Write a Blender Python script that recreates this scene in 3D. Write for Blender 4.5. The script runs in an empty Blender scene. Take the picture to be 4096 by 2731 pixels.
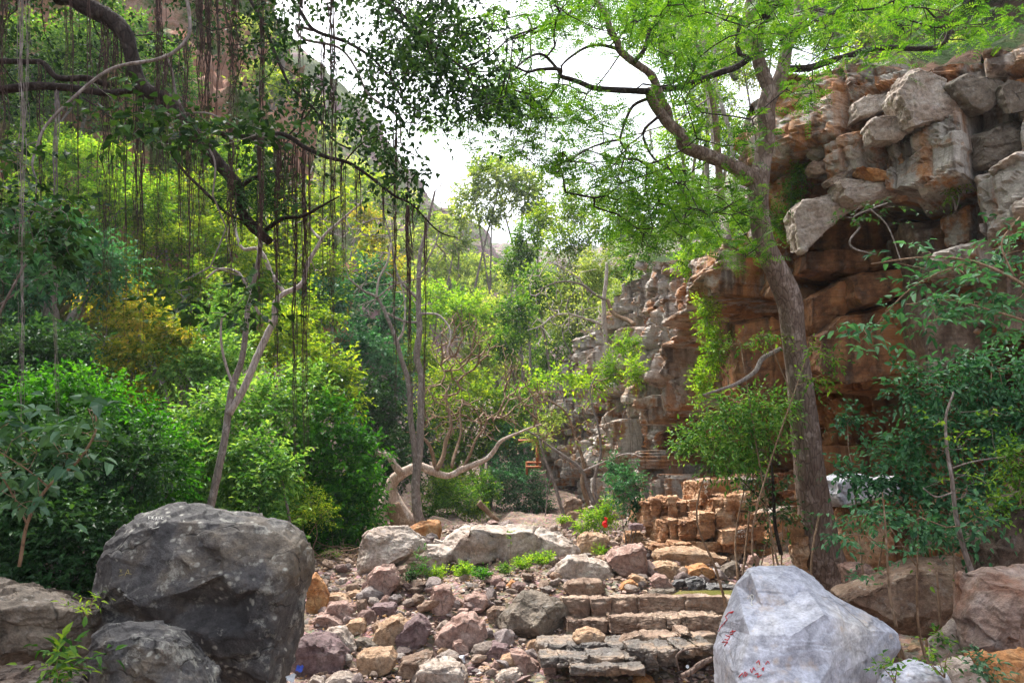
import bpy, bmesh, math
import numpy as np
from mathutils import Vector
from mathutils.bvhtree import BVHTree
rng = np.random.default_rng(7)
R_ = math.radians
# ---------------------------------------------------------------- camera, sky, sun, exposure
scene = bpy.context.scene
col = scene.collection
PITCH = math.atan((1916 - 1365.5) / 3186.0)
CAM = np.array([0.0, 0.0, 1.6])
cd = bpy.data.cameras.new('camera'); cd.lens = 28; cd.sensor_width = 36; cd.clip_end = 2000; cd.clip_start = 0.05
cam = bpy.data.objects.new('camera', cd); col.objects.link(cam)
cam.location = CAM; cam.rotation_euler = (math.pi / 2 + PITCH, 0, 0)
scene.camera = cam
world = bpy.data.worlds.new("World"); scene.world = world; world.use_nodes = True
wn = world.node_tree
for n in list(wn.nodes): wn.nodes.remove(n)
SUN_EL, SUN_AZ = 60, -35        # azimuth measured clockwise from +Y (the valley axis)
sky = wn.nodes.new('ShaderNodeTexSky'); sky.sky_type = 'NISHITA'; sky.sun_disc = False
sky.sun_elevation = R_(SUN_EL); sky.sun_rotation = R_(SUN_AZ); sky.dust_density = 4.0; sky.air_density = 1.0; sky.ozone_density = 1.0
bg = wn.nodes.new('ShaderNodeBackground'); bg.inputs['Strength'].default_value = 0.13
wo = wn.nodes.new('ShaderNodeOutputWorld')
ovc = wn.nodes.new('ShaderNodeHueSaturation'); ovc.inputs['Saturation'].default_value = 0.35      # thin bright overcast
wn.links.new(sky.outputs[0], ovc.inputs['Color']); wn.links.new(ovc.outputs[0], bg.inputs[0]); wn.links.new(bg.outputs[0], wo.inputs[0])
sl = bpy.data.lights.new('sun', 'SUN'); sl.energy = 2.3; sl.angle = R_(12); sl.color = (1.0, 0.95, 0.87)
so = bpy.data.objects.new('sun', sl); col.objects.link(so)
sdir = Vector((math.sin(R_(SUN_AZ)) * math.cos(R_(SUN_EL)), math.cos(R_(SUN_AZ)) * math.cos(R_(SUN_EL)), math.sin(R_(SUN_EL))))
so.rotation_euler = sdir.to_track_quat('Z', 'Y').to_euler(); so.location = (0, 0, 60)
scene.view_settings.view_transform = 'Standard'; scene.view_settings.look = 'None'
scene.view_settings.gamma = 1.0; scene.view_settings.exposure = 2.0
scene.render.engine = 'CYCLES'
scene.cycles.max_bounces = 7; scene.cycles.diffuse_bounces = 3; scene.cycles.glossy_bounces = 2
scene.cycles.transmission_bounces = 4; scene.cycles.transparent_max_bounces = 4

# ---------------------------------------------------------------- photo coordinates -> points in the place
F = 3186.0
CR = {0: (0, 0, 0.57422), 1: (0, 0, 1.5679), 2: (1300, 0, 1.5679), 3: (2696, 0, 1.5679), 4: (0, 900, 1.5679),
      5: (1300, 900, 1.5679), 6: (2696, 900, 1.5679), 7: (0, 1850, 1.68), 8: (1150, 1950, 2.0076), 9: (2050, 1950, 2.0076), 10: (2750, 1850, 1.7474)}
cp, sp = math.cos(PITCH), math.sin(PITCH)
def full(c, x, y):
    o = CR[c]; return o[0] + x / o[2], o[1] + y / o[2]
def ray(c, x, y):
    fx, fy = full(c, x, y)
    u = (fx - 2048) / F; v = (1365.5 - fy) / F
    d = np.array([u, cp - v * sp, sp + v * cp])
    return d / d[1]
def W(c, x, y, Y): return CAM + ray(c, x, y) * Y
def proj0(P):
    """world points -> coordinates of view 0"""
    Q = np.asarray(P) - CAM
    f = Q[..., 1] * cp + Q[..., 2] * sp; u = Q[..., 0] / f; v = (-Q[..., 1] * sp + Q[..., 2] * cp) / f
    return (2048 + u * F) * CR[0][2], (1365.5 - v * F) * CR[0][2]

# ---------------------------------------------------------------- numpy noise
def hsh(ix, iy, iz, seed):
    h = (ix.astype(np.int64) * 374761393 + iy.astype(np.int64) * 668265263 + iz.astype(np.int64) * 2147483647 + seed * 1274126177) & 0xffffffff
    h = ((h ^ (h >> 13)) * 1274126177) & 0xffffffff
    h = ((h ^ (h >> 16)) * 2246822519) & 0xffffffff
    return ((h ^ (h >> 15)) & 0xffff) / 32767.5 - 1.0
def vn(P, seed=0):
    P = np.atleast_2d(P); i = np.floor(P); f = P - i; f = f * f * (3 - 2 * f); i = i.astype(np.int64)
    r = 0
    for dx in (0, 1):
        wx = f[:, 0] if dx else 1 - f[:, 0]
        for dy in (0, 1):
            wy = f[:, 1] if dy else 1 - f[:, 1]
            for dz in (0, 1):
                wz = f[:, 2] if dz else 1 - f[:, 2]
                r = r + wx * wy * wz * hsh(i[:, 0] + dx, i[:, 1] + dy, i[:, 2] + dz, seed)
    return r
def fbm(P, o=4, seed=0, g=0.5):
    P = np.atleast_2d(P); r = 0; a = 1.0
    for k in range(o):
        r = r + a * vn(P * (2.03 ** k) + 17.3 * k, seed + k); a *= g
    return r
def unit(v): return v / (np.linalg.norm(v, axis=-1, keepdims=True) + 1e-9)
def inpoly(x, y, poly):
    x = np.asarray(x, float); y = np.asarray(y, float); r = np.zeros(x.shape, bool); n = len(poly)
    for i in range(n):
        x1, y1 = poly[i]; x2, y2 = poly[(i + 1) % n]
        if y1 == y2: continue
        c = ((y1 > y) != (y2 > y)) & (x < (x2 - x1) * (y - y1) / (y2 - y1) + x1)
        r ^= c
    return r

# ---------------------------------------------------------------- objects
def tag(o, label=None, cat=None, group=None, kind=None):
    if label: o['label'] = label
    if cat: o['category'] = cat
    if group: o['group'] = group
    if kind: o['kind'] = kind
    return o
def thing(name, label, cat, loc, group=None):
    o = bpy.data.objects.new(name, None); o.empty_display_size = 0.2; col.objects.link(o)
    o.location = [float(a) for a in loc]
    return tag(o, label, cat, group)
def mesh(name, V, T, mat, parent=None, tint=None, smooth=True, attrs=None):
    """one mesh object from world points V and triangles (or quads) T"""
    V = np.asarray(V, float); T = np.asarray(T, np.int32); k = T.shape[1]
    org = np.array(parent.location) if parent is not None else V.mean(0) if len(V) else np.zeros(3)
    if parent is not None and parent.parent is not None: org = org + np.array(parent.parent.location)
    me = bpy.data.meshes.new(name)
    me.vertices.add(len(V)); me.vertices.foreach_set('co', (V - org).astype(np.float32).ravel())
    me.loops.add(len(T) * k); me.loops.foreach_set('vertex_index', T.ravel())
    me.polygons.add(len(T)); me.polygons.foreach_set('loop_start', np.arange(len(T), dtype=np.int32) * k)
    try: me.polygons.foreach_set('loop_total', np.full(len(T), k, np.int32))
    except Exception: pass
    me.polygons.foreach_set('use_smooth', np.full(len(T), smooth, bool))
    if tint is not None:
        a = me.attributes.new('tint', 'FLOAT', 'FACE'); a.data.foreach_set('value', np.asarray(tint, np.float32))
    for an, av in (attrs or {}).items():
        a = me.attributes.new(an, 'FLOAT', 'POINT'); a.data.foreach_set('value', np.asarray(av, np.float32))
    me.update(calc_edges=True)
    me.materials.append(mat)
    o = bpy.data.objects.new(name, me); col.objects.link(o)
    if parent is not None: o.parent = parent
    else: o.location = [float(a) for a in org]
    return o
class Acc:
    def __init__(s): s.V = []; s.T = []; s.n = 0; s.t = []
    def add(s, V, T, t=None):
        if len(V) == 0: return
        s.V.append(V); s.T.append(np.asarray(T) + s.n); s.n += len(V)
        s.t.append(np.full(len(T), 0.5) if t is None else t)
    def out(s): return np.concatenate(s.V), np.concatenate(s.T), np.concatenate(s.t)
    def build(s, name, mat, parent=None, smooth=True):
        V, T, t = s.out(); return mesh(name, V, T, mat, parent, t, smooth)

# ---------------------------------------------------------------- materials
class NT:
    def __init__(s, name):
        s.m = bpy.data.materials.new(name); s.m.use_nodes = True; s.t = s.m.node_tree
        for n in list(s.t.nodes): s.t.nodes.remove(n)
        s.out = s.n('ShaderNodeOutputMaterial')
    def n(s, ty, **kw):
        x = s.t.nodes.new(ty)
        for k, v in kw.items(): setattr(x, k, v)
        return x
    def l(s, a, b): s.t.links.new(a, b)
    def noise(s, vec, sc, det=5, rough=0.55, dist=0.0):
        x = s.n('ShaderNodeTexNoise'); x.inputs['Scale'].default_value = sc; x.inputs['Detail'].default_value = det
        x.inputs['Roughness'].default_value = rough; x.inputs['Distortion'].default_value = dist; s.l(vec, x.inputs['Vector']); return x.outputs[0]
    def ramp(s, fac, stops):
        x = s.n('ShaderNodeValToRGB'); e = x.color_ramp.elements
        while len(e) < len(stops): e.new(0.5)
        for i, (p, c) in enumerate(stops):
            e[i].position = p; e[i].color = (c[0], c[1], c[2], 1) if hasattr(c, '__len__') else (c, c, c, 1)
        s.l(fac, x.inputs[0]); return x.outputs[0]
    def mix(s, f, a, b, ty='MIX'):
        x = s.n('ShaderNodeMix', data_type='RGBA', blend_type=ty)
        if isinstance(f, (int, float)): x.inputs[0].default_value = f
        else: s.l(f, x.inputs[0])
        for v, i in ((a, 6), (b, 7)):
            if hasattr(v, '__len__'): x.inputs[i].default_value = (v[0], v[1], v[2], 1)
            else: s.l(v, x.inputs[i])
        return x.outputs[2]
    def math(s, op, a, b=0.0):
        x = s.n('ShaderNodeMath', operation=op)
        for v, i in ((a, 0), (b, 1)):
            if isinstance(v, (int, float)): x.inputs[i].default_value = v
            else: s.l(v, x.inputs[i])
        return x.outputs[0]
    def mapv(s, vec, sc=(1, 1, 1), rot=(0, 0, 0)):
        x = s.n('ShaderNodeMapping'); x.inputs['Scale'].default_value = sc; x.inputs['Rotation'].default_value = rot; s.l(vec, x.inputs['Vector']); return x.outputs[0]
    def pbr(s, colr, rough=0.8, spec=0.3, bump=None, bs=0.5, bd=0.02):
        p = s.n('ShaderNodeBsdfPrincipled')
        if hasattr(colr, '__len__'): p.inputs['Base Color'].default_value = (*colr, 1)
        else: s.l(colr, p.inputs['Base Color'])
        if isinstance(rough, (int, float)): p.inputs['Roughness'].default_value = rough
        else: s.l(rough, p.inputs['Roughness'])
        p.inputs['Specular IOR Level'].default_value = spec
        if bump is not None:
            b = s.n('ShaderNodeBump'); b.inputs['Strength'].default_value = bs; b.inputs['Distance'].default_value = bd
            s.l(bump, b.inputs['Height']); s.l(b.outputs[0], p.inputs['Normal'])
        return p
def leafmat(name, lo, mid, hi, trans=0.35, tcol=None, rough=0.55, spec=0.22):
    t = NT(name); a = t.n('ShaderNodeAttribute', attribute_name='tint')
    c = t.ramp(a.outputs['Fac'], [(0.0, lo), (0.45, mid), (1.0, hi)])
    p = t.pbr(c, rough, spec)
    tr = t.n('ShaderNodeBsdfTranslucent'); t.l(t.mix(1.0, c, tcol or (2.2, 1.9, 0.6), 'MULTIPLY'), tr.inputs[0])
    m = t.n('ShaderNodeMixShader'); m.inputs[0].default_value = trans
    t.l(p.outputs[0], m.inputs[1]); t.l(tr.outputs[0], m.inputs[2]); t.l(m.outputs[0], t.out.inputs[0]); return t.m
def barkmat(name, c1, c2, c3, sc=6.0, bs=0.6):
    t = NT(name); g = t.n('ShaderNodeNewGeometry').outputs['Position']; v = t.mapv(g, (1, 1, 0.28))
    n1 = t.noise(v, sc * 3, 7, 0.7); n2 = t.noise(g, sc * 0.4, 4)
    c = t.mix(t.math('MULTIPLY', n2, 0.9), t.ramp(n1, [(0.35, c1), (0.55, c2), (0.75, c3)]), c2)
    n3 = t.noise(g, sc * 1.3, 3)
    c = t.mix(t.ramp(n3, [(0.56, 0.0), (0.62, 0.8)]), c, c3)
    vo = t.n('ShaderNodeTexVoronoi', feature='DISTANCE_TO_EDGE'); vo.inputs['Scale'].default_value = sc * 4; t.l(v, vo.inputs['Vector'])
    h = t.math('ADD', n1, t.math('MINIMUM', t.math('MULTIPLY', vo.outputs[0], 3.0), 0.6))
    c = t.mix(t.ramp(vo.outputs[0], [(0.0, 0.55), (0.10, 0.0)]), c, tuple(a * 0.35 for a in c1))
    t.l(t.pbr(c, 0.85, 0.2, h, bs, 0.02).outputs[0], t.out.inputs[0]); return t.m
def rockmat(name, c1, c2, c3, lichen=(0.4, 0.39, 0.36), lam=0.3, sc=1.6, crack=0.5, strata=0.0, bs=0.7, world_=False, vary=0.0, rough=0.75, streak=0.0, spec=0.3):
    t = NT(name)
    g = t.n('ShaderNodeNewGeometry').outputs['Position'] if world_ else t.n('ShaderNodeTexCoord').outputs['Object']
    if vary:
        oi = t.n('ShaderNodeObjectInfo'); vm = t.n('ShaderNodeVectorMath', operation='ADD'); t.l(g, vm.inputs[0]); t.l(oi.outputs['Location'], vm.inputs[1]); g = vm.outputs[0]
    n1 = t.noise(g, sc, 6, 0.62, 0.4); n2 = t.noise(g, sc * 9, 6, 0.7); n3 = t.noise(g, sc * 40, 3, 0.7)
    c = t.ramp(n1, [(0.36, c1), (0.5, c2), (0.66, c3)])
    c = t.mix(0.75, c, t.ramp(n2, [(0.3, 0.35), (0.5, 0.95), (0.7, 1.5)]), 'MULTIPLY')
    c = t.mix(0.45, c, t.ramp(n3, [(0.3, 0.5), (0.7, 1.5)]), 'MULTIPLY')
    if streak:
        v = t.mapv(g, (1, 1, 0.09)); n4 = t.noise(v, 3.2, 6, 0.6)
        c = t.mix(t.ramp(n4, [(0.5, 0.0), (0.62, streak)]), c, (0.045, 0.028, 0.02))
        n5 = t.noise(t.mapv(g, (1, 1, 0.15), (0, 0, 0.7)), 2.1, 5); c = t.mix(t.ramp(n5, [(0.52, 0.0), (0.66, streak * 0.9)]), c, (0.42, 0.17, 0.06))
    if lam:
        vo = t.n('ShaderNodeTexVoronoi'); vo.inputs['Scale'].default_value = sc * 9; vm = t.mix(0.12, g, t.n('ShaderNodeTexNoise').outputs[1]); t.l(vm, vo.inputs['Vector'])
        l1 = t.math('MULTIPLY', t.ramp(vo.outputs[0], [(0.16, 1.0), (0.30, 0.0)]), t.ramp(t.noise(g, sc * 2.2, 4), [(0.5, 0.0), (0.58, 1.0)]))
        l2 = t.ramp(t.noise(g, sc * 3.1, 8, 0.75), [(0.55, 0.0), (0.63, 1.0)])
        c = t.mix(t.math('MULTIPLY', t.math('MAXIMUM', l1, t.math('MULTIPLY', l2, 0.7)), lam), c, lichen)
    vc = t.n('ShaderNodeTexVoronoi', feature='DISTANCE_TO_EDGE'); vc.inputs['Scale'].default_value = sc * 0.9
    dn = t.n('ShaderNodeTexNoise'); dn.inputs['Scale'].default_value = sc * 2.5; t.l(g, dn.inputs['Vector'])
    t.l(t.mapv(t.mix(0.18, g, dn.outputs[1]), (1, 1, 2.2), (0.3, 0.25, 0)), vc.inputs['Vector'])
    ck = t.ramp(vc.outputs[0], [(0.0, 1.0), (0.018, 0.0)])
    ckm = t.math('MULTIPLY', ck, t.ramp(t.noise(g, sc * 1.7, 2), [(0.47, 0.0), (0.6, crack)]))
    c = t.mix(ckm, c, tuple(a * 0.25 for a in c1))
    h = t.math('ADD', t.math('MULTIPLY', n2, 1.0), t.math('MULTIPLY', n1, 1.2)); h = t.math('ADD', h, t.math('MULTIPLY', n3, 0.22)); h = t.math('SUBTRACT', h, t.math('MULTIPLY', ckm, 0.5))
    if strata:
        v = t.mapv(g, (0.5, 0.5, 9.0), (0.08, 0.1, 0)); ns = t.noise(v, 1.3, 6, 0.7); h = t.math('ADD', h, t.math('MULTIPLY', ns, strata))
        c = t.mix(0.6, c, t.ramp(ns, [(0.35, 0.55), (0.5, 1.0), (0.65, 1.3)]), 'MULTIPLY')
    if vary:
        hs = t.n('ShaderNodeHueSaturation'); r = t.n('ShaderNodeObjectInfo').outputs['Random']
        t.l(t.math('ADD', t.math('MULTIPLY', r, vary), 1 - vary * 0.55), hs.inputs['Value'])
        t.l(t.math('ADD', t.math('MULTIPLY', t.math('FRACT', t.math('MULTIPLY', r, 7.3)), 0.8), 0.5), hs.inputs['Saturation']); t.l(c, hs.inputs['Color']); c = hs.outputs[0]
    t.l(t.pbr(c, rough, spec, h, bs, 0.04).outputs[0], t.out.inputs[0]); return t.m
def plain(name, c, rough=0.7, spec=0.3, sc=20):
    t = NT(name); g = t.n('ShaderNodeTexCoord').outputs['Object']; n = t.noise(g, sc, 4)
    c2 = t.ramp(n, [(0.3, tuple(a * 0.7 for a in c)), (0.7, tuple(min(1, a * 1.25) for a in c))])
    t.l(t.pbr(c2, rough, spec, n, 0.3, 0.01).outputs[0], t.out.inputs[0]); return t.m
MT = {}
MT['grey'] = rockmat('grey lichen stone', (0.05, 0.048, 0.05), (0.09, 0.085, 0.085), (0.15, 0.12, 0.09), lichen=(0.42, 0.41, 0.36), lam=0.9, crack=0.9, sc=1.5)
MT['greybrown'] = rockmat('grey brown stone', (0.07, 0.055, 0.04), (0.14, 0.11, 0.085), (0.2, 0.16, 0.12), lam=0.35, crack=0.9)
MT['white'] = rockmat('pale blue stone', (0.30, 0.31, 0.37), (0.40, 0.41, 0.47), (0.50, 0.48, 0.47), lichen=(0.48, 0.34, 0.2), lam=0.45, sc=1.1, crack=0.7, bs=0.35, rough=0.6)
MT['tan'] = rockmat('tan stone', (0.23, 0.13, 0.07), (0.36, 0.23, 0.14), (0.44, 0.32, 0.22), lam=0.3, sc=2.4)
MT['orange'] = rockmat('orange stone', (0.28, 0.11, 0.04), (0.43, 0.2, 0.075), (0.46, 0.29, 0.14), lam=0.3, sc=2.4)
MT['mauve'] = rockmat('mauve stone', (0.2, 0.11, 0.085), (0.32, 0.205, 0.17), (0.38, 0.275, 0.235), lam=0.2, sc=2.2)
MT['purple'] = rockmat('purple stone', (0.10, 0.06, 0.062), (0.17, 0.11, 0.112), (0.23, 0.165, 0.16), lam=0.15, sc=2.2)
MT['brown'] = rockmat('brown stone', (0.10, 0.055, 0.035), (0.2, 0.13, 0.09), (0.3, 0.22, 0.16), lam=0.35, sc=2.0)
MT['dkbrown'] = rockmat('dark brown stone', (0.03, 0.022, 0.018), (0.075, 0.05, 0.037), (0.14, 0.1, 0.075), lam=0.25, sc=1.6)
MT['streaked'] = rockmat('rust brown streaked stone', (0.07, 0.035, 0.02), (0.2, 0.09, 0.04), (0.32, 0.17, 0.08), lam=0.15, sc=1.1, streak=0.85, strata=0.6)
MT['streakgrey'] = rockmat('grey brown streaked stone', (0.12, 0.08, 0.06), (0.22, 0.16, 0.12), (0.32, 0.25, 0.2), lam=0.5, sc=1.2, streak=0.6, strata=0.4)
MT['rusty'] = rockmat('rust stained grey stone', (0.16, 0.06, 0.03), (0.22, 0.15, 0.12), (0.33, 0.27, 0.25), lam=0.3, sc=1.3, rough=0.6)
MT['dark'] = rockmat('wet dark stone', (0.02, 0.02, 0.022), (0.045, 0.042, 0.045), (0.08, 0.07, 0.07), lam=0.1, sc=2.0, rough=0.3, spec=0.5)
MT['pale'] = rockmat('pale grey pink stone', (0.26, 0.19, 0.15), (0.38, 0.31, 0.26), (0.46, 0.40, 0.35), lichen=(0.5, 0.5, 0.55), lam=0.3, sc=2.0)
MT['ledge'] = rockmat('banded ledge stone', (0.14, 0.085, 0.06), (0.27, 0.185, 0.135), (0.37, 0.27, 0.2), lam=0.3, sc=1.6, strata=1.0)
MT['ledgedark'] = rockmat('dark wet ledge stone', (0.04, 0.032, 0.03), (0.11, 0.085, 0.07), (0.3, 0.2, 0.13), lam=0.2, sc=2.2, strata=1.3, rough=0.35, spec=0.5)
MT['ledgeorange'] = rockmat('orange ledge stone', (0.2, 0.09, 0.04), (0.38, 0.2, 0.1), (0.46, 0.33, 0.22), lichen=(0.55, 0.5, 0.45), lam=0.3, sc=1.8, strata=0.8)
MT['stone'] = rockmat('stream stone', (0.2, 0.13, 0.09), (0.31, 0.22, 0.17), (0.38, 0.3, 0.25), lam=0.2, sc=5.0, vary=0.7)
MT['stonem'] = rockmat('mauve stream stone', (0.18, 0.11, 0.095), (0.29, 0.2, 0.18), (0.36, 0.27, 0.25), lam=0.2, sc=5.0, vary=0.7)
def cliffmat():
    t = NT('cliff rock'); g = t.n('ShaderNodeNewGeometry').outputs['Position']
    cell = t.n('ShaderNodeAttribute', attribute_name='cell').outputs['Fac']; pal = t.n('ShaderNodeAttribute', attribute_name='pale').outputs['Fac']
    n1 = t.noise(g, 0.9, 6, 0.6, 0.5); n2 = t.noise(g, 8, 7, 0.72); n3 = t.noise(g, 40, 3, 0.7)
    a = t.math('ADD', t.math('MULTIPLY', n1, 0.6), t.math('MULTIPLY', cell, 0.4))
    c = t.ramp(a, [(0.25, (0.09, 0.04, 0.02)), (0.42, (0.23, 0.09, 0.035)), (0.55, (0.37, 0.18, 0.08)), (0.72, (0.34, 0.22, 0.14))])
    w = t.ramp(a, [(0.25, (0.17, 0.14, 0.12)), (0.45, (0.33, 0.3, 0.27)), (0.6, (0.46, 0.42, 0.38)), (0.8, (0.36, 0.24, 0.16))])
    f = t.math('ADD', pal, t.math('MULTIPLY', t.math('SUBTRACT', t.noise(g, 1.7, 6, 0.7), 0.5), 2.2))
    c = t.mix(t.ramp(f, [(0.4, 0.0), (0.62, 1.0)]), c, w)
    n4 = t.noise(t.mapv(g, (1, 1, 0.08)), 3.4, 6, 0.6); c = t.mix(t.ramp(n4, [(0.52, 0.0), (0.64, 0.75)]), c, (0.05, 0.03, 0.022))
    n5 = t.noise(t.mapv(g, (1, 1, 0.12), (0, 0, 0.6)), 2.6, 5); c = t.mix(t.ramp(n5, [(0.54, 0.0), (0.66, 0.65)]), c, (0.40, 0.18, 0.07))
    c = t.mix(0.7, c, t.ramp(n2, [(0.3, 0.4), (0.5, 0.95), (0.7, 1.45)]), 'MULTIPLY'); c = t.mix(0.4, c, t.ramp(n3, [(0.3, 0.5), (0.7, 1.5)]), 'MULTIPLY')
    h = t.math('ADD', n2, t.math('MULTIPLY', n3, 0.25)); ns = t.noise(t.mapv(g, (0.6, 0.6, 7.0), (0.1, 0.08, 0)), 1.2, 6, 0.7); h = t.math('ADD', h, t.math('MULTIPLY', ns, 0.8))
    t.l(t.pbr(c, 0.8, 0.25, h, 0.8, 0.06).outputs[0], t.out.inputs[0]); return t.m
MT['cliff'] = cliffmat()
def soilmat():
    t = NT('gravelly soil'); g = t.n('ShaderNodeNewGeometry').outputs['Position']
    n1 = t.noise(g, 0.7, 5); n2 = t.noise(g, 9, 6, 0.7); vo = t.n('ShaderNodeTexVoronoi'); vo.inputs['Scale'].default_value = 14; t.l(g, vo.inputs['Vector'])
    c = t.ramp(n1, [(0.35, (0.10, 0.06, 0.04)), (0.5, (0.2, 0.13, 0.09)), (0.65, (0.28, 0.19, 0.14))])
    c = t.mix(0.8, c, t.ramp(n2, [(0.3, 0.4), (0.7, 1.4)]), 'MULTIPLY'); c = t.mix(0.3, c, vo.outputs['Color'], 'OVERLAY')
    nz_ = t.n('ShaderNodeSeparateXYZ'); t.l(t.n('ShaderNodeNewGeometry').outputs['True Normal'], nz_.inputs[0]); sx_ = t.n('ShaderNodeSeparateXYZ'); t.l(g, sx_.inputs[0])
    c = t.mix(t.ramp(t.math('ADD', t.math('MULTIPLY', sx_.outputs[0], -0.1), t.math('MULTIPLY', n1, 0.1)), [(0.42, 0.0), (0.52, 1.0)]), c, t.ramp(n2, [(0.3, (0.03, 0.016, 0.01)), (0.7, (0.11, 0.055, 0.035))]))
    sat = t.n('ShaderNodeHueSaturation'); sat.inputs['Saturation'].default_value = 0.8; t.l(c, sat.inputs['Color'])
    h = t.math('ADD', n2, t.math('MULTIPLY', vo.outputs[0], -1.0))
    t.l(t.pbr(sat.outputs[0], 0.85, 0.2, h, 0.8, 0.05).outputs[0], t.out.inputs[0]); return t.m
MT['soil'] = soilmat()
def hillmat(name, rocks, greens, gf):
    t = NT(name); g = t.n('ShaderNodeNewGeometry').outputs['Position']
    n1 = t.noise(g, 0.25, 8, 0.65); n2 = t.noise(g, 1.6, 6, 0.7); n3 = t.noise(t.mapv(g, (1, 1, 2.5)), 0.35, 8, 0.7)
    c = t.ramp(n3, [(0.35, rocks[0]), (0.5, rocks[1]), (0.65, rocks[2])])
    gr = t.ramp(n2, [(0.3, greens[0]), (0.7, greens[1])])
    c = t.mix(t.ramp(n1, [(gf - 0.04, 0.0), (gf + 0.04, 1.0)]), gr, c)
    t.l(t.pbr(c, 0.9, 0.1, t.math('ADD', n2, n3), 1.0, 0.6).outputs[0], t.out.inputs[0]); return t.m
MT['hillred'] = hillmat('red rocky hillside', ((0.28, 0.13, 0.08), (0.42, 0.2, 0.13), (0.5, 0.3, 0.22)), ((0.03, 0.06, 0.012), (0.12, 0.17, 0.03)), 0.5)
MT['hillmauve'] = hillmat('mauve rocky hillside', ((0.16, 0.09, 0.10), (0.25, 0.14, 0.15), (0.33, 0.22, 0.22)), ((0.07, 0.10, 0.03), (0.2, 0.24, 0.07)), 0.53)
MT['slope'] = hillmat('leafy slope soil', ((0.05, 0.03, 0.02), (0.1, 0.055, 0.035), (0.16, 0.09, 0.06)), ((0.012, 0.03, 0.008), (0.05, 0.09, 0.02)), 0.5)
# foliage: dark, mid, light leaf colours of each kind of plant
MT['l_yel'] = leafmat('yellow green leaves', (0.04, 0.10, 0.012), (0.115, 0.23, 0.02), (0.31, 0.40, 0.045), 0.42)
MT['l_lime'] = leafmat('lime leaves', (0.045, 0.13, 0.015), (0.13, 0.29, 0.025), (0.32, 0.48, 0.06), 0.45)
MT['l_grn'] = leafmat('mid green leaves', (0.022, 0.08, 0.012), (0.065, 0.18, 0.022), (0.18, 0.31, 0.045), 0.4)
MT['l_sat'] = leafmat('saturated green leaves', (0.012, 0.07, 0.008), (0.03, 0.15, 0.01), (0.08, 0.26, 0.02), 0.35)
MT['l_drk'] = leafmat('dark green leaves', (0.01, 0.035, 0.012), (0.02, 0.07, 0.022), (0.05, 0.13, 0.04), 0.25)
MT['l_teal'] = leafmat('blue green leaves', (0.02, 0.075, 0.035), (0.05, 0.15, 0.065), (0.12, 0.26, 0.13), 0.25, (1.4, 1.9, 0.8), rough=0.5)
MT['l_light'] = leafmat('glossy light green leaves', (0.03, 0.11, 0.022), (0.09, 0.23, 0.045), (0.24, 0.40, 0.12), 0.35, rough=0.45)
MT['l_org'] = leafmat('yellow orange leaves', (0.07, 0.13, 0.015), (0.2, 0.26, 0.03), (0.42, 0.33, 0.06), 0.45)
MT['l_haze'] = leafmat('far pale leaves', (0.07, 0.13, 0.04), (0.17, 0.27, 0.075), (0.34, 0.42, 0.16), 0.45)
MT['l_feather'] = leafmat('feathery leaflets', (0.02, 0.075, 0.01), (0.05, 0.155, 0.014), (0.13, 0.27, 0.03), 0.42, (1.8, 1.6, 0.5))
MT['l_ban'] = leafmat('fig leaves', (0.007, 0.026, 0.008), (0.018, 0.058, 0.014), (0.055, 0.13, 0.03), 0.22)
MT['l_gry'] = leafmat('grey green leaves', (0.03, 0.08, 0.042), (0.06, 0.13, 0.07), (0.10, 0.19, 0.10), 0.2, (1.3, 1.7, 0.7), rough=0.55)
MT['b_dark'] = barkmat('dark bark', (0.012, 0.008, 0.007), (0.032, 0.022, 0.018), (0.07, 0.055, 0.045))
MT['b_big'] = barkmat('flaking brown bark', (0.09, 0.055, 0.042), (0.2, 0.145, 0.12), (0.34, 0.27, 0.24), 5.0, 0.9)
MT['b_pale'] = barkmat('pale smooth bark', (0.26, 0.2, 0.17), (0.42, 0.36, 0.33), (0.55, 0.5, 0.48), 5.0, 0.2)
MT['b_grey'] = barkmat('grey bark', (0.13, 0.10, 0.085), (0.24, 0.2, 0.18), (0.36, 0.32, 0.3), 6.0, 0.4)
MT['b_twig'] = barkmat('brown twigs', (0.15, 0.09, 0.055), (0.26, 0.17, 0.11), (0.38, 0.28, 0.2), 6.0, 0.3)
MT['b_log'] = barkmat('bleached log wood', (0.3, 0.2, 0.14), (0.52, 0.41, 0.34), (0.66, 0.58, 0.52), 4.0, 0.5)
MT['root'] = barkmat('aerial root', (0.03, 0.016, 0.013), (0.075, 0.045, 0.037), (0.16, 0.11, 0.095), 12.0, 0.3)

# ---------------------------------------------------------------- shape builders
def smoothline(P, R, step=None, n=6):
    """Catmull-Rom through points P (Nx3) with radii R"""
    P = np.asarray(P, float); R = np.asarray(R, float)
    if len(P) < 3:
        k = max(2, n); t = np.linspace(0, 1, k)[:, None]; return P[0] + (P[-1] - P[0]) * t, R[0] + (R[-1] - R[0]) * t[:, 0]
    Q = np.vstack([2 * P[0] - P[1], P, 2 * P[-1] - P[-2]]); out = []; ro = []
    for i in range(len(P) - 1):
        p0, p1, p2, p3 = Q[i:i + 4]; t = np.linspace(0, 1, n, endpoint=False)[:, None]
        out.append(0.5 * (2 * p1 + (p2 - p0) * t + (2 * p0 - 5 * p1 + 4 * p2 - p3) * t ** 2 + (3 * p1 - p0 - 3 * p2 + p3) * t ** 3))
        ro.append(R[i] + (R[i + 1] - R[i]) * t[:, 0])
    out.append(P[-1:]); ro.append(R[-1:]); return np.vstack(out), np.concatenate(ro)
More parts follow.
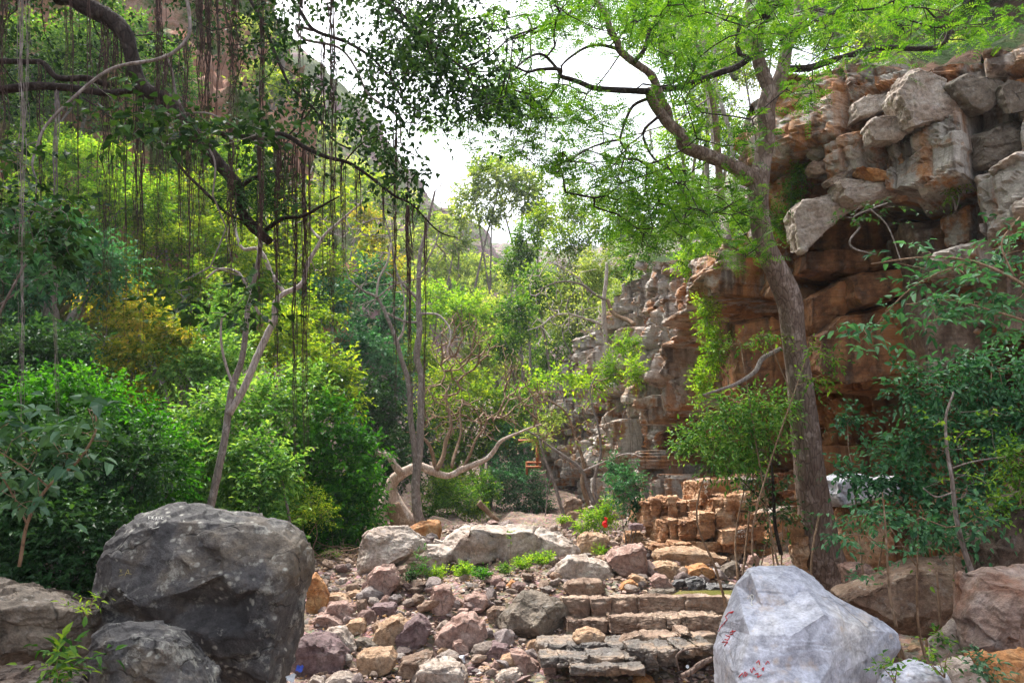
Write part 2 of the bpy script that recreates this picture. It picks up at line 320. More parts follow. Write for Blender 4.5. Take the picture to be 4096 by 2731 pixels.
def tube(acc, P, R, sides=6, bump=0.0, seed=0, tint=None):
    P = np.asarray(P, float); R = np.asarray(R, float); n = len(P)
    T = np.gradient(P, axis=0); T = unit(T)
    ref = np.array([0.0, 0.0, 1.0]) if abs(T[:, 2]).mean() < 0.8 else np.array([1.0, 0.0, 0.0])
    A = unit(np.cross(T, ref)); B = np.cross(T, A)
    a = np.linspace(0, 2 * math.pi, sides, endpoint=False)
    ca, sa = np.cos(a)[None, :, None], np.sin(a)[None, :, None]
    D = A[:, None] * ca + B[:, None] * sa
    rr = R[:, None, None] * np.ones((n, sides, 1))
    if bump:
        q = (P[:, None] + D * R[:, None, None]).reshape(-1, 3)
        s = np.median(R); m = fbm(q / max(s, .02) * np.array([1.1, 1.1, 0.5]), 3, seed).reshape(n, sides, 1); rr = rr * (1 + bump * m)
    V = (P[:, None] + D * rr).reshape(-1, 3); V = np.vstack([V, P[0], P[-1]])
    i = np.arange(n - 1)[:, None] * sides; j = np.arange(sides)[None, :]; k = (j + 1) % sides
    a0, a1, b0, b1 = i + j, i + k, i + sides + j, i + sides + k
    T1 = np.stack([a0, a1, b1], -1).reshape(-1, 3); T2 = np.stack([a0, b1, b0], -1).reshape(-1, 3)
    jj = np.arange(sides); kk = (jj + 1) % sides
    e0 = np.stack([np.full(sides, n * sides), kk, jj], -1); e1 = np.stack([np.full(sides, n * sides + 1), (n - 1) * sides + jj, (n - 1) * sides + kk], -1)
    TT = np.vstack([T1, T2, e0, e1]); acc.add(V, TT, np.full(len(TT), 0.5 if tint is None else tint))
def trace(c, pts, Y, rs, n=6, wig=0.0, seed=0):
    """centre line from traced points; Y one number or one per point; radii in metres from widths in view units"""
    Ys = np.full(len(pts), Y, float) if np.isscalar(Y) else np.interp(np.linspace(0, 1, len(pts)), np.linspace(0, 1, len(Y)), Y)
    P = np.array([W(c, x, y, yy) for (x, y), yy in zip(pts, Ys)])
    rs = np.interp(np.linspace(0, 1, len(pts)), np.linspace(0, 1, len(rs)), rs)
    R = rs * 0.5 / CR[c][2] / F * Ys
    P, R = smoothline(P, R, n=n)
    if wig: P = P + wig * np.stack([vn(P * 1.7 + 5, seed), vn(P * 1.7 + 50, seed), vn(P * 1.7 + 90, seed)], -1)
    return P, R
def hull(P):
    bm = bmesh.new()
    for p in P: bm.verts.new(p)
    r = bmesh.ops.convex_hull(bm, input=bm.verts[:])
    used = set(v for f in bm.faces for v in f.verts)
    for v in bm.verts[:]:
        if v not in used: bm.verts.remove(v)
    bmesh.ops.triangulate(bm, faces=bm.faces[:]); bmesh.ops.recalc_face_normals(bm, faces=bm.faces[:])
    bm.verts.index_update()
    V = np.array([v.co[:] for v in bm.verts]); T = np.array([[v.index for v in f.verts] for f in bm.faces]); bm.free(); return V, T
def subdiv(V, T, once=None):
    e = np.sort(np.vstack([T[:, [0, 1]], T[:, [1, 2]], T[:, [2, 0]]]), 1)
    u, inv = np.unique(e, axis=0, return_inverse=True); inv = inv.ravel()
    M = (V[u[:, 0]] + V[u[:, 1]]) * 0.5; n = len(V); m = len(T)
    a, b, c = n + inv[:m], n + inv[m:2 * m], n + inv[2 * m:]
    T2 = np.vstack([np.stack([T[:, 0], a, c], 1), np.stack([a, T[:, 1], b], 1), np.stack([c, b, T[:, 2]], 1), np.stack([a, b, c], 1)])
    return np.vstack([V, M]), T2
def subsize(V, T, mx, cap=30000):
    """split long edges until all are near mx (keeps it conforming by splitting everything evenly)"""
    while True:
        l = np.linalg.norm(V[T[:, 0]] - V[T[:, 1]], axis=1)
        if np.percentile(l, 85) < mx or len(T) > cap / 2: return V, T
        V, T = subdiv(V, T)
def vnorm(V, T):
    n = np.cross(V[T[:, 1]] - V[T[:, 0]], V[T[:, 2]] - V[T[:, 0]]); N = np.zeros_like(V)
    for k in range(3): np.add.at(N, T[:, k], n)
    return unit(N)
def relax(V, T, it=2, f=0.5):
    for _ in range(it):
        S = np.zeros_like(V); C = np.zeros(len(V))
        for a, b in ((0, 1), (1, 2), (2, 0)):
            np.add.at(S, T[:, a], V[T[:, b]]); np.add.at(C, T[:, a], 1); np.add.at(S, T[:, b], V[T[:, a]]); np.add.at(C, T[:, b], 1)
        V = V + f * (S / C[:, None] - V)
    return V
def rockshape(P, edge=0.05, it=3, amp=0.03, seed=0, strata=0.0, stdir=(0.1, 0.15, 1.0), stf=7.0, chip=0.0, flake=0.012, T0=None, mx=30000):
    V, T = hull(P) if T0 is None else (np.array(P, float), np.array(T0)); size = float(np.mean(V.max(0) - V.min(0)))
    V, T = subsize(V, T, edge, mx); V = relax(V, T, it, 0.6)
    N = vnorm(V, T); q = V / size
    d = amp * size * (fbm(q * 2.6, 5, seed) * 0.7 + 0.35 * fbm(q * 9, 3, seed + 9))
    if chip:   # facets broken out of the surface: cells of a jittered plane pattern, each set back by its own amount and tilt
        w = q * 3.3 + 0.35 * np.stack([vn(q * 4, seed + 3), vn(q * 4, seed + 4), vn(q * 4, seed + 5)], -1)
        i = np.floor(w).astype(np.int64); fr = w - i - 0.5
        h = hsh(i[:, 0], i[:, 1], i[:, 2], seed + 20); g = np.stack([hsh(i[:, 0], i[:, 1], i[:, 2], seed + 21 + k) for k in range(3)], -1)
        d = d + chip * size * (0.6 * h + 0.6 * (g * fr).sum(1))
    if flake:   # thin plates broken away: level steps with sharp rims
        w = q * np.array([1.6, 1.6, 3.6]) + 3.1 * seed % 50; n = fbm(w, 4, seed + 60, 0.5) * 2.6; n2 = fbm(q * np.array([5, 5, 9]), 3, seed + 70) * 1.6
        d = d + flake * size * (np.floor(n) + 0.12 * (n - np.floor(n))) + 0.35 * flake * size * np.floor(n2)
    if strata:
        z = V @ unit(np.array(stdir)) * stf + 0.7 * fbm(q * 2, 3, seed + 40); k = np.floor(z); fr = z - k
        h = hsh(k.astype(np.int64), np.zeros(len(V), np.int64), np.floor(q[:, 0] * 2.5 + 5 * hsh(k.astype(np.int64), k.astype(np.int64) * 0, k.astype(np.int64) * 0, seed)).astype(np.int64), seed + 50)
        d = d + strata * (0.8 * h - 1.1 * np.exp(-((fr - 0.04) / 0.06) ** 2))
    return V + N * d[:, None], T

def facetmesh(c, outline, inner, Y, back):
    from mathutils.geometry import delaunay_2d_cdt
    n = len(outline); pts = [Vector((x, y)) for x, y in outline] + [Vector((x, y)) for x, y, d in inner]; dep = [0.0] * n + [d for x, y, d in inner]
    r = delaunay_2d_cdt(pts, [(i, (i + 1) % n) for i in range(n)], [], 1, 1e-4)
    V = []
    for v, og in zip(r[0], r[3]): V.append(W(c, v.x, v.y, Y - (dep[og[0]] if og else 0.1)))
    idx = {og[0]: i for i, og in enumerate(r[3]) if og}; F_ = [list(f) for f in r[2]]; T = []
    for f in F_:
        for k in range(1, len(f) - 1): T.append([f[0], f[k], f[k + 1]])
    cx = sum(x for x, y in outline) / n; cy = sum(y for x, y in outline) / n; ring = [idx[i] for i in range(n)]
    for k, (sc, dd) in enumerate(((0.985, 0.4), (0.80, 1.0))):
        new = []
        for x, y in outline: V.append(W(c, cx + (x - cx) * sc, cy + (y - cy) * sc, Y + dd * back)); new.append(len(V) - 1)
        for i in range(n): j = (i + 1) % n; T += [[ring[i], ring[j], new[j]], [ring[i], new[j], new[i]]]
        ring = new
    V.append(W(c, cx, cy, Y) + np.array([0, back * 1.1, 0])); m = len(V) - 1
    for i in range(n): T.append([ring[i], ring[(i + 1) % n], m])
    bm = bmesh.new(); vs = [bm.verts.new(v) for v in V]
    for t_ in T:
        try: bm.faces.new([vs[a] for a in t_])
        except ValueError: pass
    bmesh.ops.recalc_face_normals(bm, faces=bm.faces[:]); bm.verts.index_update(); T = np.array([[v.index for v in f.verts] for f in bm.faces]); V = np.array([v.co[:] for v in bm.verts]); bm.free()
    return V, T
# ---------------------------------------------------------------- the lie of the land
BY = [0, 7, 8.5, 9.3, 11.2, 11.6, 12.5, 14, 20, 30, 45, 70, 110, 180, 300]
BZ = [-0.9, -0.8, -0.75, -0.66, -0.42, -0.26, -0.16, 0.02, 0.25, 0.45, 2.5, 7, 15, 30, 60]
def G(x, y):
    x = np.asarray(x, float); y = np.asarray(y, float)
    b = np.interp(y, BY, BZ)
    xl = np.interp(y, [0, 6, 9, 14, 20, 30, 45, 80], [4.5, 4.5, 4.2, 4.6, 5.6, 7.0, 7.5, 11])
    s = np.maximum(0, -x - xl); b = b + 0.62 * np.power(s, 1.05) * np.minimum(1, s / 1.5)
    xr = np.interp(y, [0, 5, 9, 12, 14, 20, 30, 60], [6, 5, 4.4, 4.4, 4.2, 4.0, 3.2, 6])
    r = np.maximum(0, x - xr); b = b + 0.22 * r
    q = np.stack([x, y, x * 0], -1).reshape(-1, 3)
    return b + (0.07 * fbm(q * 0.9, 3, 3).reshape(x.shape) + 0.035 * vn(q * 3.1, 8).reshape(x.shape)) * np.clip(y / 8, 0.4, 3)
def ghit(c, x, y):
    d = ray(c, x, y); Y = np.linspace(4, 90, 1400); P = CAM + d[None] * Y[:, None]
    k = np.argmax(P[:, 2] < G(P[:, 0], P[:, 1])); return float(Y[k]) if k > 0 else 60.0
def gridmesh(X, Y, Z):
    n, m = X.shape; V = np.stack([X, Y, Z], -1).reshape(-1, 3)
    i = np.arange(n - 1)[:, None] * m + np.arange(m - 1)[None]; return V, np.stack([i, i + m, i + m + 1, i + 1], -1).reshape(-1, 4)
# ---------------------------------------------------------------- leaves
def leaves(acc, P, D, N, L, Wd, shape=0, droop=0.15, tint=None, fold=0.25):
    n = len(P)
    if n == 0: return
    D = unit(D); S = unit(np.cross(D, N)); N = np.cross(S, D)
    L = np.broadcast_to(L, (n,))[:, None]; Wd = np.broadcast_to(Wd, (n,))[:, None]
    if shape == 0:
        m = P + D * L * 0.42 + N * Wd * fold
        V = np.stack([P, m + S * Wd * 0.5, P + D * L - N * L * droop, m - S * Wd * 0.5], 1)
        T0 = np.array([[0, 1, 2], [0, 2, 3]]); k = 4
    elif shape == 2:
        m = P + D * L * 0.5
        V = np.stack([P + D * L * 0.0, m + S * Wd * 0.5, P + D * L, m - S * Wd * 0.5], 1); T0 = np.array([[0, 1, 2], [0, 2, 3]]); k = 4
    else:
        a = P + D * L * 0.28; b = P + D * L * 0.66 - N * L * droop * 0.35
        V = np.stack([P, a + S * Wd * 0.46 + N * Wd * fold, b + S * Wd * 0.36 + N * Wd * fold * 0.6, P + D * L - N * L * droop,
                      b - S * Wd * 0.36 + N * Wd * fold * 0.6, a - S * Wd * 0.46 + N * Wd * fold, a, b], 1)
        T0 = np.array([[0, 1, 6], [0, 6, 5], [1, 2, 7], [1, 7, 6], [6, 7, 4], [6, 4, 5], [2, 3, 7], [7, 3, 4]]); k = 8
    T = (T0[None] + (np.arange(n) * k)[:, None, None]).reshape(-1, 3)
    t = rng.random(n) if tint is None else tint
    acc.add(V.reshape(-1, 3), T, np.repeat(np.clip(t, 0, 1), len(T0)))
def rdir(n): return unit(rng.normal(size=(n, 3)))
def sprays(acc, C, D, per, L, asp=0.5, tl=4.0, shape=0, droop=0.3, tint0=None, flat=0.5, spread=1.0, tj=0.25, wood=None, wr=0.004):
    """leafy twigs: C start points, D directions, `per` leaves alternating along each"""
    n = len(C)
    if n == 0: return
    D = unit(D); k = np.arange(per) / max(1, per - 1)
    len_ = tl * L * rng.uniform(0.7, 1.3, n)
    up = np.array([0, 0, 1.0]); S = unit(np.cross(D, up + 0.35 * rdir(n)))
    Pp = C[:, None] + D[:, None] * (len_[:, None] * k[None])[..., None]; Pp[..., 2] -= (0.12 * len_[:, None] * k[None] ** 2)
    sgn = np.where(np.arange(per) % 2 == 0, 1.0, -1.0)[None, :, None]
    ld = D[:, None] * (0.35 + 0.65 * k[None, :, None]) + S[:, None] * sgn * spread * (1.1 - 0.7 * k[None, :, None]) + 0.35 * rng.normal(size=(n, per, 3)); ld[..., 2] -= droop
    nn = flat * up + (1 - flat) * unit(ld) * 0.0 + 0.35 * rng.normal(size=(n, per, 3)) + 0.25 * D[:, None]
    t0 = rng.random(n) if tint0 is None else tint0
    t = np.clip(t0[:, None] + tj * rng.normal(size=(n, per)), 0, 1).ravel()
    LL = L * rng.uniform(0.65, 1.25, (n, per)).ravel()
    leaves(acc, Pp.reshape(-1, 3), ld.reshape(-1, 3), nn.reshape(-1, 3), LL, LL * asp * rng.uniform(0.85, 1.15, n * per), shape, 0.18, t)
    if wood is not None:
        for i in range(n): tube(wood, Pp[i][[0, per // 2, per - 1]], [wr, wr * 0.8, wr * 0.4], 3)
def pinnate(acc, C, D, pairs, L, lf, wd, sag=0.25):
    """feathery leaves: C bases, D rachis directions, pairs of narrow leaflets"""
    n = len(C); D = unit(D); up = np.array([0, 0, 1.0]); N0 = unit(up + 0.45 * rng.normal(size=(n, 3))); S = unit(np.cross(D, N0)); N0 = np.cross(S, D)
    k = (np.arange(pairs) + 0.7) / pairs; LL = L * rng.uniform(0.7, 1.2, n)
    Pp = C[:, None] + D[:, None] * (LL[:, None] * k)[..., None] - up * (sag * LL[:, None] * k ** 2)[..., None]
    sc = (1.0 - 0.55 * np.abs(k - 0.45) * 1.4)[None, :, None]
    for sg in (1, -1):
        ld = S[:, None] * sg + D[:, None] * 0.45 + 0.12 * rng.normal(size=(n, pairs, 3))
        nn = np.broadcast_to(N0[:, None], (n, pairs, 3))
        t = np.clip(rng.random(n)[:, None] + 0.15 * rng.normal(size=(n, pairs)), 0, 1).ravel()
        l = (lf * sc[..., 0] * np.ones((n, 1))).ravel()
        leaves(acc, Pp.reshape(-1, 3), ld.reshape(-1, 3), nn.reshape(-1, 3), l, l * wd, 2, 0, t)
def lobepts(lobes, dens, cover=1.0, back=0.35, seed=0):
    """points spread through a crown made of ellipsoid lobes (c, r3), mostly near its uneven outer surface; returns points, outward dirs"""
    C = []; D = []
    for (c, r) in lobes:
        c = np.array(c, float); r = np.array(r, float); area = 4 * math.pi * ((r[0] * r[1]) ** 1.6 + (r[0] * r[2]) ** 1.6 + (r[1] * r[2]) ** 1.6) ** (1 / 1.6) / 3 ** (1 / 1.6)
        n = max(4, int(area * dens * cover)); d = rdir(n); rad = np.power(rng.random(n), 0.28)
        lump = 1 + 0.22 * vn(d * 2.3 + c, seed + 1) + 0.18 * vn(d * 5 + c, seed + 2)
        p = c + d * r * (rad * lump)[:, None]
        keep = (d[:, 1] < 0.25) | (rng.random(n) < back)
        gap = vn(p * (2.2 / max(0.3, r.mean())), seed + 5); keep &= gap > -0.48
        C.append(p[keep]); D.append(unit(d / r * r.mean())[keep])
    return np.vstack(C), np.vstack(D)
def crown(acc, lobes, L, per=9, dens=None, asp=0.5, tl=4.0, shape=0, droop=0.3, flat=0.6, cover=1.0, back=0.35, seed=0, tintf=None, spread=1.0):
    dens = dens or 0.32 / (L * L * per * asp) * 2.2
    C, D = lobepts(lobes, dens, cover, back, seed)
    D = unit(D + 0.35 * rng.normal(size=D.shape) + np.array([0, 0, 0.15]))
    C = C - D * L * tl * 0.5
    t0 = np.clip(0.45 + 0.3 * vn(C * 1.3 / max(L * 10, .3), seed + 7) + 0.22 * rng.normal(size=len(C)), 0, 1)
    if tintf is not None: t0 = np.clip(t0 + tintf(C), 0, 1)
    sprays(acc, C, D, per, L, asp, tl, shape, droop, t0, flat, spread)
    return C
# ---------------------------------------------------------------- branching
def grow(start, targets, r_end=0.004, r_max=0.05, wig=0.12, upb=0.15, step=0.25, expo=2.3, sides=4, acc=None, seed=0, mindir=None):
    """joins every target to the nearest wood (start: Nx3 points already there) by crooked twigs; thickness follows what each carries"""
    nodes = [np.array(p, float) for p in start]; n0 = len(nodes); par = [-1] * n0; segs = []
    tg = np.asarray(targets, float); S0 = np.array(nodes)
    d0 = np.array([np.min(((S0 - t) ** 2).sum(1)) for t in tg]) if len(tg) else np.zeros(0)
    A = np.zeros((n0 + len(tg) * 12 + 10, 3)); A[:n0] = S0; cnt = n0; par = np.full(len(A), -1); dep = np.zeros(len(A)); r2 = np.random.default_rng(seed + 100)
    for ti in np.argsort(d0):
        t = tg[ti]; dd = np.linalg.norm(A[:cnt] - t, axis=1); score = dd + 0.35 * dep[:cnt]; j = int(np.argmin(score)); L = dd[j]
        if L < 1e-4: continue
        k = int(min(8, max(2, math.ceil(L / step)))); a = A[j]; d = t - a; off = unit(np.cross(d, r2.normal(size=3))) * L * wig * r2.normal(); bow = np.array([0, 0, -1.0]) * L * upb
        prev = j
        for q in range(1, k + 1):
            s = q / k; p = a + d * s + (off + bow) * math.sin(math.pi * s) + (r2.normal(size=3) * L * wig * 0.25 if q < k else 0)
            A[cnt] = p; par[cnt] = prev; dep[cnt] = dep[prev] + L / k; prev = cnt; cnt += 1
            if cnt >= len(A) - 9: break
        if cnt >= len(A) - 9: break
    load = np.zeros(cnt); ch = np.zeros(cnt, int)
    for i in range(cnt - 1, n0 - 1, -1):
        if ch[i] == 0: load[i] = 1
        p = par[i]
        if p >= 0: ch[p] += 1; load[p] += load[i]
    rad = np.minimum(r_max, r_end * np.power(np.maximum(load, 1), 1 / expo))
    if acc is not None:
        idx = np.arange(n0, cnt); a = A[par[idx]]; b = A[idx]; ra = np.where(par[idx] >= n0, np.minimum(rad[par[idx]], rad[idx] * 1.6), rad[idx]); rb = rad[idx]
        T = unit(b - a); ref = np.where(np.abs(T[:, 2:3]) < 0.8, np.array([[0, 0, 1.0]]), np.array([[1.0, 0, 0]])); U = unit(np.cross(T, ref)); Vv = np.cross(T, U)
        ang = np.linspace(0, 2 * math.pi, sides, endpoint=False); n = len(idx)
        ring = U[:, None] * np.cos(ang)[None, :, None] + Vv[:, None] * np.sin(ang)[None, :, None]
        VV = np.concatenate([a[:, None] - T[:, None] * ra[:, None, None] * 0.3 + ring * ra[:, None, None], b[:, None] + T[:, None] * rb[:, None, None] * 0.3 + ring * rb[:, None, None]], 1)
        j = np.arange(sides); k = (j + 1) % sides; T0 = np.vstack([np.stack([j, k, sides + k], 1), np.stack([j, sides + k, sides + j], 1)])
        TT = (T0[None] + (np.arange(n) * 2 * sides)[:, None, None]).reshape(-1, 3)
        acc.add(VV.reshape(-1, 3), TT)
    return A[:cnt], par[:cnt]

# ---------------------------------------------------------------- ground
def axis(edges, dens):
    out = []
    for (a, b), d in zip(zip(edges[:-1], edges[1:]), dens): out.append(np.arange(a, b, d))
    return np.concatenate(out + [[edges[-1]]])
xs = axis([-160, -60, -14, -5, 6, 14, 60, 160], [8, 2, 0.3, 0.08, 0.3, 3, 10]); ys = axis([-20, 4, 14, 24, 40, 90, 320], [1, 0.08, 0.14, 0.4, 1.5, 6])
XX, YY = np.meshgrid(xs, ys, indexing='ij'); V, T = gridmesh(XX, YY, G(XX, YY)); T = T[:, ::-1]
V[:, 2] -= 0.02
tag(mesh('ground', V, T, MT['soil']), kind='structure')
# left flank of the valley: rises steeply behind the shrubs, red rock near, mauve rock far
def ruled(name, topc, botc, mat, amp, nu=160, nv=90, seed=0, bulge=0.0):
    topc = np.array(topc, float); botc = np.array(botc, float); u = np.linspace(0, 1, nu); v = np.linspace(0, 1, nv)
    ti = np.stack([np.interp(u, np.linspace(0, 1, len(topc)), topc[:, k]) for k in range(3)], -1); bi = np.stack([np.interp(u, np.linspace(0, 1, len(botc)), botc[:, k]) for k in range(3)], -1)
    P = bi[:, None] + (ti - bi)[:, None] * v[None, :, None]
    P = P.reshape(-1, 3); n = np.cross(ti[-1] - ti[0], ti[0] - bi[0]); n = n / np.linalg.norm(n)
    L = np.linalg.norm(ti[0] - bi[0]); d = fbm(P / L * 5, 6, seed, 0.55); e = np.abs(fbm(P * np.array([1, 1, 2.5]) / L * 7, 4, seed + 5))
    vv = np.tile(v, nu); P = P - n * (amp * (d - e * 0.6) + bulge * np.sin(vv * math.pi))[:, None]
    i = np.arange(nu - 1)[:, None] * nv + np.arange(nv - 1)[None]; T = np.stack([i, i + nv, i + nv + 1, i + 1], -1).reshape(-1, 4)
    return tag(mesh(name, P, T, mat), kind='structure')
ruled('hill', [W(0, -500, -300, 34), W(0, 100, -120, 36), W(0, 420, -60, 40), W(0, 560, 40, 46), W(0, 640, 200, 52)],
      [W(0, -500, 1000, 12), W(0, 100, 900, 20), W(0, 450, 900, 24), W(0, 700, 850, 30), W(0, 850, 800, 36)], MT['hillred'], 3.4, seed=4)
ruled('hill', [W(0, 380, -260, 120), W(0, 560, -30, 125), W(0, 720, 130, 130), W(0, 830, 250, 140), W(0, 905, 370, 150), W(0, 1000, 468, 170), W(0, 1060, 520, 185), W(0, 1180, 610, 210)],
      [W(0, 380, 900, 50), W(0, 600, 850, 60), W(0, 850, 850, 70), W(0, 1180, 900, 90)], MT['hillmauve'], 3.2, seed=14)
ruled('hill', [W(0, 1000, 640, 330), W(0, 1090, 606, 340), W(0, 1150, 600, 340), W(0, 1260, 578, 330), W(0, 1500, 520, 300), W(0, 1900, 300, 280)],
      [W(0, 1000, 900, 120), W(0, 1200, 900, 120), W(0, 1500, 900, 110), W(0, 1900, 900, 100)], MT['hillmauve'], 9.0, seed=24)

# ---------------------------------------------------------------- cliff
PATH = np.array([(0.3, 52), (1.0, 45), (1.7, 38), (3.0, 30), (3.9, 23), (4.4, 18.5), (4.8, 15.6), (6.0, 13.4), (7.7, 11.7), (9.6, 9.2), (11.5, 4)], float)
sl_ = np.concatenate([[0], np.cumsum(np.linalg.norm(np.diff(PATH, axis=0), axis=1))])
def pathxy(s): return np.interp(s, sl_, PATH[:, 0]), np.interp(s, sl_, PATH[:, 1])
ss = [0.0]
while ss[-1] < sl_[-1] - 0.01:
    x, y = pathxy(ss[-1]); ss.append(min(sl_[-1], ss[-1] + max(0.035, 0.0030 * math.hypot(x, y))))
ss = np.array(ss); px_, py_ = pathxy(ss)
def smth(a, k):
    b = np.pad(a, k, mode='edge'); return np.convolve(b, np.ones(2 * k + 1) / (2 * k + 1), 'valid')
px_, py_ = smth(px_, 12), smth(py_, 12)
tx, ty = np.gradient(px_), np.gradient(py_); tl_ = np.hypot(tx, ty); nx, ny = ty / tl_, -tx / tl_
flip = np.where(nx * (0 - px_) + ny * (0 - py_) < 0, -1, 1); nx, ny = nx * flip, ny * flip     # towards the stream bed
scr = proj0(np.stack([px_, py_, px_ * 0 + 3], -1))[0]
topy = np.interp(scr, [1150, 1230, 1330, 1430, 1480, 1520, 1600, 1760, 1840, 1900, 2060, 2250, 2500], [940, 890, 780, 650, 600, 600, 610, 540, 300, 215, 175, 200, 140])
topz = np.array([W(0, sx, ty_, yy)[2] for sx, ty_, yy in zip(scr, topy, py_)]); topz = smth(np.clip(topz, 2.0, 11), 10)
nz = 230; vz = np.linspace(0, 1, nz); zz = -0.9 + (topz[:, None] + 0.9) * vz[None]
Sg = np.repeat(ss[:, None], nz, 1); X0 = np.repeat(px_[:, None], nz, 1); Y0 = np.repeat(py_[:, None], nz, 1)
P0 = np.stack([X0, Y0, zz], -1).reshape(-1, 3); S1 = Sg.ravel(); Z1 = zz.ravel()
sx, sy = proj0(P0)
def blocks(S, Z, th, wd, seed, tilt, warp=0.25, groove=0.05):
    r = np.random.default_rng(seed); q = np.stack([S * 0.5, Z * 0.5, S * 0], -1)
    z2 = Z - tilt * S + warp * fbm(q, 3, seed); s2 = S + warp * fbm(q + 30, 3, seed + 2)
    zb = np.concatenate([[-30], -30 + np.cumsum(r.uniform(th[0], th[1], int(60 / th[0])))]); k = np.searchsorted(zb, z2) - 1; k = np.clip(k, 0, len(zb) - 2)
    off = r.uniform(0, 10, len(zb)); w = r.uniform(wd[0], wd[1], len(zb)); j = (s2 + off[k]) / w[k]
    jr = np.floor(j); fr = j - jr; sh = 0.25 * hsh(k, jr.astype(np.int64), k * 0, seed); c = fr < 0.5 + sh; jj = (jr * 2 + c).astype(np.int64)
    ed = np.minimum(np.minimum(np.abs(fr - 0.5 - sh), np.minimum(fr, 1 - fr)) * w[k], np.minimum(z2 - zb[k], zb[k + 1] - z2))
    h = hsh(k, jj, k * 0, seed + 1); ga = hsh(k, jj, k * 0, seed + 2); gb = hsh(k, jj, k * 0, seed + 3); zc = (zb[k] + zb[k + 1]) / 2
    return h, 0.5 * ga * (fr - 0.5) * w[k] * 0.6 + 0.25 * gb * (z2 - zc), np.clip(1 - ed / groove, 0, 1), (h + 1) / 2
h1, t1, g1, c1 = blocks(S1, Z1, (0.8, 1.6), (1.6, 3.4), 11, 0.10, 0.14, 0.10)
h2, t2, g2, c2 = blocks(S1, Z1, (0.22, 0.6), (0.5, 1.6), 12, 0.10, 0.07, 0.05)
far = np.clip((Y0.ravel() - 15) / 8, 0, 1)
h3, t3, g3, c3 = blocks(Z1, S1, (0.25, 0.7), (0.8, 2.4), 13, 0.08, 0.12, 0.07)      # upright columns of the far wall
near = 1 - far
disp = 0.45 * h1 + 1.1 * t1 - 0.20 * g1 + near * (0.10 * h2 + 0.7 * t2 - 0.06 * g2) + far * (0.26 * h3 + 0.6 * t3 - 0.13 * g3 + 0.12 * h2) + 0.08 * fbm(P0 * 0.6, 2, 31) + 0.05 * np.floor(2.5 * fbm(P0 * np.array([1, 1, 2.2]), 4, 33)) + 0.012 * fbm(P0 * 6, 3, 35)
lean = np.clip(Z1 / 8, 0, 1.2); disp += -0.25 * far * lean
caves = [([(1815, 640), (1835, 540), (1900, 480), (1990, 458), (2110, 470), (2150, 560), (2110, 660), (1950, 690), (1860, 700)], 2.6),
         ([(1560, 800), (1620, 760), (1690, 700), (1770, 680), (1840, 700), (1860, 900), (1840, 1090), (1500, 1090), (1480, 1000), (1560, 930)], 1.7), ([(1830, 640), (2000, 660), (2420, 650), (2500, 1100), (1840, 1100)], 0.9),
         ([(1850, 900), (1990, 870), (2100, 840), (2210, 790), (2420, 700), (2500, 1100), (1850, 1120)], 2.4),
         ([(1480, 1080), (1530, 1000), (1640, 940), (1700, 980), (1700, 1100), (1560, 1110)], 0.9), ([(1230, 1165), (1300, 1110), (1340, 1130), (1330, 1180)], 0.5)]
disp += 0.75 * near * inpoly(sx, sy, [(1790, 100), (2600, 0), (2600, 620), (2200, 640), (2150, 470), (1990, 452), (1890, 480), (1820, 560), (1790, 600)])
disp += 0.5 * inpoly(sx, sy, [(1560, 760), (1560, 640), (1700, 590), (1800, 580), (1810, 690), (1690, 690), (1620, 755)])
for poly, dep in caves:
    m = inpoly(sx + 12 * vn(P0 * 2, 77), sy + 12 * vn(P0 * 2 + 9, 78), poly).reshape(len(ss), nz).astype(float)
    disp -= dep * m.ravel()
NX, NY = np.repeat(nx, nz), np.repeat(ny, nz)
Pc = P0 + np.stack([NX * disp, NY * disp, 0.0 * h2 * near], -1)
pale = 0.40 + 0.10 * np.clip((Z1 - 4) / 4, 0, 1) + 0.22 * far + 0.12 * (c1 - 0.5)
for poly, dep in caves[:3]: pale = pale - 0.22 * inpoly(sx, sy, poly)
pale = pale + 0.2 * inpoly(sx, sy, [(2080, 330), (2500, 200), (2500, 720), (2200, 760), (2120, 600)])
V, T = gridmesh(*[a.reshape(len(ss), nz) for a in Pc.T])
cl = tag(mesh('cliff', V, T[:, ::-1], MT['cliff'], smooth=False, attrs={'cell': 0.6 * c1 + 0.4 * c2, 'pale': pale}), kind='structure')
# the wooded bank above the cliff edge
tt = np.concatenate([[0, 0.3, 0.8], np.linspace(1.5, 60, 60)])
Pe = Pc.reshape(len(ss), nz, 3)[::4, -1]; nxe, nye = nx[::4], ny[::4]
B = Pe[:, None] - np.stack([nxe, nye, nxe * 0], -1)[:, None] * tt[None, :, None]; B[..., 2] = Pe[:, 2:3] + (0.62 * tt + 0.0)[None] - 0.25 * np.minimum(tt, 1)[None]
q = B.reshape(-1, 3); B[..., 2] += (0.7 * fbm(q * 0.35, 4, 61).reshape(B.shape[:2])) * np.minimum(1, tt / 2)[None]
V, T = gridmesh(B[..., 0], B[..., 1], B[..., 2]); tag(mesh('hillside', V, T[:, ::-1], MT['slope']), kind='structure')
def bankz(x, y):
    i = np.argmin((Pe[:, 0] - x) ** 2 + (Pe[:, 1] - y) ** 2); return Pe[i, 2] + 0.6 * math.hypot(Pe[i, 0] - x, Pe[i, 1] - y)

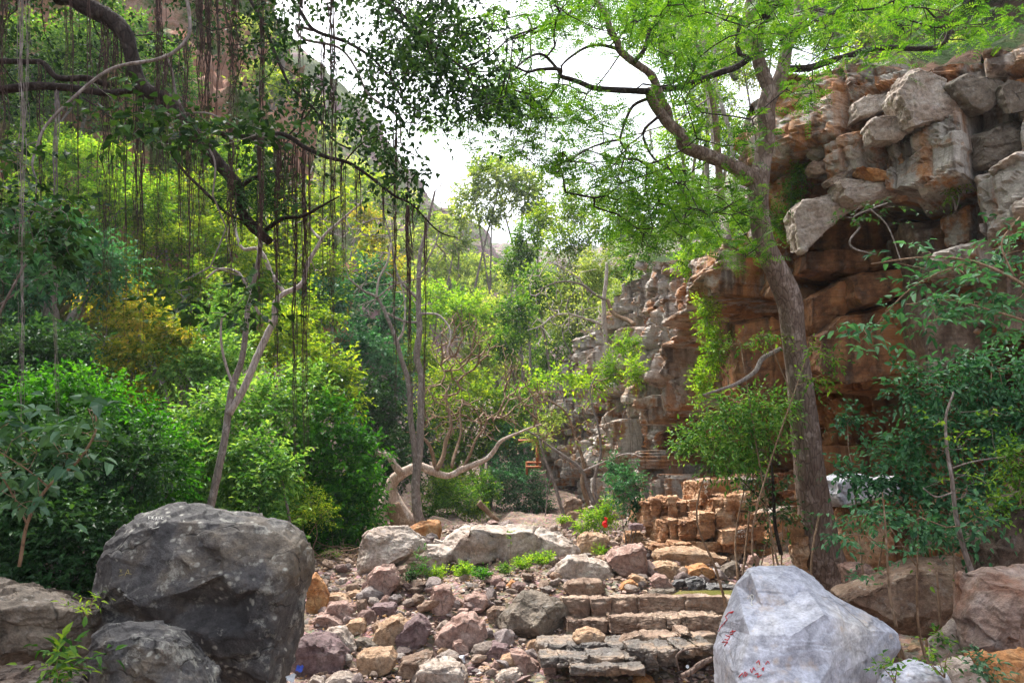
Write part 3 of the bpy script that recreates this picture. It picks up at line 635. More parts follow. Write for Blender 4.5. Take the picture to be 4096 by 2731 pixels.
# ---------------------------------------------------------------- boulders and ledges, each traced to its own place and size
ROCKS = []     # (x, y, radius) footprints
BVH = {}
def rock(c, pts, label, mat, name='rock', cat='rock', Y=None, th=0.8, ridge=None, edge=None, it=3, amp=0.035, chip=0.05, strata=0.0, stf=7.0, group=None, sink=0.12, lift=0.0, face=0.75, seed=None, stdir=(0.1, 0.15, 1.0), parent=None, shift=0.0, flake=0.014, inner=None, mx=30000):
    seed = seed if seed is not None else int(abs(pts[0][0] * 7 + pts[0][1] * 13)) % 9973
    xs_ = [p[0] for p in pts]; ys_ = [p[1] for p in pts]; cx = sum(xs_) / len(xs_); cy = sum(ys_) / len(ys_)
    if Y is None: Y = ghit(c, cx, max(ys_) - 0.04 * (max(ys_) - min(ys_)))
    wd = (max(xs_) - min(xs_)) / CR[c][2] / F * Y; T = th * wd if th < 3 else th - 3
    Y = Y + T * 0.35 + shift
    P = []; r = np.random.default_rng(seed)
    bot = max(ys_); hgt = bot - min(ys_)
    for (x, y) in pts:
        if y > bot - 0.12 * hgt: y = y + sink * hgt
        P.append(W(c, x, y, Y))
        k = 0.80 + 0.12 * r.random(); P.append(W(c, cx + (x - cx) * k, cy + (y - cy) * k, Y) + np.array([0, T * 0.55, 0]) * (0.85 + 0.3 * r.random()))
        k = face + 0.12 * r.random()
        if ridge is None: P.append(W(c, cx + (x - cx) * k, cy + (y - cy) * k + (0.08 * hgt), Y) - np.array([0, T * 0.42, 0]) * (0.7 + 0.6 * r.random()))
    for q in (ridge or []): P.append(W(c, q[0], q[1], Y - q[2]))
    P = np.array(P); T0 = None
    if inner is not None: P, T0 = facetmesh(c, pts, inner, Y, T)
    sz = float(np.mean(P.max(0) - P.min(0))); e = edge or max(0.022, min(0.06, sz * 0.05))
    V, Tt = rockshape(P, e, it, amp, seed, strata, stdir, stf, chip, flake, T0, mx)
    V = V + np.array([0, 0, lift])
    o = mesh(name, V, Tt, MT[mat] if isinstance(mat, str) else mat, parent)
    if parent is None: tag(o, label, cat, group)
    BVH[o.name] = (V, Tt); ROCKS.append((V[:, 0].mean(), V[:, 1].mean(), (V[:, 0].max() - V[:, 0].min()) * 0.42))
    return o
def decal(c, strokes, host, mat, w=4.0, name='painted_lettering', off=0.004):
    """painted strokes laid on the host rock's own surface"""
    V, T = BVH[host.name]; bv = BVHTree.FromPolygons([tuple(v) for v in V], [tuple(t) for t in T]); acc = Acc()
    for st in strokes:
        P = []
        for (x0, y0), (x1, y1) in zip(st[:-1], st[1:]):
            n = max(2, int(math.hypot(x1 - x0, y1 - y0) / 6))
            for t in np.linspace(0, 1, n, endpoint=False): P.append((x0 + (x1 - x0) * t, y0 + (y1 - y0) * t))
        P.append(st[-1]); W3 = []
        for (x, y) in P:
            d = ray(c, x, y); h = bv.ray_cast(Vector(CAM), Vector(d).normalized())
            if h[0] is not None: W3.append(np.array(h[0]) + np.array(h[1]) * off * (1 if np.dot(h[1], d) < 0 else -1))
        if len(W3) < 2: continue
        W3 = np.array(W3); R = np.full(len(W3), 0.5 * w / CR[c][2] / F * np.linalg.norm(W3[0] - CAM)) * (0.8 + 0.4 * rng.random(len(W3))); tube(acc, W3, R, 4)
    if acc.V: return acc.build(name, mat, host)
MT['paintw'] = plain('chalk white paint', (0.75, 0.73, 0.68)); MT['paintr'] = plain('red paint', (0.55, 0.03, 0.03)); MT['painty'] = plain('faded yellow paint', (0.4, 0.33, 0.12))

big = rock(7, [(565, 900), (610, 680), (700, 530), (850, 410), (950, 345), (1100, 300), (1220, 275), (1340, 258), (1450, 280), (1650, 295), (1800, 330), (1950, 370), (2040, 460), (2078, 560), (2085, 760), (2030, 1080), (1950, 1400), (1930, 1700), (600, 1700), (590, 1250), (620, 1000)],
           'huge dark grey boulder with lichen spots and faint lettering in the left foreground', 'grey', 'boulder', 'boulder', Y=6.6, th=0.62, it=1, amp=0.010, chip=0.014, edge=0.018, flake=0.011, mx=90000,
           inner=[(700, 640, .30), (860, 480, .28), (1120, 390, .30), (1400, 390, .36), (1700, 410, .38), (1900, 480, .36), (1985, 560, .42), (1950, 720, .55), (1880, 930, .60), (1830, 1200, .5), (1800, 1500, .55), (1500, 560, .5), (1200, 620, .5), (900, 700, .45), (700, 850, .42), (650, 930, .30), (680, 1010, .14), (860, 930, .52), (1150, 900, .58), (1260, 870, .6), (1300, 960, .36), (1560, 970, .38), (1600, 880, .62), (1750, 840, .6), (850, 1020, .26), (1100, 1100, .42), (1400, 1150, .5), (1650, 1150, .5), (1350, 1350, .3), (1550, 1400, .35), (1000, 1350, .35), (720, 1300, .25), (1300, 740, .56), (1460, 660, .44), (1500, 750, .62), (1290, 560, .42)], seed=5)
decal(7, [[(1000, 385), (1000, 362), (1012, 362)], [(1000, 373), (1010, 373)], [(1022, 385), (1022, 362)], [(1034, 362), (1023, 374), (1036, 386)], [(1045, 388), (1052, 366), (1060, 388)], [(1048, 380), (1058, 380)], [(1070, 366), (1070, 384), (1062, 386)], [(1098, 368), (1086, 368), (1084, 380), (1098, 384)],
          [(1052, 420), (1052, 400), (1064, 402), (1062, 411), (1052, 411)], [(1010, 430), (1030, 440)], [(1020, 445), (1070, 432)]], big, MT['paintw'], 3.5)
decal(7, [[(805, 715), (820, 735)], [(822, 715), (806, 736)], [(840, 760), (862, 715), (868, 740)], [(848, 740), (885, 748)], [(800, 760), (830, 750)]], big, MT['painty'], 3.0)
rock(7, [(545, 1420), (575, 1250), (620, 1170), (720, 1100), (850, 1055), (1000, 1062), (1180, 1130), (1290, 1225), (1340, 1350), (1430, 1480), (1520, 1700), (560, 1700)], 'smaller grey lichened boulder leaning at the foot of the huge left boulder', 'grey', 'boulder', 'boulder', Y=5.3, th=0.5,
     ridge=[(700, 1250, .3), (900, 1200, .3), (1100, 1240, .3), (950, 1450, .42), (1300, 1600, .3), (650, 1600, .3)], amp=0.02, chip=0.03, edge=0.016, seed=8, it=1, flake=0.018)
rock(7, [(-200, 780), (50, 765), (250, 800), (400, 830), (500, 880), (585, 940), (625, 1010), (600, 1180), (560, 1350), (400, 1420), (-200, 1450)], 'dark flat-topped boulder with broken brown front at the left edge', 'greybrown', 'boulder', 'boulder', Y=6.4, th=0.5, amp=0.02, chip=0.05, edge=0.02, strata=0.02, stf=5, it=1, flake=0.02,
     ridge=[(-100, 1000, .5), (200, 960, .45), (450, 1000, .35), (350, 1250, .45), (0, 1300, .5)], seed=11)
rock(7, [(-100, 1400), (100, 1370), (300, 1400), (480, 1430), (600, 1480), (620, 1700), (-100, 1700)], 'low brown rock under the flat-topped boulder in the bottom left corner', 'dkbrown', Y=5.6, th=0.5, chip=0.07, seed=3)
wb = rock(10, [(160, 1280), (215, 1130), (340, 850), (425, 745), (500, 724), (740, 720), (860, 795), (1050, 930), (1330, 1090), (1465, 1195), (1478, 1290), (1410, 1400), (1420, 1750), (180, 1750)],
     'large pale blue grey angular boulder with red scrawls in the right foreground', 'white', 'boulder', 'boulder', Y=6.0, th=0.55, it=1, amp=0.004, chip=0.006, edge=0.016, flake=0.004, mx=90000,
     inner=[(440, 770, .20), (600, 850, .27), (820, 850, .20), (395, 1080, .50), (438, 1205, .62), (360, 1560, .80), (740, 1190, .74), (960, 1050, .60), (1010, 1250, .66), (1005, 1410, .70), (1290, 1165, .28), (1400, 1300, .14), (620, 1430, .78), (860, 1620, .90), (250, 1300, .33), (1200, 1400, .45), (700, 985, .36), (520, 1000, .36)], seed=21)
decal(10, [[(325, 1040), (290, 1048), (268, 1075), (282, 1095), (262, 1115), (235, 1150), (220, 1180)], [(325, 1038), (318, 1050), (300, 1050)], [(300, 1185), (340, 1175)], [(318, 1170), (322, 1195), (300, 1200)], [(270, 1205), (300, 1215), (285, 1240), (262, 1232)], [(245, 1255), (285, 1252), (262, 1280)],
           [(360, 1500), (385, 1470), (395, 1500)], [(400, 1460), (420, 1475), (405, 1492), (398, 1462)], [(440, 1440), (450, 1470), (462, 1430), (475, 1455)], [(480, 1400), (500, 1380), (505, 1410)], [(470, 1480), (495, 1470), (490, 1500), (520, 1480)], [(520, 1440), (535, 1430), (530, 1455), (520, 1442)], [(545, 1410), (560, 1385), (575, 1405)]], wb, MT['paintr'], 5.0)
decal(10, [[(452, 920), (464, 925), (464, 950), (452, 958), (444, 945), (446, 925), (452, 920)], [(450, 960), (447, 998)], [(455, 1000), (452, 990)]], wb, MT['paintw'], 5.0)
rock(10, [(1965, 770), (2100, 720), (2250, 712), (2500, 700), (2500, 1500), (2080, 1500), (1990, 1395), (1925, 1340), (1912, 1210), (1990, 1150), (2005, 950)], 'big rust stained boulder with grey top cut by the right edge', 'rusty', 'boulder', 'boulder', Y=6.3, th=0.7, amp=0.03, chip=0.06, edge=0.022,
     ridge=[(2060, 800, .2), (2200, 1000, .4), (2180, 1150, .35), (2300, 1250, .55), (2000, 1300, .3), (2400, 900, .5)], seed=31)
rock(10, [(1960, 1330), (2060, 1320), (2500, 1290), (2500, 1700), (2000, 1700), (2000, 1450)], 'rusty orange rock under the rust stained boulder in the right corner', 'orange', Y=5.6, th=0.4, chip=0.08, seed=32)
rock(10, [(1030, 930), (1200, 850), (1420, 840), (1500, 700), (1700, 660), (1890, 640), (1990, 760), (2010, 960), (1870, 1060), (1700, 1165), (1480, 1160), (1200, 1100)], 'wide flat-topped brown slab behind the pale boulder with saplings before it', 'brown', 'boulder', 'boulder', Y=8.2, th=0.5, chip=0.03, amp=0.02, edge=0.03,
     ridge=[(1100, 960, .2), (1420, 880, .25), (1520, 780, .3), (1900, 760, .3), (1850, 1000, .4), (1480, 1120, .35)], seed=33)
rock(10, [(2060, 400), (2150, 340), (2300, 210), (2500, 100), (2500, 700), (2250, 715), (1990, 745), (2040, 560)], 'dark slanting boulder high at the right edge among leaves', 'dkbrown', 'boulder', 'boulder', Y=7.6, th=0.7, chip=0.06, seed=34)
rock(10, [(1665, 1250), (1850, 1090), (2010, 960), (2030, 1090), (1960, 1250), (1900, 1390), (1740, 1395)], 'tilted tan slab resting against the rust stained boulder', 'pale', Y=6.5, th=0.3, chip=0.03, seed=35)
rock(10, [(1330, 1640), (1410, 1480), (1500, 1420), (1620, 1400), (1800, 1440), (1900, 1640)], 'flat pale blue slab at the bottom beside the angular boulder', 'white', Y=5.5, th=0.5, chip=0.02, seed=36)
rock(10, [(1760, 1440), (1850, 1380), (1970, 1345), (2090, 1480), (2120, 1640), (1800, 1640)], 'pale slab with a leafy weed at the bottom right', 'pale', Y=5.5, th=0.5, chip=0.03, seed=37)
rock(10, [(1490, 1370), (1530, 1320), (1600, 1350), (1590, 1390), (1530, 1392)], 'small pale stone right of the angular boulder', 'pale', th=0.7)
rock(10, [(1540, 1300), (1590, 1268), (1660, 1300), (1620, 1322), (1560, 1320)], 'small tan stone behind the tilted tan slab foot', 'tan', th=0.7)
rock(10, [(1450, 1340), (1480, 1300), (1525, 1320), (1490, 1355)], 'small mauve stone touching the right side of the angular boulder', 'mauve', th=0.8)
rock(10, [(700, 400), (730, 340), (800, 380), (840, 500), (850, 770), (770, 790), (725, 650)], 'upright rust coloured rock column left of the big trunk foot', 'ledgeorange', 'rock_column', 'rock', Y=10.8, th=0.8, strata=0.02, seed=40)
rock(10, [(1080, 720), (1160, 700), (1280, 720), (1300, 770), (1180, 850), (1110, 860)], 'mauve rock behind the wide slab right of the big trunk', 'mauve', Y=10.2, th=0.8, seed=41)
rock(10, [(950, 210), (960, 110), (1040, 85), (1350, 80), (1480, 110), (1440, 200), (1200, 260), (1000, 270)], 'pale grey slab glimpsed behind the leaves right of the big trunk', 'white', Y=11.2, th=0.6, seed=42)
rock(10, [(1000, 400), (1080, 300), (1300, 280), (1420, 360), (1430, 560), (1330, 700), (1060, 700), (1010, 560)], 'orange brown block in shade right of the big trunk', 'ledgeorange', Y=11.3, th=0.6, seed=43, strata=0.02)
# the middle of the stream bed
rock(8, [(545, 665), (575, 520), (600, 390), (640, 345), (740, 308), (950, 318), (1060, 380), (1110, 480), (1000, 560), (880, 640), (720, 695), (620, 705)], 'big wedge boulder with pale blue top and tan front left of the long ledge', 'pale', 'boulder', 'boulder', th=0.6, chip=0.03, edge=0.03,
     ridge=[(640, 380, .15), (930, 470, .3), (1040, 400, .15), (800, 620, .4), (620, 640, .25), (960, 530, .35)], seed=51)
rock(8, [(930, 330), (1040, 290), (1130, 262), (1225, 268), (1240, 340), (1215, 430), (1150, 450), (1000, 440)], 'rounded orange tan boulder behind the wedge boulder', 'orange', 'boulder', 'boulder', Y=18.5, seed=52)
rock(8, [(900, 560), (930, 500), (1120, 455), (1340, 490), (1360, 540), (1330, 620), (1100, 680), (920, 640)], 'low pale blue slabs before the long ledge with weeds on them', 'pale', th=0.5, chip=0.06, strata=0.03, stf=6, seed=53)
rock(9, [(-640, 500), (-600, 420), (-500, 330), (-430, 290), (-200, 280), (60, 285), (200, 300), (300, 335), (370, 360), (470, 440), (530, 520), (480, 570), (200, 570), (-200, 590), (-500, 590)], 'long low pale grey ledge with fluted upright front across the stream bed', 'pale', 'rock_ledge', 'rock ledge', th=0.35, chip=0.022, strata=0.10, stf=0.9, stdir=(1, 0.2, 0.05), edge=0.05, seed=54, it=2)
for pts, lab, mt in [
    ([(640, 765), (655, 700), (700, 645), (740, 618), (860, 612), (905, 700), (895, 800), (770, 870), (700, 885)], 'mauve boulder with pale flat top before the wedge boulder', 'mauve'),
    ([(470, 800), (480, 770), (560, 762), (588, 800), (560, 832), (480, 832)], 'oval brown stone left of the mauve flat-topped boulder', 'brown'),
    ([(490, 850), (540, 822), (612, 840), (600, 882), (520, 888)], 'small tan stone below the oval brown stone', 'tan'),
    ([(308, 900), (340, 852), (420, 842), (480, 870), (512, 918), (330, 930)], 'low rounded tan rock behind the pink rock', 'tan'),
    ([(300, 985), (340, 920), (480, 910), (545, 950), (556, 1045), (470, 1062), (380, 1042), (310, 1015)], 'pink rock with flat cut face near the huge left boulder', 'mauve'),
    ([(735, 920), (760, 875), (790, 862), (850, 890), (858, 950), (760, 960)], 'knobbly pink stone stacked above a purple one', 'mauve'),
    ([(650, 985), (700, 930), (860, 930), (882, 980), (860, 1022), (740, 1035)], 'dark pinkish purple rock under the knobbly pink stone', 'purple'),
    ([(545, 960), (560, 900), (630, 890), (640, 960), (600, 1010)], 'dark grey brown stone right of the pink rock', 'brown'),
    ([(1148, 890), (1180, 790), (1255, 772), (1325, 795), (1338, 880), (1315, 975), (1200, 1015), (1150, 995)], 'tall tan and mauve rock standing upright amid gravel', 'mauve'),
    ([(1420, 870), (1500, 842), (1602, 880), (1612, 940), (1540, 995), (1430, 965)], 'reddish mauve rock right of the upright tan rock', 'mauve'),
    ([(1752, 780), (1800, 733), (1862, 770), (1862, 818), (1780, 815)], 'small ochre stone below the green weeds', 'orange'),
    ([(212, 1065), (260, 1008), (340, 1008), (462, 1080), (450, 1115), (230, 1105)], 'low tan purple slab below the pink rock', 'mauve'),
    ([(460, 1115), (500, 1060), (610, 1048), (638, 1120), (632, 1175), (520, 1165)], 'pale tan broken rock right of the low slab', 'tan'),
    ([(60, 1400), (80, 1230), (130, 1160), (280, 1175), (440, 1265), (482, 1350), (442, 1450), (300, 1500), (120, 1490)], 'big round purple brown boulder beside the huge boulder foot', 'purple'),
    ([(270, 1195), (350, 1128), (440, 1120), (520, 1200), (562, 1270), (540, 1330), (470, 1340)], 'grey tan rock behind the round purple brown boulder', 'pale'),
    ([(670, 1235), (700, 1120), (780, 1058), (900, 1008), (995, 1060), (890, 1200), (860, 1245), (760, 1270)], 'tan wedge rock leaning on the deep purple block', 'tan'),
    ([(868, 1185), (940, 1100), (1060, 1003), (1112, 1040), (1158, 1110), (1125, 1205), (1000, 1275), (890, 1270)], 'deep purple angular block in the middle of the rubble', 'purple'),
    ([(1175, 1180), (1240, 1108), (1420, 1008), (1500, 1003), (1592, 1080), (1622, 1190), (1500, 1255), (1320, 1305), (1190, 1270)], 'large mauve grey boulder right of the deep purple block', 'mauve'),
    ([(1320, 1300), (1330, 1228), (1400, 1220), (1472, 1290), (1440, 1345)], 'pink brown stone below the large mauve grey boulder', 'mauve'),
    ([(1460, 1285), (1520, 1222), (1642, 1240), (1610, 1300), (1520, 1318)], 'smooth pale lilac stone', 'white'),
    ([(1562, 1345), (1650, 1238), (1772, 1258), (1792, 1300), (1700, 1365), (1600, 1385)], 'dark plum stone right of the smooth lilac stone', 'purple'),
    ([(1918, 1270), (1945, 1222), (2000, 1213), (2018, 1260), (1975, 1303), (1925, 1303)], 'egg shaped tan stone by the low ledges', 'tan'),
    ([(562, 1385), (580, 1318), (680, 1287), (840, 1295), (895, 1350), (862, 1435), (720, 1515), (620, 1508)], 'large flat tan boulder near the bottom of the rubble', 'tan'),
    ([(878, 1445), (930, 1360), (1080, 1318), (1172, 1328), (1190, 1390), (1085, 1455), (995, 1548), (890, 1510)], 'dark brown rock between the flat tan boulder and a pale boulder', 'brown'),
    ([(960, 1610), (1055, 1420), (1140, 1383), (1280, 1388), (1402, 1428), (1445, 1500), (1435, 1620)], 'big pale pinkish boulder cut by the bottom edge', 'pale'),
    ([(1690, 1405), (1720, 1350), (1850, 1318), (1862, 1380), (1800, 1435), (1720, 1435)], 'small angular cream rock', 'tan'),
    ([(1655, 1530), (1720, 1470), (1850, 1438), (1878, 1480), (1845, 1545), (1700, 1560)], 'grey tan rock under the small cream rock', 'pale'),
    ([(295, 1550), (380, 1488), (480, 1488), (565, 1550), (540, 1600), (320, 1600)], 'flat greenish tan slab at the bottom beside the round boulder', 'pale'),
    ([(145, 1590), (210, 1498), (285, 1540), (310, 1600)], 'pointed pale stone at the bottom left of the rubble', 'pale'),
    ([(1300, 1355), (1420, 1342), (1435, 1392), (1350, 1405)], 'flat bluish stone half buried near the big pale boulder', 'white'),
    ([(1625, 1435), (1660, 1378), (1722, 1400), (1702, 1445)], 'small mauve block left of the cream rock', 'mauve'),
    ([(1780, 1295), (1900, 1308), (1960, 1370), (2035, 1410), (2000, 1458), (1850, 1440)], 'smooth mauve slab beside the egg shaped stone', 'mauve'),
    ([(1600, 985), (1660, 943), (1760, 958), (1705, 1090), (1605, 1070)], 'brown rock tucked behind the large grey tan boulder', 'brown'),
    ([(150, 900), (180, 700), (240, 688), (332, 860), (312, 965), (160, 1020)], 'orange brown broken rock at the right side of the huge boulder', 'orange'),
    ([(1328, 925), (1360, 878), (1422, 910), (1412, 955), (1340, 950)], 'little mauve stone between the upright rock and the reddish one', 'mauve'),
    ([(1350, 1025), (1380, 968), (1452, 970), (1442, 1015)], 'little pink stone above the large mauve grey boulder', 'mauve'),
    ([(388, 765), (420, 718), (472, 725), (462, 775)], 'small grey stone left of the oval brown stone', 'pale'),
    ([(715, 642), (720, 608), (780, 602), (812, 625), (790, 648)], 'small white cap stone lying on the mauve flat-topped boulder', 'white'),
    ([(1200, 1310), (1240, 1275), (1300, 1290), (1290, 1340), (1215, 1345)], 'small tan stone left of the pink brown stone', 'tan'),
    ([(560, 1210), (620, 1200), (740, 1280), (700, 1310), (570, 1290)], 'thin blue grey slab above the flat tan boulder', 'greybrown'),
    ([(1440, 1440), (1500, 1435), (1512, 1490), (1450, 1500)], 'round purple pebble stone right of the big pale boulder', 'purple'),
    ([(1530, 1440), (1620, 1430), (1640, 1465), (1550, 1470)], 'small flat tan stone right of the round purple one', 'tan'),
    ([(2040, 1440), (2090, 1400), (2150, 1420), (2160, 1490), (2080, 1520)], 'grey mauve stone at the left end of the dark ledges', 'mauve'),
    ]:
    far_ = pts[0][1] < 800
    rock(8, pts, lab, mt, th=0.75, chip=0.055, it=1, face=0.85, lift=0.03 if 'white cap' in lab else 0, Y=None)
for pts, lab, mt, kw in [
    ([(-147, 1185), (-137, 1080), (-67, 1000), (43, 850), (93, 812), (260, 868), (400, 908), (448, 970), (442, 1070), (350, 1230), (100, 1228), (-100, 1210)], 'large angular grey tan boulder left of the stepped ledges', 'greybrown', dict(ridge=[(0, 1000, .3), (80, 880, .15), (180, 1120, .45), (300, 960, .25), (-60, 1150, .3), (230, 1200, .4)], chip=0.03, edge=0.025)),
    ([(503, 455), (530, 388), (600, 348), (720, 362), (782, 400), (742, 475), (650, 535), (520, 515)], 'round pale cream boulder on the rock shelf', 'tan', {}),
    ([(720, 565), (780, 500), (900, 448), (1032, 452), (1072, 520), (1092, 690), (1062, 735), (900, 700), (790, 640)], 'broad pink grey boulder leaning behind the purple block', 'mauve', {}),
    ([(310, 705), (375, 590), (450, 542), (640, 552), (772, 598), (825, 680), (795, 765), (640, 735), (400, 730), (320, 752)], 'broad grey pink boulder left of the pink grey one', 'pale', {}),
    ([(748, 572), (862, 578), (918, 660), (892, 695), (820, 635)], 'purple block wedged between the two broad boulders', 'purple', {}),
    ([(408, 785), (440, 738), (560, 722), (700, 732), (734, 790), (724, 868), (600, 890), (470, 868)], 'dark olive brown oval boulder above the stepped ledges', 'brown', {}),
    ([(858, 805), (900, 748), (970, 728), (1003, 770), (1003, 820), (900, 832)], 'small orange cube-like rock right of the oval boulder', 'orange', {}),
    ([(928, 715), (960, 688), (1062, 718), (1084, 762), (1020, 785)], 'tan chunk behind the small orange rock', 'tan', {}),
    ([(1095, 740), (1160, 690), (1225, 698), (1284, 780), (1265, 835), (1130, 810)], 'grey mauve rounded rock next to the dark wet rocks', 'mauve', {}),
    ([(1025, 842), (1080, 808), (1300, 798), (1314, 855), (1150, 870), (1055, 868)], 'flat grey rock at the left end of the green pool', 'greybrown', {}),
    ([(1278, 780), (1310, 738), (1385, 738), (1345, 808)], 'small black wet rock beside the green pool', 'dark', {}),
    ([(1308, 835), (1370, 748), (1480, 698), (1545, 738), (1505, 795), (1360, 838)], 'leaning black wet slab above the green pool', 'dark', {}),
    ([(1545, 805), (1580, 768), (1800, 785), (1805, 825), (1600, 832)], 'low dark rock along the far edge of the green pool', 'dark', {}),
    ([(1090, 625), (1200, 588), (1330, 598), (1374, 650), (1344, 728), (1270, 740), (1180, 690)], 'sunlit tan broken rock under the flat cream slab', 'tan', {}),
    ([(1115, 545), (1170, 488), (1300, 468), (1440, 472), (1500, 508), (1600, 530), (1732, 540), (1745, 582), (1660, 615), (1300, 615), (1180, 600)], 'wide flat cream slab lying across the rocks', 'tan', dict(chip=0.03, strata=0.02, th=0.5)),
    ([(1345, 735), (1400, 640), (1520, 598), (1602, 640), (1615, 705), (1500, 728), (1400, 750)], 'bright orange tan rock under the flat cream slab at right', 'orange', {}),
    ([(1668, 685), (1690, 630), (1780, 578), (1824, 610), (1815, 695), (1730, 718)], 'grey tan block right of the bright orange rock', 'greybrown', {}),
    ([(1568, 500), (1580, 440), (1660, 403), (1693, 430), (1684, 505), (1620, 528)], 'reddish brown rounded boulder before the ledge wall', 'mauve', {}),
    ([(1438, 475), (1450, 425), (1490, 413), (1503, 450), (1482, 486)], 'little upright brown stone before the ledge wall', 'brown', {}),
    ([(1498, 475), (1510, 435), (1572, 440), (1568, 490)], 'small cream block between two brown stones', 'tan', {}),
    ([(1728, 545), (1760, 500), (1852, 483), (1832, 545), (1780, 595)], 'tan angular rock right of the flat cream slab', 'tan', {}),
    ([(1838, 505), (1880, 460), (1962, 438), (1905, 525)], 'orange slab leaning on the ledge wall', 'orange', {}),
    ([(1883, 605), (1900, 540), (1952, 523), (1983, 560), (1973, 635), (1910, 640)], 'mauve egg shaped rock at the right of the rubble', 'mauve', {}),
    ([(928, 332), (940, 303), (1000, 290), (1047, 300), (1042, 337), (980, 348)], 'small dark capstone perched on the tan blocks', 'purple', dict(lift=0.02, Y=16.2)),
    ([(885, 410), (900, 348), (1020, 343), (1062, 380), (1042, 448), (920, 450)], 'tan block at the left end of the ledge wall', 'ledgeorange', {}),
    ([(1060, 370), (1100, 330), (1172, 325), (1175, 390), (1150, 430), (1062, 428)], 'orange block beside the tan block of the ledge wall', 'ledgeorange', {}),
    ([(1028, 432), (1040, 400), (1112, 418), (1124, 455), (1070, 465)], 'brown stone fallen below the tan block', 'brown', {}),
    ([(488, 1205), (510, 1150), (600, 1118), (700, 1148), (738, 1178), (702, 1225), (600, 1245), (510, 1235)], 'cream and orange boulder sitting in the dark channel', 'tan', dict(Y=9.6)),
    ([(838, 1235), (900, 1190), (1012, 1153), (1062, 1190), (1042, 1235)], 'brown wedge stones in the channel right of the cream boulder', 'brown', dict(Y=9.8)),
    ([(950, 1610), (980, 1508), (1060, 1488), (1132, 1530), (1160, 1610)], 'orange tan stone at the bottom centre', 'orange', {}),
    ([(1115, 1520), (1160, 1472), (1242, 1483), (1275, 1530), (1200, 1545)], 'grey tan round stone at the bottom centre', 'greybrown', {}),
    ([(1160, 1600), (1200, 1540), (1290, 1545), (1310, 1600)], 'pink flat stone under the grey tan round stone', 'mauve', {}),
    ([(380, 260), (400, 225), (480, 222), (510, 270), (480, 330), (400, 330)], 'pinkish earth coloured rock behind the long ledge', 'mauve', {}),
    ([(430, 215), (460, 190), (540, 192), (590, 225), (560, 240), (450, 238)], 'flat tan rock above the pinkish rock behind the ledge', 'tan', {}),
    ([(395, 190), (420, 90), (500, 70), (560, 110), (570, 190), (520, 215), (420, 205)], 'layered tan rock stack under the far cliff', 'ledge', dict(strata=0.03)),
    ]:
    rock(9, pts, lab, mt, **{**dict(th=0.75, chip=0.05, it=1, face=0.85), **kw})
# stepped ledges: every course is one mass of jointed blocks
def course(c, cuts, Y, depth, label, mat, seed, name='rock_ledge', **kw):
    r = np.random.default_rng(seed); acc = Acc()
    for (x0, x1, yt, yb, dy) in cuts:
        P = []; yy = Y + dy
        for k, zz_ in ((0.0, 0), (1.0, depth)):
            for x, y in ((x0, yt), (x1 - 3, yt), (x1 - 3, yb), (x0, yb)):
                p = W(c, x + r.normal() * kw.get('jit', 5), y + r.normal() * kw.get('jit', 5), yy + r.normal() * .02); P.append(p + np.array([0.0, zz_ * (1 + .3 * r.random()), 0.0]) - (np.array([0, 0, 0.02]) if zz_ else 0))
        mid = W(c, (x0 + x1) / 2, (yt + yb) / 2 + r.normal() * 5, yy - 0.03 - 0.04 * r.random()); P.append(mid)
        V, T = rockshape(np.array(P), 0.03, 1, 0.035, seed + int(x0), kw.get('strata', 0.008), (0.03, 0.1, 1), 9, kw.get('chip', 0.03), 0.02); acc.add(V, T)
    V, T, t = acc.out(); o = mesh(name, V, T, MT[mat]); tag(o, label, 'rock ledge'); ROCKS.append((V[:, 0].mean(), V[:, 1].mean(), 0)); BVH[o.name] = (V, T); return o
course(9, [(400, 632, 885, 1050, .06), (628, 792, 884, 1058, 0), (788, 1012, 880, 1036, .04), (1008, 1395, 868, 1030, 0), (1392, 1735, 871, 1030, -.03), (1732, 1900, 878, 1030, 0)], 11.2, 0.3, 'top course of the stepped ledges, holding back the green pool', 'ledge', 61)
course(9, [(440, 780, 1068, 1180, .25), (775, 1248, 1032, 1178, 0), (1244, 1370, 1040, 1145, -.03), (1366, 1700, 1033, 1185, -.02)], 10.7, 0.9, 'second course of the stepped ledges with long brown blocks', 'ledge', 62)
course(9, [(1060, 1300, 1188, 1222, 0), (1296, 1640, 1184, 1226, .03), (1350, 1440, 1150, 1195, -.05)], 10.2, 0.6, 'thin third course of the stepped ledges above the dark water', 'ledge', 63)
course(9, [(205, 450, 1250, 1345, .1), (440, 760, 1246, 1350, 0), (755, 960, 1252, 1345, .1), (940, 1080, 1290, 1420, -.35), (1070, 1170, 1300, 1460, -.4), (1165, 1330, 1300, 1440, -.3), (1325, 1480, 1285, 1370, .0), (1475, 1620, 1265, 1330, .1)], 9.5, 0.55, 'fourth course of the stepped ledges, dark and wet on the left', 'ledgedark', 64)
course(9, [(225, 400, 1360, 1440, .1), (370, 620, 1355, 1440, 0), (615, 915, 1352, 1435, -.03), (910, 1010, 1365, 1415, .05)], 8.95, 0.45, 'fifth course of the stepped ledges with small jointed blocks', 'ledgedark', 65)
course(9, [(470, 885, 1435, 1500, 0), (868, 1075, 1440, 1510, -.05)], 8.6, 0.3, 'lowest course of the stepped ledges near the bottom', 'ledgedark', 66)
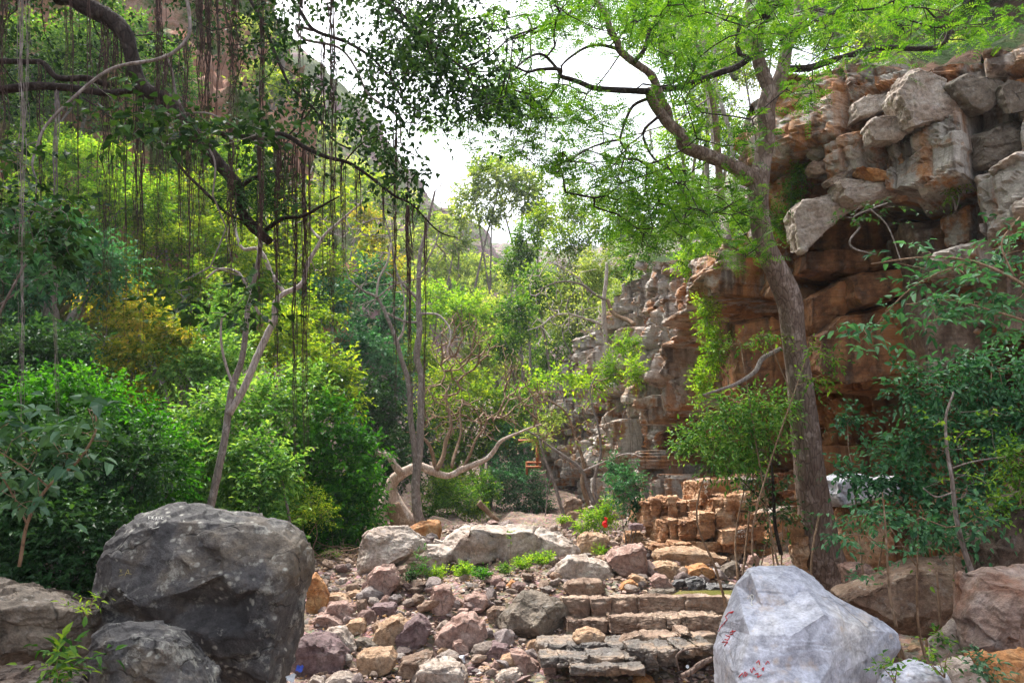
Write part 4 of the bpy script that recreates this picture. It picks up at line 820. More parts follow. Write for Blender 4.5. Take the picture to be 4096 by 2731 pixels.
# orange ledge wall under the overhang
w1 = course(9, [(1045, 1130, 110, 300, 0), (1128, 1190, 100, 295, -.1), (1188, 1260, 95, 280, .1), (1255, 1330, 70, 250, -.15), (1328, 1420, 105, 245, .1), (1415, 1515, 100, 240, .05)], 16.6, 1.6, 'upper left blocks of the orange ledge wall', 'ledgeorange', 67, 'ledge_wall', jit=6, chip=.035)
w2 = course(9, [(1510, 1605, -60, 142, 0)], 16.3, 1.4, 'upright orange block with white letters MVR', 'ledgeorange', 68, 'rock_column')
decal(9, [[(1538, -32), (1540, -60), (1552, -42), (1566, -62), (1568, -34)], [(1540, -20), (1552, 10), (1566, -22)], [(1546, 50), (1546, 22), (1564, 26), (1562, 38), (1548, 38), (1572, 78)]], w2, MT['paintw'], 5.0)
w3 = course(9, [(1180, 1260, 262, 440, 0), (1258, 1345, 255, 430, -.1), (1340, 1500, 262, 425, -.35), (1495, 1640, 200, 400, -.4), (1636, 1830, 178, 330, -.3)], 15.9, 1.4, 'lower left blocks of the orange ledge wall', 'ledgeorange', 69, 'ledge_wall', jit=6, chip=.035)
w4 = course(9, [(1600, 1720, 90, 200, .3), (1715, 1880, 60, 180, .2), (1870, 2060, 40, 200, .3), (1825, 2110, 190, 330, 0), (1690, 1880, 325, 440, -.3), (1875, 2110, 315, 430, -.25)], 15.4, 1.4, 'scribbled right blocks of the orange ledge wall', 'ledgeorange', 70, 'ledge_wall', jit=6, chip=.035)
def scribble(x0, y0, rows, r):
    out = []
    for k, word in enumerate(rows):
        x = x0
        for g in word:
            s = 22; gl = {'A': [[(0, 1), (.5, 0), (1, 1)], [(.2, .6), (.8, .6)]], 'N': [[(0, 1), (0, 0), (1, 1), (1, 0)]], 'G': [[(1, .1), (.3, 0), (0, .5), (.3, 1), (1, .9), (1, .5)]], 'E': [[(1, 0), (0, 0), (0, 1), (1, 1)], [(0, .5), (.8, .5)]], 'L': [[(0, 0), (0, 1), (1, 1)]], 'V': [[(0, 0), (.5, 1), (1, 0)]], 'S': [[(1, 0), (0, .2), (1, .7), (0, 1)]], 'R': [[(0, 1), (0, 0), (.9, .1), (.8, .45), (0, .5), (1, 1)]], 'K': [[(0, 0), (0, 1)], [(1, 0), (0, .5), (1, 1)]], 'D': [[(0, 0), (0, 1), (.8, .8), (.9, .2), (0, 0)]], 'O': [[(.5, 0), (0, .5), (.5, 1), (1, .5), (.5, 0)]], 'T': [[(0, 0), (1, 0)], [(.5, 0), (.5, 1)]], 'I': [[(.5, 0), (.5, 1)]]}[g]
            for st in gl: out.append([(x + a * s * 0.7, y0 + k * 38 + b * s - (x - x0) * 0.12) for a, b in st])
            x += s
    return out
decal(9, scribble(1790, 345, ['ANGELI', 'TIASV'], None), w4, MT['paintw'], 3.0)
decal(9, scribble(1820, 105, ['SRA'], None), w4, MT['paintw'], 3.0); decal(9, scribble(1945, 235, ['RO', 'G'], None), w4, MT['paintw'], 4.0); decal(9, scribble(1955, 20, ['K'], None), w4, MT['paintw'], 4.0)
course(9, [(1120, 1300, 452, 505, 0), (1296, 1445, 440, 500, -.05), (1440, 1700, 430, 520, .2), (1700, 1960, 430, 520, .1)], 15.2, 1.0, 'low tan step at the foot of the orange ledge wall', 'ledgeorange', 71)
# blocks piled along the cliff top
for k, (pts, lab, mt, Y) in enumerate([
    ([(960, 540), (1050, 460), (1130, 420), (1280, 425), (1300, 500), (1190, 560), (1060, 590)], 'pale slab at the upper left of the cliff top pile', 'pale', 14.0),
    ([(1270, 470), (1290, 410), (1440, 365), (1465, 430), (1420, 500), (1330, 530)], 'pale tilted block beside the upper left slab on the cliff top', 'pale', 13.8),
    ([(1350, 600), (1400, 500), (1480, 455), (1600, 490), (1740, 640), (1780, 720), (1620, 790), (1440, 820), (1410, 700)], 'great overhanging white boulder on the cliff top', 'pale', 12.6),
    ([(1700, 540), (1800, 480), (1960, 500), (2020, 560), (2010, 660), (1900, 720), (1800, 700)], 'grey boulder right of the great white boulder on the cliff top', 'greybrown', 12.3),
    ([(2030, 540), (2100, 500), (2195, 520), (2195, 700), (2080, 720)], 'grey block at the right end of the cliff top pile', 'greybrown', 12.0),
    ([(1110, 660), (1180, 610), (1300, 600), (1350, 660), (1330, 700), (1200, 740), (1120, 760)], 'brownish block under the upper pale slabs', 'pale', 13.4),
    ([(1190, 800), (1230, 755), (1370, 750), (1435, 840), (1400, 890), (1230, 900)], 'square pale block below the great white boulder', 'pale', 13.0),
    ([(740, 780), (780, 680), (860, 640), (1000, 600), (1080, 620), (1060, 720), (900, 760), (840, 900), (760, 950)], 'leaning white slabs at the left end of the cliff top', 'pale', 14.6),
    ([(880, 840), (960, 690), (1060, 670), (1080, 780), (1030, 860), (920, 880)], 'pale wedge between the leaning slabs and the brownish block', 'pale', 13.8),
    ([(830, 960), (850, 890), (930, 870), (985, 900), (990, 990), (900, 1010)], 'round pale lump on the shelf left of a dark hollow', 'pale', 13.9),
    ([(1010, 940), (1060, 880), (1150, 860), (1180, 920), (1160, 980), (1040, 990)], 'rusty block beside the round pale lump', 'orange', 13.6),
    ([(825, 1060), (850, 1020), (1000, 1005), (1020, 1050), (930, 1100), (850, 1110)], 'flat brown block on the shelf under the pale lump', 'brown', 13.7),
    ([(930, 1150), (1020, 1080), (1110, 1070), (1060, 1120), (960, 1180)], 'tilted brown slab on the shelf', 'brown', 13.4),
    ([(1350, 1080), (1360, 960), (1450, 900), (1700, 880), (1850, 900), (1870, 1060), (1750, 1200), (1440, 1240), (1400, 1140)], 'huge orange brown block with cracked face in the cliff', 'ledgeorange', 12.9),
    ([(985, 1200), (1000, 1130), (1200, 1150), (1370, 1170), (1350, 1250), (1100, 1300), (1010, 1260)], 'grey brown lip block above the cave', 'pale', 13.2),
    ([(700, 1340), (780, 1260), (1000, 1200), (1110, 1280), (990, 1370), (880, 1390), (820, 1500), (760, 1580)], 'white edged slab forming the cave mouth', 'pale', 13.6),
    ([(1870, 870), (1960, 820), (2100, 760), (2250, 740), (2250, 950), (2080, 980), (1930, 1080), (1880, 1050)], 'grey slab leaning out at the right of the cliff', 'greybrown', 11.9),
    ([(1150, 1060), (1240, 1090), (1370, 1100), (1380, 1150), (1240, 1150)], 'thin orange layer on the lip above the cave', 'orange', 13.0),
    ]):
    rock(3, pts, lab, mt, 'cliff_block', 'rock', Y=Y - (1.15 if k < 7 else 0.8), th=0.7, chip=0.03, it=1, amp=0.025, seed=200 + k, sink=0.0, edge=0.035, strata=0.012, face=0.9, flake=0.02)
for k, (pts, lab, mt, Y) in enumerate([
    ([(760, 30), (1420, -10), (1440, 180), (1200, 210), (900, 205), (780, 180)], 'dark brown back wall block high inside the cave', 'streaked', 14.4),
    ([(765, 200), (1200, 192), (1425, 170), (1405, 292), (1040, 335), (755, 315)], 'long brown band of rock across the cave back', 'streaked', 13.9),
    ([(1035, 335), (1405, 285), (1425, 430), (1300, 482), (1080, 535), (1040, 480)], 'flat tan orange block standing out low in the cave', 'streaked', 13.4),
    ([(785, 480), (1040, 345), (1050, 540), (950, 600), (830, 690), (795, 640)], 'shadowed brown block left of the tan orange cave block', 'streaked', 13.9),
    ([(955, 560), (1500, 440), (1560, 860), (1330, 960), (1000, 985), (860, 905), (845, 690)], 'broad streaked orange wall below the cave', 'streaked', 13.5),
    ([(1430, 0), (1900, -80), (1975, 400), (1900, 640), (1640, 885), (1500, 905), (1480, 480)], 'tall streaked grey brown face right of the cave', 'streakgrey', 12.6),
    ([(1880, -100), (2330, -330), (2400, 300), (2150, 620), (1960, 640), (1930, 300)], 'lichened grey brown face at the right edge of the cliff', 'streakgrey', 11.6),
    ([(330, 610), (560, 570), (720, 700), (730, 1010), (600, 1110), (380, 1110), (340, 900)], 'shadowed rust brown wall left of the big trunk', 'streaked', 15.2),
    ]):
    rock(6, pts, lab, mt, 'cliff_block', 'rock', Y=Y, th=4.3, chip=0.02, it=0, amp=0.012, seed=240 + k, sink=0.0, edge=0.04, strata=0.02, stf=2.2, face=0.93, flake=0.012)
# scattered stones: eight shapes copied through the rubble
tops = [(x, y, r) for x, y, r in ROCKS]
protos = []
SL = {'stone': ['small angular tan stone in the rubble of the stream bed', 'small blocky tan stone in the rubble of the stream bed', 'small flat tan stone in the rubble of the stream bed', 'small rounded tan stone in the rubble of the stream bed'],
      'stonem': ['small angular mauve stone in the rubble of the stream bed', 'small blocky mauve stone in the rubble of the stream bed', 'small flat mauve stone in the rubble of the stream bed', 'small rounded mauve stone in the rubble of the stream bed']}
for mt in ('stone', 'stonem'):
    for k in range(4):
        r = np.random.default_rng(300 + k + (50 if mt == 'stonem' else 0)); P = unit(r.normal(size=(16, 3))) * np.array([(1, .8, .62), (1, .85, .7), (1, .8, .32), (1, .9, .75)][k])
        if k == 3: P = unit(r.normal(size=(40, 3))) * np.array([1, .85, .65])
        V, T = rockshape(P, 0.16, 1, 0.05, 70 + k, chip=0.05 if k != 3 else 0); V = V - V.mean(0)
        me = mesh('stone', V, T, MT[mt]); protos.append((me, SL[mt][k], mt)); 
cnt = 0; tries = 0; used = set()
while cnt < 285 and tries < 9000:
    tries += 1
    px = rng.uniform(1200, 2900); py = rng.uniform(2080, 2731) if rng.random() < 0.75 else rng.uniform(2150, 2500)
    if not inpoly([px], [py], [(1240, 2731), (1230, 2150), (1450, 2080), (2950, 2120), (3000, 2300), (2830, 2440), (2200, 2420), (2160, 2731)])[0] and not (px > 3550 and 0): continue
    fx, fy = px * CR[0][2], py * CR[0][2]; Y = ghit(0, fx, fy); p = W(0, fx, fy, Y)
    if 2160 < px and py > 2380: continue
    s = min(0.22, rng.uniform(0.035, 0.10) * (0.6 + Y / 13) * (1.5 if rng.random() < 0.25 else 1))
    if any((p[0] - x) ** 2 + (p[1] - y) ** 2 < (r * 0.85) ** 2 for x, y, r in tops): continue
    i = int(rng.integers(8)); src, lab, mt = protos[i]
    if i not in used: o = src; used.add(i)
    else: o = src.copy(); col.objects.link(o)
    o.name = 'stone'; sc = s * rng.uniform(0.85, 1.15, 3); o.scale = sc; o.rotation_euler = (rng.normal() * 0.25, rng.normal() * 0.25, rng.uniform(0, 6.28))
    o.location = (p[0], p[1], float(G(p[0], p[1])) + s * 0.28)
    zone = ('near the long pale ledge' if Y > 12.5 else 'above the stepped ledges' if fx > 1240 else 'near the bottom edge' if fy > 1480 else 'beside the huge grey boulder' if fx < 830 else 'around the mauve and purple boulders' if fx < 1060 else 'left of the stepped ledges')
    lab = lab.replace('small', 'fist sized' if s < .07 else 'small' if s < .12 else 'larger').replace('in the rubble of the stream bed', 'in the rubble ' + zone)
    tag(o, lab, 'stone', ('tan' if mt == 'stone' else 'mauve') + ' stones scattered through the stream bed rubble'); tops.append((p[0], p[1], s * 0.8)); cnt += 1
# gravel: nobody could count it
acc = Acc(); base = []
for k in range(6):
    r = np.random.default_rng(400 + k); V, T = hull(unit(r.normal(size=(11, 3))) * np.array([1, .8, .5])); base.append((V, T))
N = 15000
gx = rng.uniform(-3.6, 4.3, N); gy = 7 + 15 * rng.random(N) ** 1.4; gx = np.where(rng.random(N) < 0.10, rng.uniform(1.8, 4.2, N), gx)
gzv = G(gx, gy); gs = (0.010 + 0.035 * rng.random(N) ** 2.5) * (0.6 + gy / 14)
for i in range(N):
    V, T = base[i % 6]; a = rng.uniform(0, 6.28); c_, s_ = math.cos(a), math.sin(a); q = V * gs[i]
    acc.add(np.stack([q[:, 0] * c_ - q[:, 1] * s_ + gx[i], q[:, 0] * s_ + q[:, 1] * c_ + gy[i], q[:, 2] + gzv[i] + gs[i] * 0.2], -1), T, np.full(len(T), rng.random()))
t = NT('gravel stones'); a = t.n('ShaderNodeAttribute', attribute_name='tint'); g = t.n('ShaderNodeNewGeometry').outputs['Position']
c_ = t.ramp(a.outputs['Fac'], [(0, (0.12, 0.08, 0.07)), (0.3, (0.3, 0.2, 0.16)), (0.55, (0.38, 0.28, 0.2)), (0.8, (0.3, 0.22, 0.22)), (1, (0.48, 0.42, 0.38))])
c_ = t.mix(0.6, c_, t.ramp(t.noise(g, 30, 3), [(0.3, 0.5), (0.7, 1.4)]), 'MULTIPLY'); t.l(t.pbr(c_, 0.8, 0.3).outputs[0], t.out.inputs[0])
tag(acc.build('gravel', t.m, smooth=False), 'tan and mauve gravel between the rocks of the stream bed', 'gravel', kind='stuff')
# water: the green pool and the dark trickle
def water(name, pts, z, colr, rough, lab):
    t = NT(name + ' surface'); g = t.n('ShaderNodeNewGeometry').outputs['Position']
    t.l(t.pbr(t.ramp(t.noise(g, 2.5, 4), [(0.35, colr), (0.7, tuple(a * 1.5 for a in colr))]), rough, 0.6, t.noise(g, 9, 3), 0.15, 0.01).outputs[0], t.out.inputs[0])
    P = np.array([(x, y, z) for x, y in pts]); C = P.mean(0); V = np.vstack([C, P]); n = len(P); T = [[0, i + 1, (i + 1) % n + 1] for i in range(n)]
    tag(mesh(name, V, T, t.m, smooth=False), kind='structure')
def onz(c, x, y, z):
    d = ray(c, x, y); s = (z - CAM[2]) / d[2]; return (CAM + d * s)[:2]
zp = float(W(9, 1400, 866, 11.6)[2])
water('pool', [onz(9, x, y, zp) for x, y in [(1250, 868), (1300, 850), (1340, 828), (1560, 822), (1700, 822), (1850, 822), (1900, 860), (1900, 872), (1500, 870)]], zp, (0.11, 0.12, 0.03), 0.12, '')
zt = float(W(9, 1000, 1240, 9.9)[2])
water('stream', [onz(9, x, y, zt) for x, y in [(400, 1255), (430, 1150), (760, 1180), (1100, 1205), (1700, 1200), (1700, 1262), (1100, 1262)]], zt, (0.02, 0.018, 0.014), 0.08, '')
zt2 = -0.70
water('stream', [onz(9, x, y, zt2) for x, y in [(150, 1750), (180, 1440), (420, 1400), (900, 1430), (1300, 1470), (1400, 1560), (1350, 1750)]], zt2, (0.02, 0.02, 0.02), 0.06, '')

# ---------------------------------------------------------------- trees and shrubs
def lobe(px, py, Y, rx, ry, dz=None):
    k = Y / F / CR[0][2]; return (W(0, px, py, Y), (rx * k, (dz or 0.75 * (rx + ry) / 2 * 1.0) * k, ry * k))
def bush(name, label, cat, lobes_, mat, L, bark='b_grey', per=8, asp=0.5, cover=2.2, droop=0.3, flat=0.6, tl=4.0, shape=0, seed=0, stem=0.03, tw=30, base=None, group=None, tintf=None, back=0.3, stems=None, wood='stem', gz=None, skirt=0):
    lb = [lobe(*l) for l in lobes_]
    if skirt:
        for (cc, rr) in list(lb):
            g_ = float(G(cc[0], cc[1]))
            if cc[2] - rr[2] - g_ > 0.1: lb.append((np.array([cc[0], cc[1] - .2, g_ + skirt * .55]), np.array([rr[0] * .9, rr[1], skirt * .75])))
    c = np.mean([l[0] for l in lb], 0); low = min(lb, key=lambda l: l[0][2] - l[1][2])
    bx, by = (c[0], c[1]) if base is None else base[:2]; bz = float(G(bx, by)) if gz is None else gz; b = np.array([bx, by, min(bz, c[2] - 0.2)])
    t = thing(name, label, cat, b, group); acc = Acc()
    C = crown(acc, lb, L, per, None, asp, tl, shape, droop, flat, cover, back, seed, tintf)
    acc.build('crown', MT[mat], t, smooth=False)
    w = Acc(); st = []
    for (cc, r) in (lb if stems is None else lb[:stems]):
        top = cc + np.array([0, 0, 0.2 * r[2]]); m = (b + top) / 2 + rng.normal(size=3) * 0.08 * np.linalg.norm(top - b)
        P, R = smoothline([b - [0, 0, 0.15], b + (m - b) * 0.5 + rng.normal(size=3) * 0.03, m, top], [stem, stem * 0.85, stem * 0.6, stem * 0.3], n=5); tube(w, P, R, 6, 0.08, seed); st.append(P)
    S = np.vstack(st)
    if tw and len(C): grow(S[len(S) // 4:], C[rng.choice(len(C), min(tw, len(C)), replace=False)], 0.004 + stem * 0.03, stem * 0.4, 0.15, 0.05, 0.4, 2.4, 3, w, seed)
    w.build(wood, MT[bark], t); return t
def tree(name, label, cat, base, group=None):
    return thing(name, label, cat, base, group)
def limb(t, nm, c, pts, Y, ws, bark, sides=8, bump=0.08, n=6, wig=0.02, seed=0, label=None):
    P, R = trace(c, pts, Y, ws, n, wig, seed); a = Acc(); tube(a, P, R, sides, bump, seed); o = a.build(nm, MT[bark], t)
    if label: o['label'] = label
    return P, R

HS = 'shrubs on the left bank'
# --- far valley
FT = 'distant trees filling the valley'
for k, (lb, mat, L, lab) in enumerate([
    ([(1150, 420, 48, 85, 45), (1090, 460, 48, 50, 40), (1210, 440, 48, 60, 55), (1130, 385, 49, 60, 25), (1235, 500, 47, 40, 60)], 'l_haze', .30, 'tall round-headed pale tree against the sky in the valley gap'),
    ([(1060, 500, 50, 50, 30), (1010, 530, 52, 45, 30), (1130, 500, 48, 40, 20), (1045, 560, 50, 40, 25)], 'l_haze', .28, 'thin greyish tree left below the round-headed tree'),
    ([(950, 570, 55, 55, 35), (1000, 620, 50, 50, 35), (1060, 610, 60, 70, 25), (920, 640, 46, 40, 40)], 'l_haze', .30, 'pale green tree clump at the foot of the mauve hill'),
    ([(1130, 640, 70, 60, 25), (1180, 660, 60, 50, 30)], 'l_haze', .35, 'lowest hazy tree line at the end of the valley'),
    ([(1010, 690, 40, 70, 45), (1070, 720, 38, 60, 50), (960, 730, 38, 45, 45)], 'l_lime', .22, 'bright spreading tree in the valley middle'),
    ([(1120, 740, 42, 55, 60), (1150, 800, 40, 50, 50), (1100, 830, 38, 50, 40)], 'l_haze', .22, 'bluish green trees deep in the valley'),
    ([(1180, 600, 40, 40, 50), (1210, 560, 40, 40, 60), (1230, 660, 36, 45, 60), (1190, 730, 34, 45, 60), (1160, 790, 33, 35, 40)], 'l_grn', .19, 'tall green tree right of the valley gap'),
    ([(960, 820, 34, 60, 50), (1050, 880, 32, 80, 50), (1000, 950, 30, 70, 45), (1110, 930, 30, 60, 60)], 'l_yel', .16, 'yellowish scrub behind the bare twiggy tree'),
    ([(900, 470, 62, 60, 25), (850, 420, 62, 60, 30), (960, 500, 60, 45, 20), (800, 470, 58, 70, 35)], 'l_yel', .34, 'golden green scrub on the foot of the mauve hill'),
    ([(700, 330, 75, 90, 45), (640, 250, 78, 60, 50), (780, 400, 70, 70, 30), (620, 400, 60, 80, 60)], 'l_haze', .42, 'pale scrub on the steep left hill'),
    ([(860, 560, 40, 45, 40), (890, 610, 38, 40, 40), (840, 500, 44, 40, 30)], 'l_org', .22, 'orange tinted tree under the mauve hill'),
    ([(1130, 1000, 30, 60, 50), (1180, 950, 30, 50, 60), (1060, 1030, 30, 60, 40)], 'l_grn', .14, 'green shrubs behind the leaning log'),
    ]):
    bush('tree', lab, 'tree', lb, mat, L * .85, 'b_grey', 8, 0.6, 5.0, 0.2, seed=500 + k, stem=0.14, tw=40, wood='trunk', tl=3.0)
# --- left bank, back to front
LB = [
    ([(200, 400, 24, 130, 90), (110, 350, 25, 90, 70), (300, 470, 23, 100, 80), (60, 480, 23, 90, 70)], 'l_lime', .13, 'bright lime green tree below the red rock at upper left'),
    ([(420, 470, 25, 120, 80), (520, 560, 24, 90, 90), (380, 590, 23, 110, 80), (470, 660, 22, 80, 60)], 'l_yel', .13, 'sunlit yellow green tree behind the hanging roots'),
    ([(650, 560, 30, 90, 80), (740, 640, 28, 80, 80), (700, 480, 34, 80, 50), (600, 650, 26, 70, 70)], 'l_yel', .15, 'yellow green tree behind the pale forked trunk'),
    ([(60, 130, 27, 140, 90), (240, 90, 28, 120, 80), (200, 200, 27, 90, 50), (20, 250, 26, 90, 60)], 'l_grn', .14, 'green tree standing before the red rock in the top left corner'),
    ([(380, 180, 30, 80, 90), (450, 320, 30, 70, 60), (330, 330, 29, 70, 50)], 'l_grn', .15, 'green tree halfway up before the red rock'),
    ([(840, 640, 30, 70, 50), (880, 730, 28, 70, 70), (830, 800, 26, 60, 60), (900, 860, 26, 50, 60), (760, 690, 27, 60, 50)], 'l_teal', .17, 'tall dark blue green tree behind the slender twin trunks'),
    ([(880, 960, 25, 60, 70), (820, 920, 24, 60, 70), (900, 1060, 24, 60, 60), (960, 1010, 26, 40, 70)], 'l_drk', .14, 'deep dark tree in shade left of the leaning log'),
    ([(150, 560, 18, 110, 80), (60, 640, 17, 90, 80), (230, 620, 18, 90, 70), (-30, 560, 17, 80, 90)], 'l_teal', .13, 'blue green shrub in shade at the left edge'),
    ([(320, 740, 18, 90, 60), (260, 680, 18.5, 80, 50), (400, 780, 18, 60, 50), (300, 810, 17.5, 70, 40)], 'l_org', .11, 'yellow and orange leaved shrub low behind the hanging roots'),
    ([(470, 780, 19, 90, 70), (420, 850, 18, 80, 60), (540, 720, 20, 70, 60), (520, 830, 18, 80, 60)], 'l_light', .11, 'glossy light green shrub left of the pale forked trunk'),
    ([(660, 780, 20, 90, 80), (740, 850, 19, 80, 70), (700, 720, 21, 80, 50), (790, 900, 19, 50, 70)], 'l_yel', .12, 'yellow green shrub right of the pale forked trunk'),
    ([(90, 800, 15, 100, 60), (30, 900, 14, 80, 60), (180, 790, 16, 60, 40)], 'l_drk', .12, 'dark shrub on bare red soil at the left edge'),
    ([(180, 900, 13, 120, 60), (100, 960, 12.5, 100, 60), (280, 960, 12.5, 90, 60), (350, 1000, 12.5, 60, 50)], 'l_sat', .10, 'deep saturated green bush above the dark thicket'),
    ([(600, 930, 16, 110, 70), (500, 960, 15, 90, 70), (680, 900, 17, 80, 60), (450, 1030, 14.5, 60, 70), (560, 1060, 14.5, 110, 70)], 'l_light', .115, 'broad glossy light green bush behind the huge grey boulder'),
    ([(750, 980, 17, 90, 70), (830, 1040, 17, 60, 60), (800, 1100, 16.5, 80, 60), (700, 1040, 16.5, 70, 60), (730, 1130, 16.5, 60, 40)], 'l_sat', .11, 'rounded green bush left of the leaning log'),
    ([(200, 1050, 10.5, 160, 90), (60, 1100, 10, 120, 110), (320, 1080, 10.5, 90, 90), (150, 1200, 9.8, 150, 80), (20, 1250, 9.5, 80, 70)], 'l_drk', .085, 'very dark thicket behind the huge grey boulder at far left'),
    ([(400, 1050, 11.5, 50, 80), (390, 1130, 11.3, 50, 50), (350, 980, 11.8, 40, 50)], 'l_sat', .09, 'bright green edge bush between the dark thicket and the thin trunk'),
    ([(640, 1080, 14, 60, 50), (600, 1120, 13.8, 50, 40)], 'l_light', .10, 'pale tipped low branches hanging over the huge grey boulder'),
    ]
for k, (lb, mat, L, lab) in enumerate(LB):
    bush('shrub' if k > 6 else 'tree', lab, 'shrub' if k > 6 else 'tree', lb, mat, L, 'b_grey', 9, 0.55, 5.0, 0.35, seed=540 + k, stem=0.05 if k > 6 else 0.12, tw=50, skirt=1.1 if k > 6 else 0, wood='stem' if k > 6 else 'trunk', shape=0)
bush('shrub', 'pale yellowish wispy shrub right behind the huge grey boulder', 'shrub', [(710, 1150, 15, 45, 35), (745, 1180, 14.8, 35, 30), (690, 1190, 14.6, 30, 25)], 'l_yel', .05, 'b_twig', 7, 0.4, 1.6, 0.1, seed=571, stem=0.012, tw=60)
# --- middle distance centre and right
MB = [
    ([(1180, 1040, 29, 55, 60), (1200, 1120, 28, 50, 60), (1150, 1110, 28, 35, 50), (1240, 1150, 28, 30, 35)], 'l_teal', .10, 'blue green shrub at the foot of the far cliff', 'shrub'),
    ([(1010, 1120, 26, 50, 40), (1060, 1150, 26, 50, 35), (990, 1170, 25, 35, 25), (1110, 1120, 27, 35, 40)], 'l_grn', .09, 'low green shrub behind the long ledge', 'shrub'),
    ([(1050, 1100, 29, 60, 30), (1090, 1170, 26, 30, 15)], 'l_yel', .09, 'low yellowish shrub beyond the long ledge', 'shrub'),
    ([(1370, 1190, 18, 40, 25), (1340, 1210, 18, 25, 15), (1400, 1170, 18, 20, 30)], 'l_lime', .06, 'light green herb clump by the little red thing', 'shrub'),
    ([(1440, 1120, 17.5, 45, 45), (1470, 1170, 17.5, 30, 30), (1410, 1070, 18, 30, 25)], 'l_teal', .085, 'grey green shrub left of the orange ledge wall', 'shrub'),
    ([(1220, 885, 24, 50, 22), (1310, 865, 24, 60, 22), (1370, 880, 23, 35, 20)], 'l_lime', .15, 'yellow tipped big leaved tree over the arching bare stems', 'tree'),
    ([(1270, 960, 24, 35, 20), (1230, 1000, 25, 30, 25)], 'l_haze', .10, 'thin pale shrub over the far cliff', 'shrub'),
    ([(1280, 500, 40, 70, 40), (1340, 470, 39, 70, 40), (1310, 560, 38, 70, 40), (1400, 520, 37, 60, 50)], 'l_yel', .17, 'yellow green tree right of the round-headed tree', 'tree'),
    ([(1320, 650, 38, 80, 50), (1260, 700, 40, 60, 50), (1390, 620, 36, 70, 50), (1440, 690, 34, 50, 50), (1330, 740, 38, 70, 50)], 'l_haze', .15, 'greyish thin leaved tree around the pale pole trunk', 'tree'),
    ([(1280, 800, 41, 60, 40), (1240, 850, 42, 40, 40), (1350, 790, 38, 50, 30)], 'l_grn', .13, 'green tree low against the far cliff top', 'tree'),
    ([(1470, 590, 25, 60, 50), (1530, 500, 25, 60, 60), (1440, 500, 27, 50, 60), (1560, 400, 26, 70, 60)], 'l_grn', .14, 'green tree above the far cliff behind the left limb', 'tree'),
    ([(1440, 790, 22, 35, 30), (1400, 850, 23, 30, 40), (1460, 850, 21, 20, 40)], 'l_lime', .08, 'light green creeper shrub on the far cliff edge', 'shrub'),
    ([(1640, 540, 17, 60, 50), (1700, 500, 16.5, 50, 40), (1590, 600, 17, 50, 40), (1690, 570, 16.5, 45, 30)], 'l_lime', .075, 'bright yellow green creeper mound on the cliff left of the big trunk', 'creeper'),
    ([(1620, 720, 15.5, 28, 60), (1640, 800, 15.2, 25, 60), (1610, 880, 15, 25, 50)], 'l_lime', .06, 'green creeper hanging down the cliff left of the big trunk', 'creeper'),
    ([(1820, 440, 13.6, 25, 40), (1790, 520, 13.8, 20, 30), (1840, 390, 13.6, 20, 30)], 'l_grn', .055, 'small green plant in the cliff right beside the big trunk', 'plant'),
    ([(2200, 420, 11.6, 25, 25), (2180, 450, 11.6, 18, 18)], 'l_grn', .05, 'small green tuft growing from the cliff face on the right', 'plant'),
    ]
for k, (lb, mat, L, lab, cat) in enumerate(MB):
    bush(cat, lab, cat, lb, mat, L, 'b_grey', 8, 0.5, 4.0, 0.3, seed=600 + k, stem=0.06 if cat == 'tree' else 0.015, tw=60, wood='trunk' if cat == 'tree' else 'stem', stems=1 if cat == 'tree' else None, gz=None if (17.8 < lb[0][2] < 33 or lb[0][1] > 1000) else float(W(0, lb[0][0], (900 if lb[0][2] > 33 else lb[0][1] + 40), lb[0][2])[2]))
# --- trees on the bank above the cliff
TB = [
    ([(1620, 250, 22, 70, 90), (1560, 330, 22, 60, 50), (1680, 330, 21, 50, 60), (1600, 130, 23, 70, 70)], 'l_lime', .10, 'light green tree behind the fork of the big tree'),
    ([(1500, 60, 28, 80, 80), (1600, 20, 28, 80, 60)], 'l_lime', .13, 'light tree high behind the upper canopy'),
    ([(1850, 330, 19, 45, 60), (1830, 230, 19, 60, 60), (1900, 190, 20, 60, 40), (1800, 400, 18.5, 30, 50)], 'l_lime', .09, 'bright green tree right behind the big trunk'),
    ([(1950, 90, 22, 90, 60), (2050, 60, 22, 90, 60), (1880, 40, 23, 80, 60), (2000, 0, 22, 90, 40)], 'l_lime', .10, 'bright green trees above the cliff top pile'),
    ([(2180, 60, 20, 90, 60), (2280, 40, 19, 80, 60), (2300, 140, 18, 80, 50), (2150, 140, 19, 50, 30)], 'l_lime', .09, 'green tree at the top right corner above the cliff'),
    ([(2330, 190, 13, 50, 30), (2300, 230, 12.6, 40, 20), (2360, 120, 13, 50, 40)], 'l_grn', .06, 'small leafy shrub on the cliff top at the right edge'),
    ([(1700, 120, 30, 80, 90), (1780, 40, 30, 80, 70)], 'l_haze', .14, 'pale tree far behind the upper trunks of the big tree')]
for k, (lb, mat, L, lab) in enumerate(TB):
    x, y = lobe(*lb[0])[0][:2]
    bush('tree' if k != 5 else 'shrub', lab, 'tree' if k != 5 else 'shrub', lb, mat, L, 'b_pale' if k in (0, 2) else 'b_grey', 8, 0.5, 4.5, 0.3, seed=640 + k, stem=0.09 if k != 5 else .02, tw=50, wood='trunk' if k != 5 else 'stem', gz=bankz(x, y))

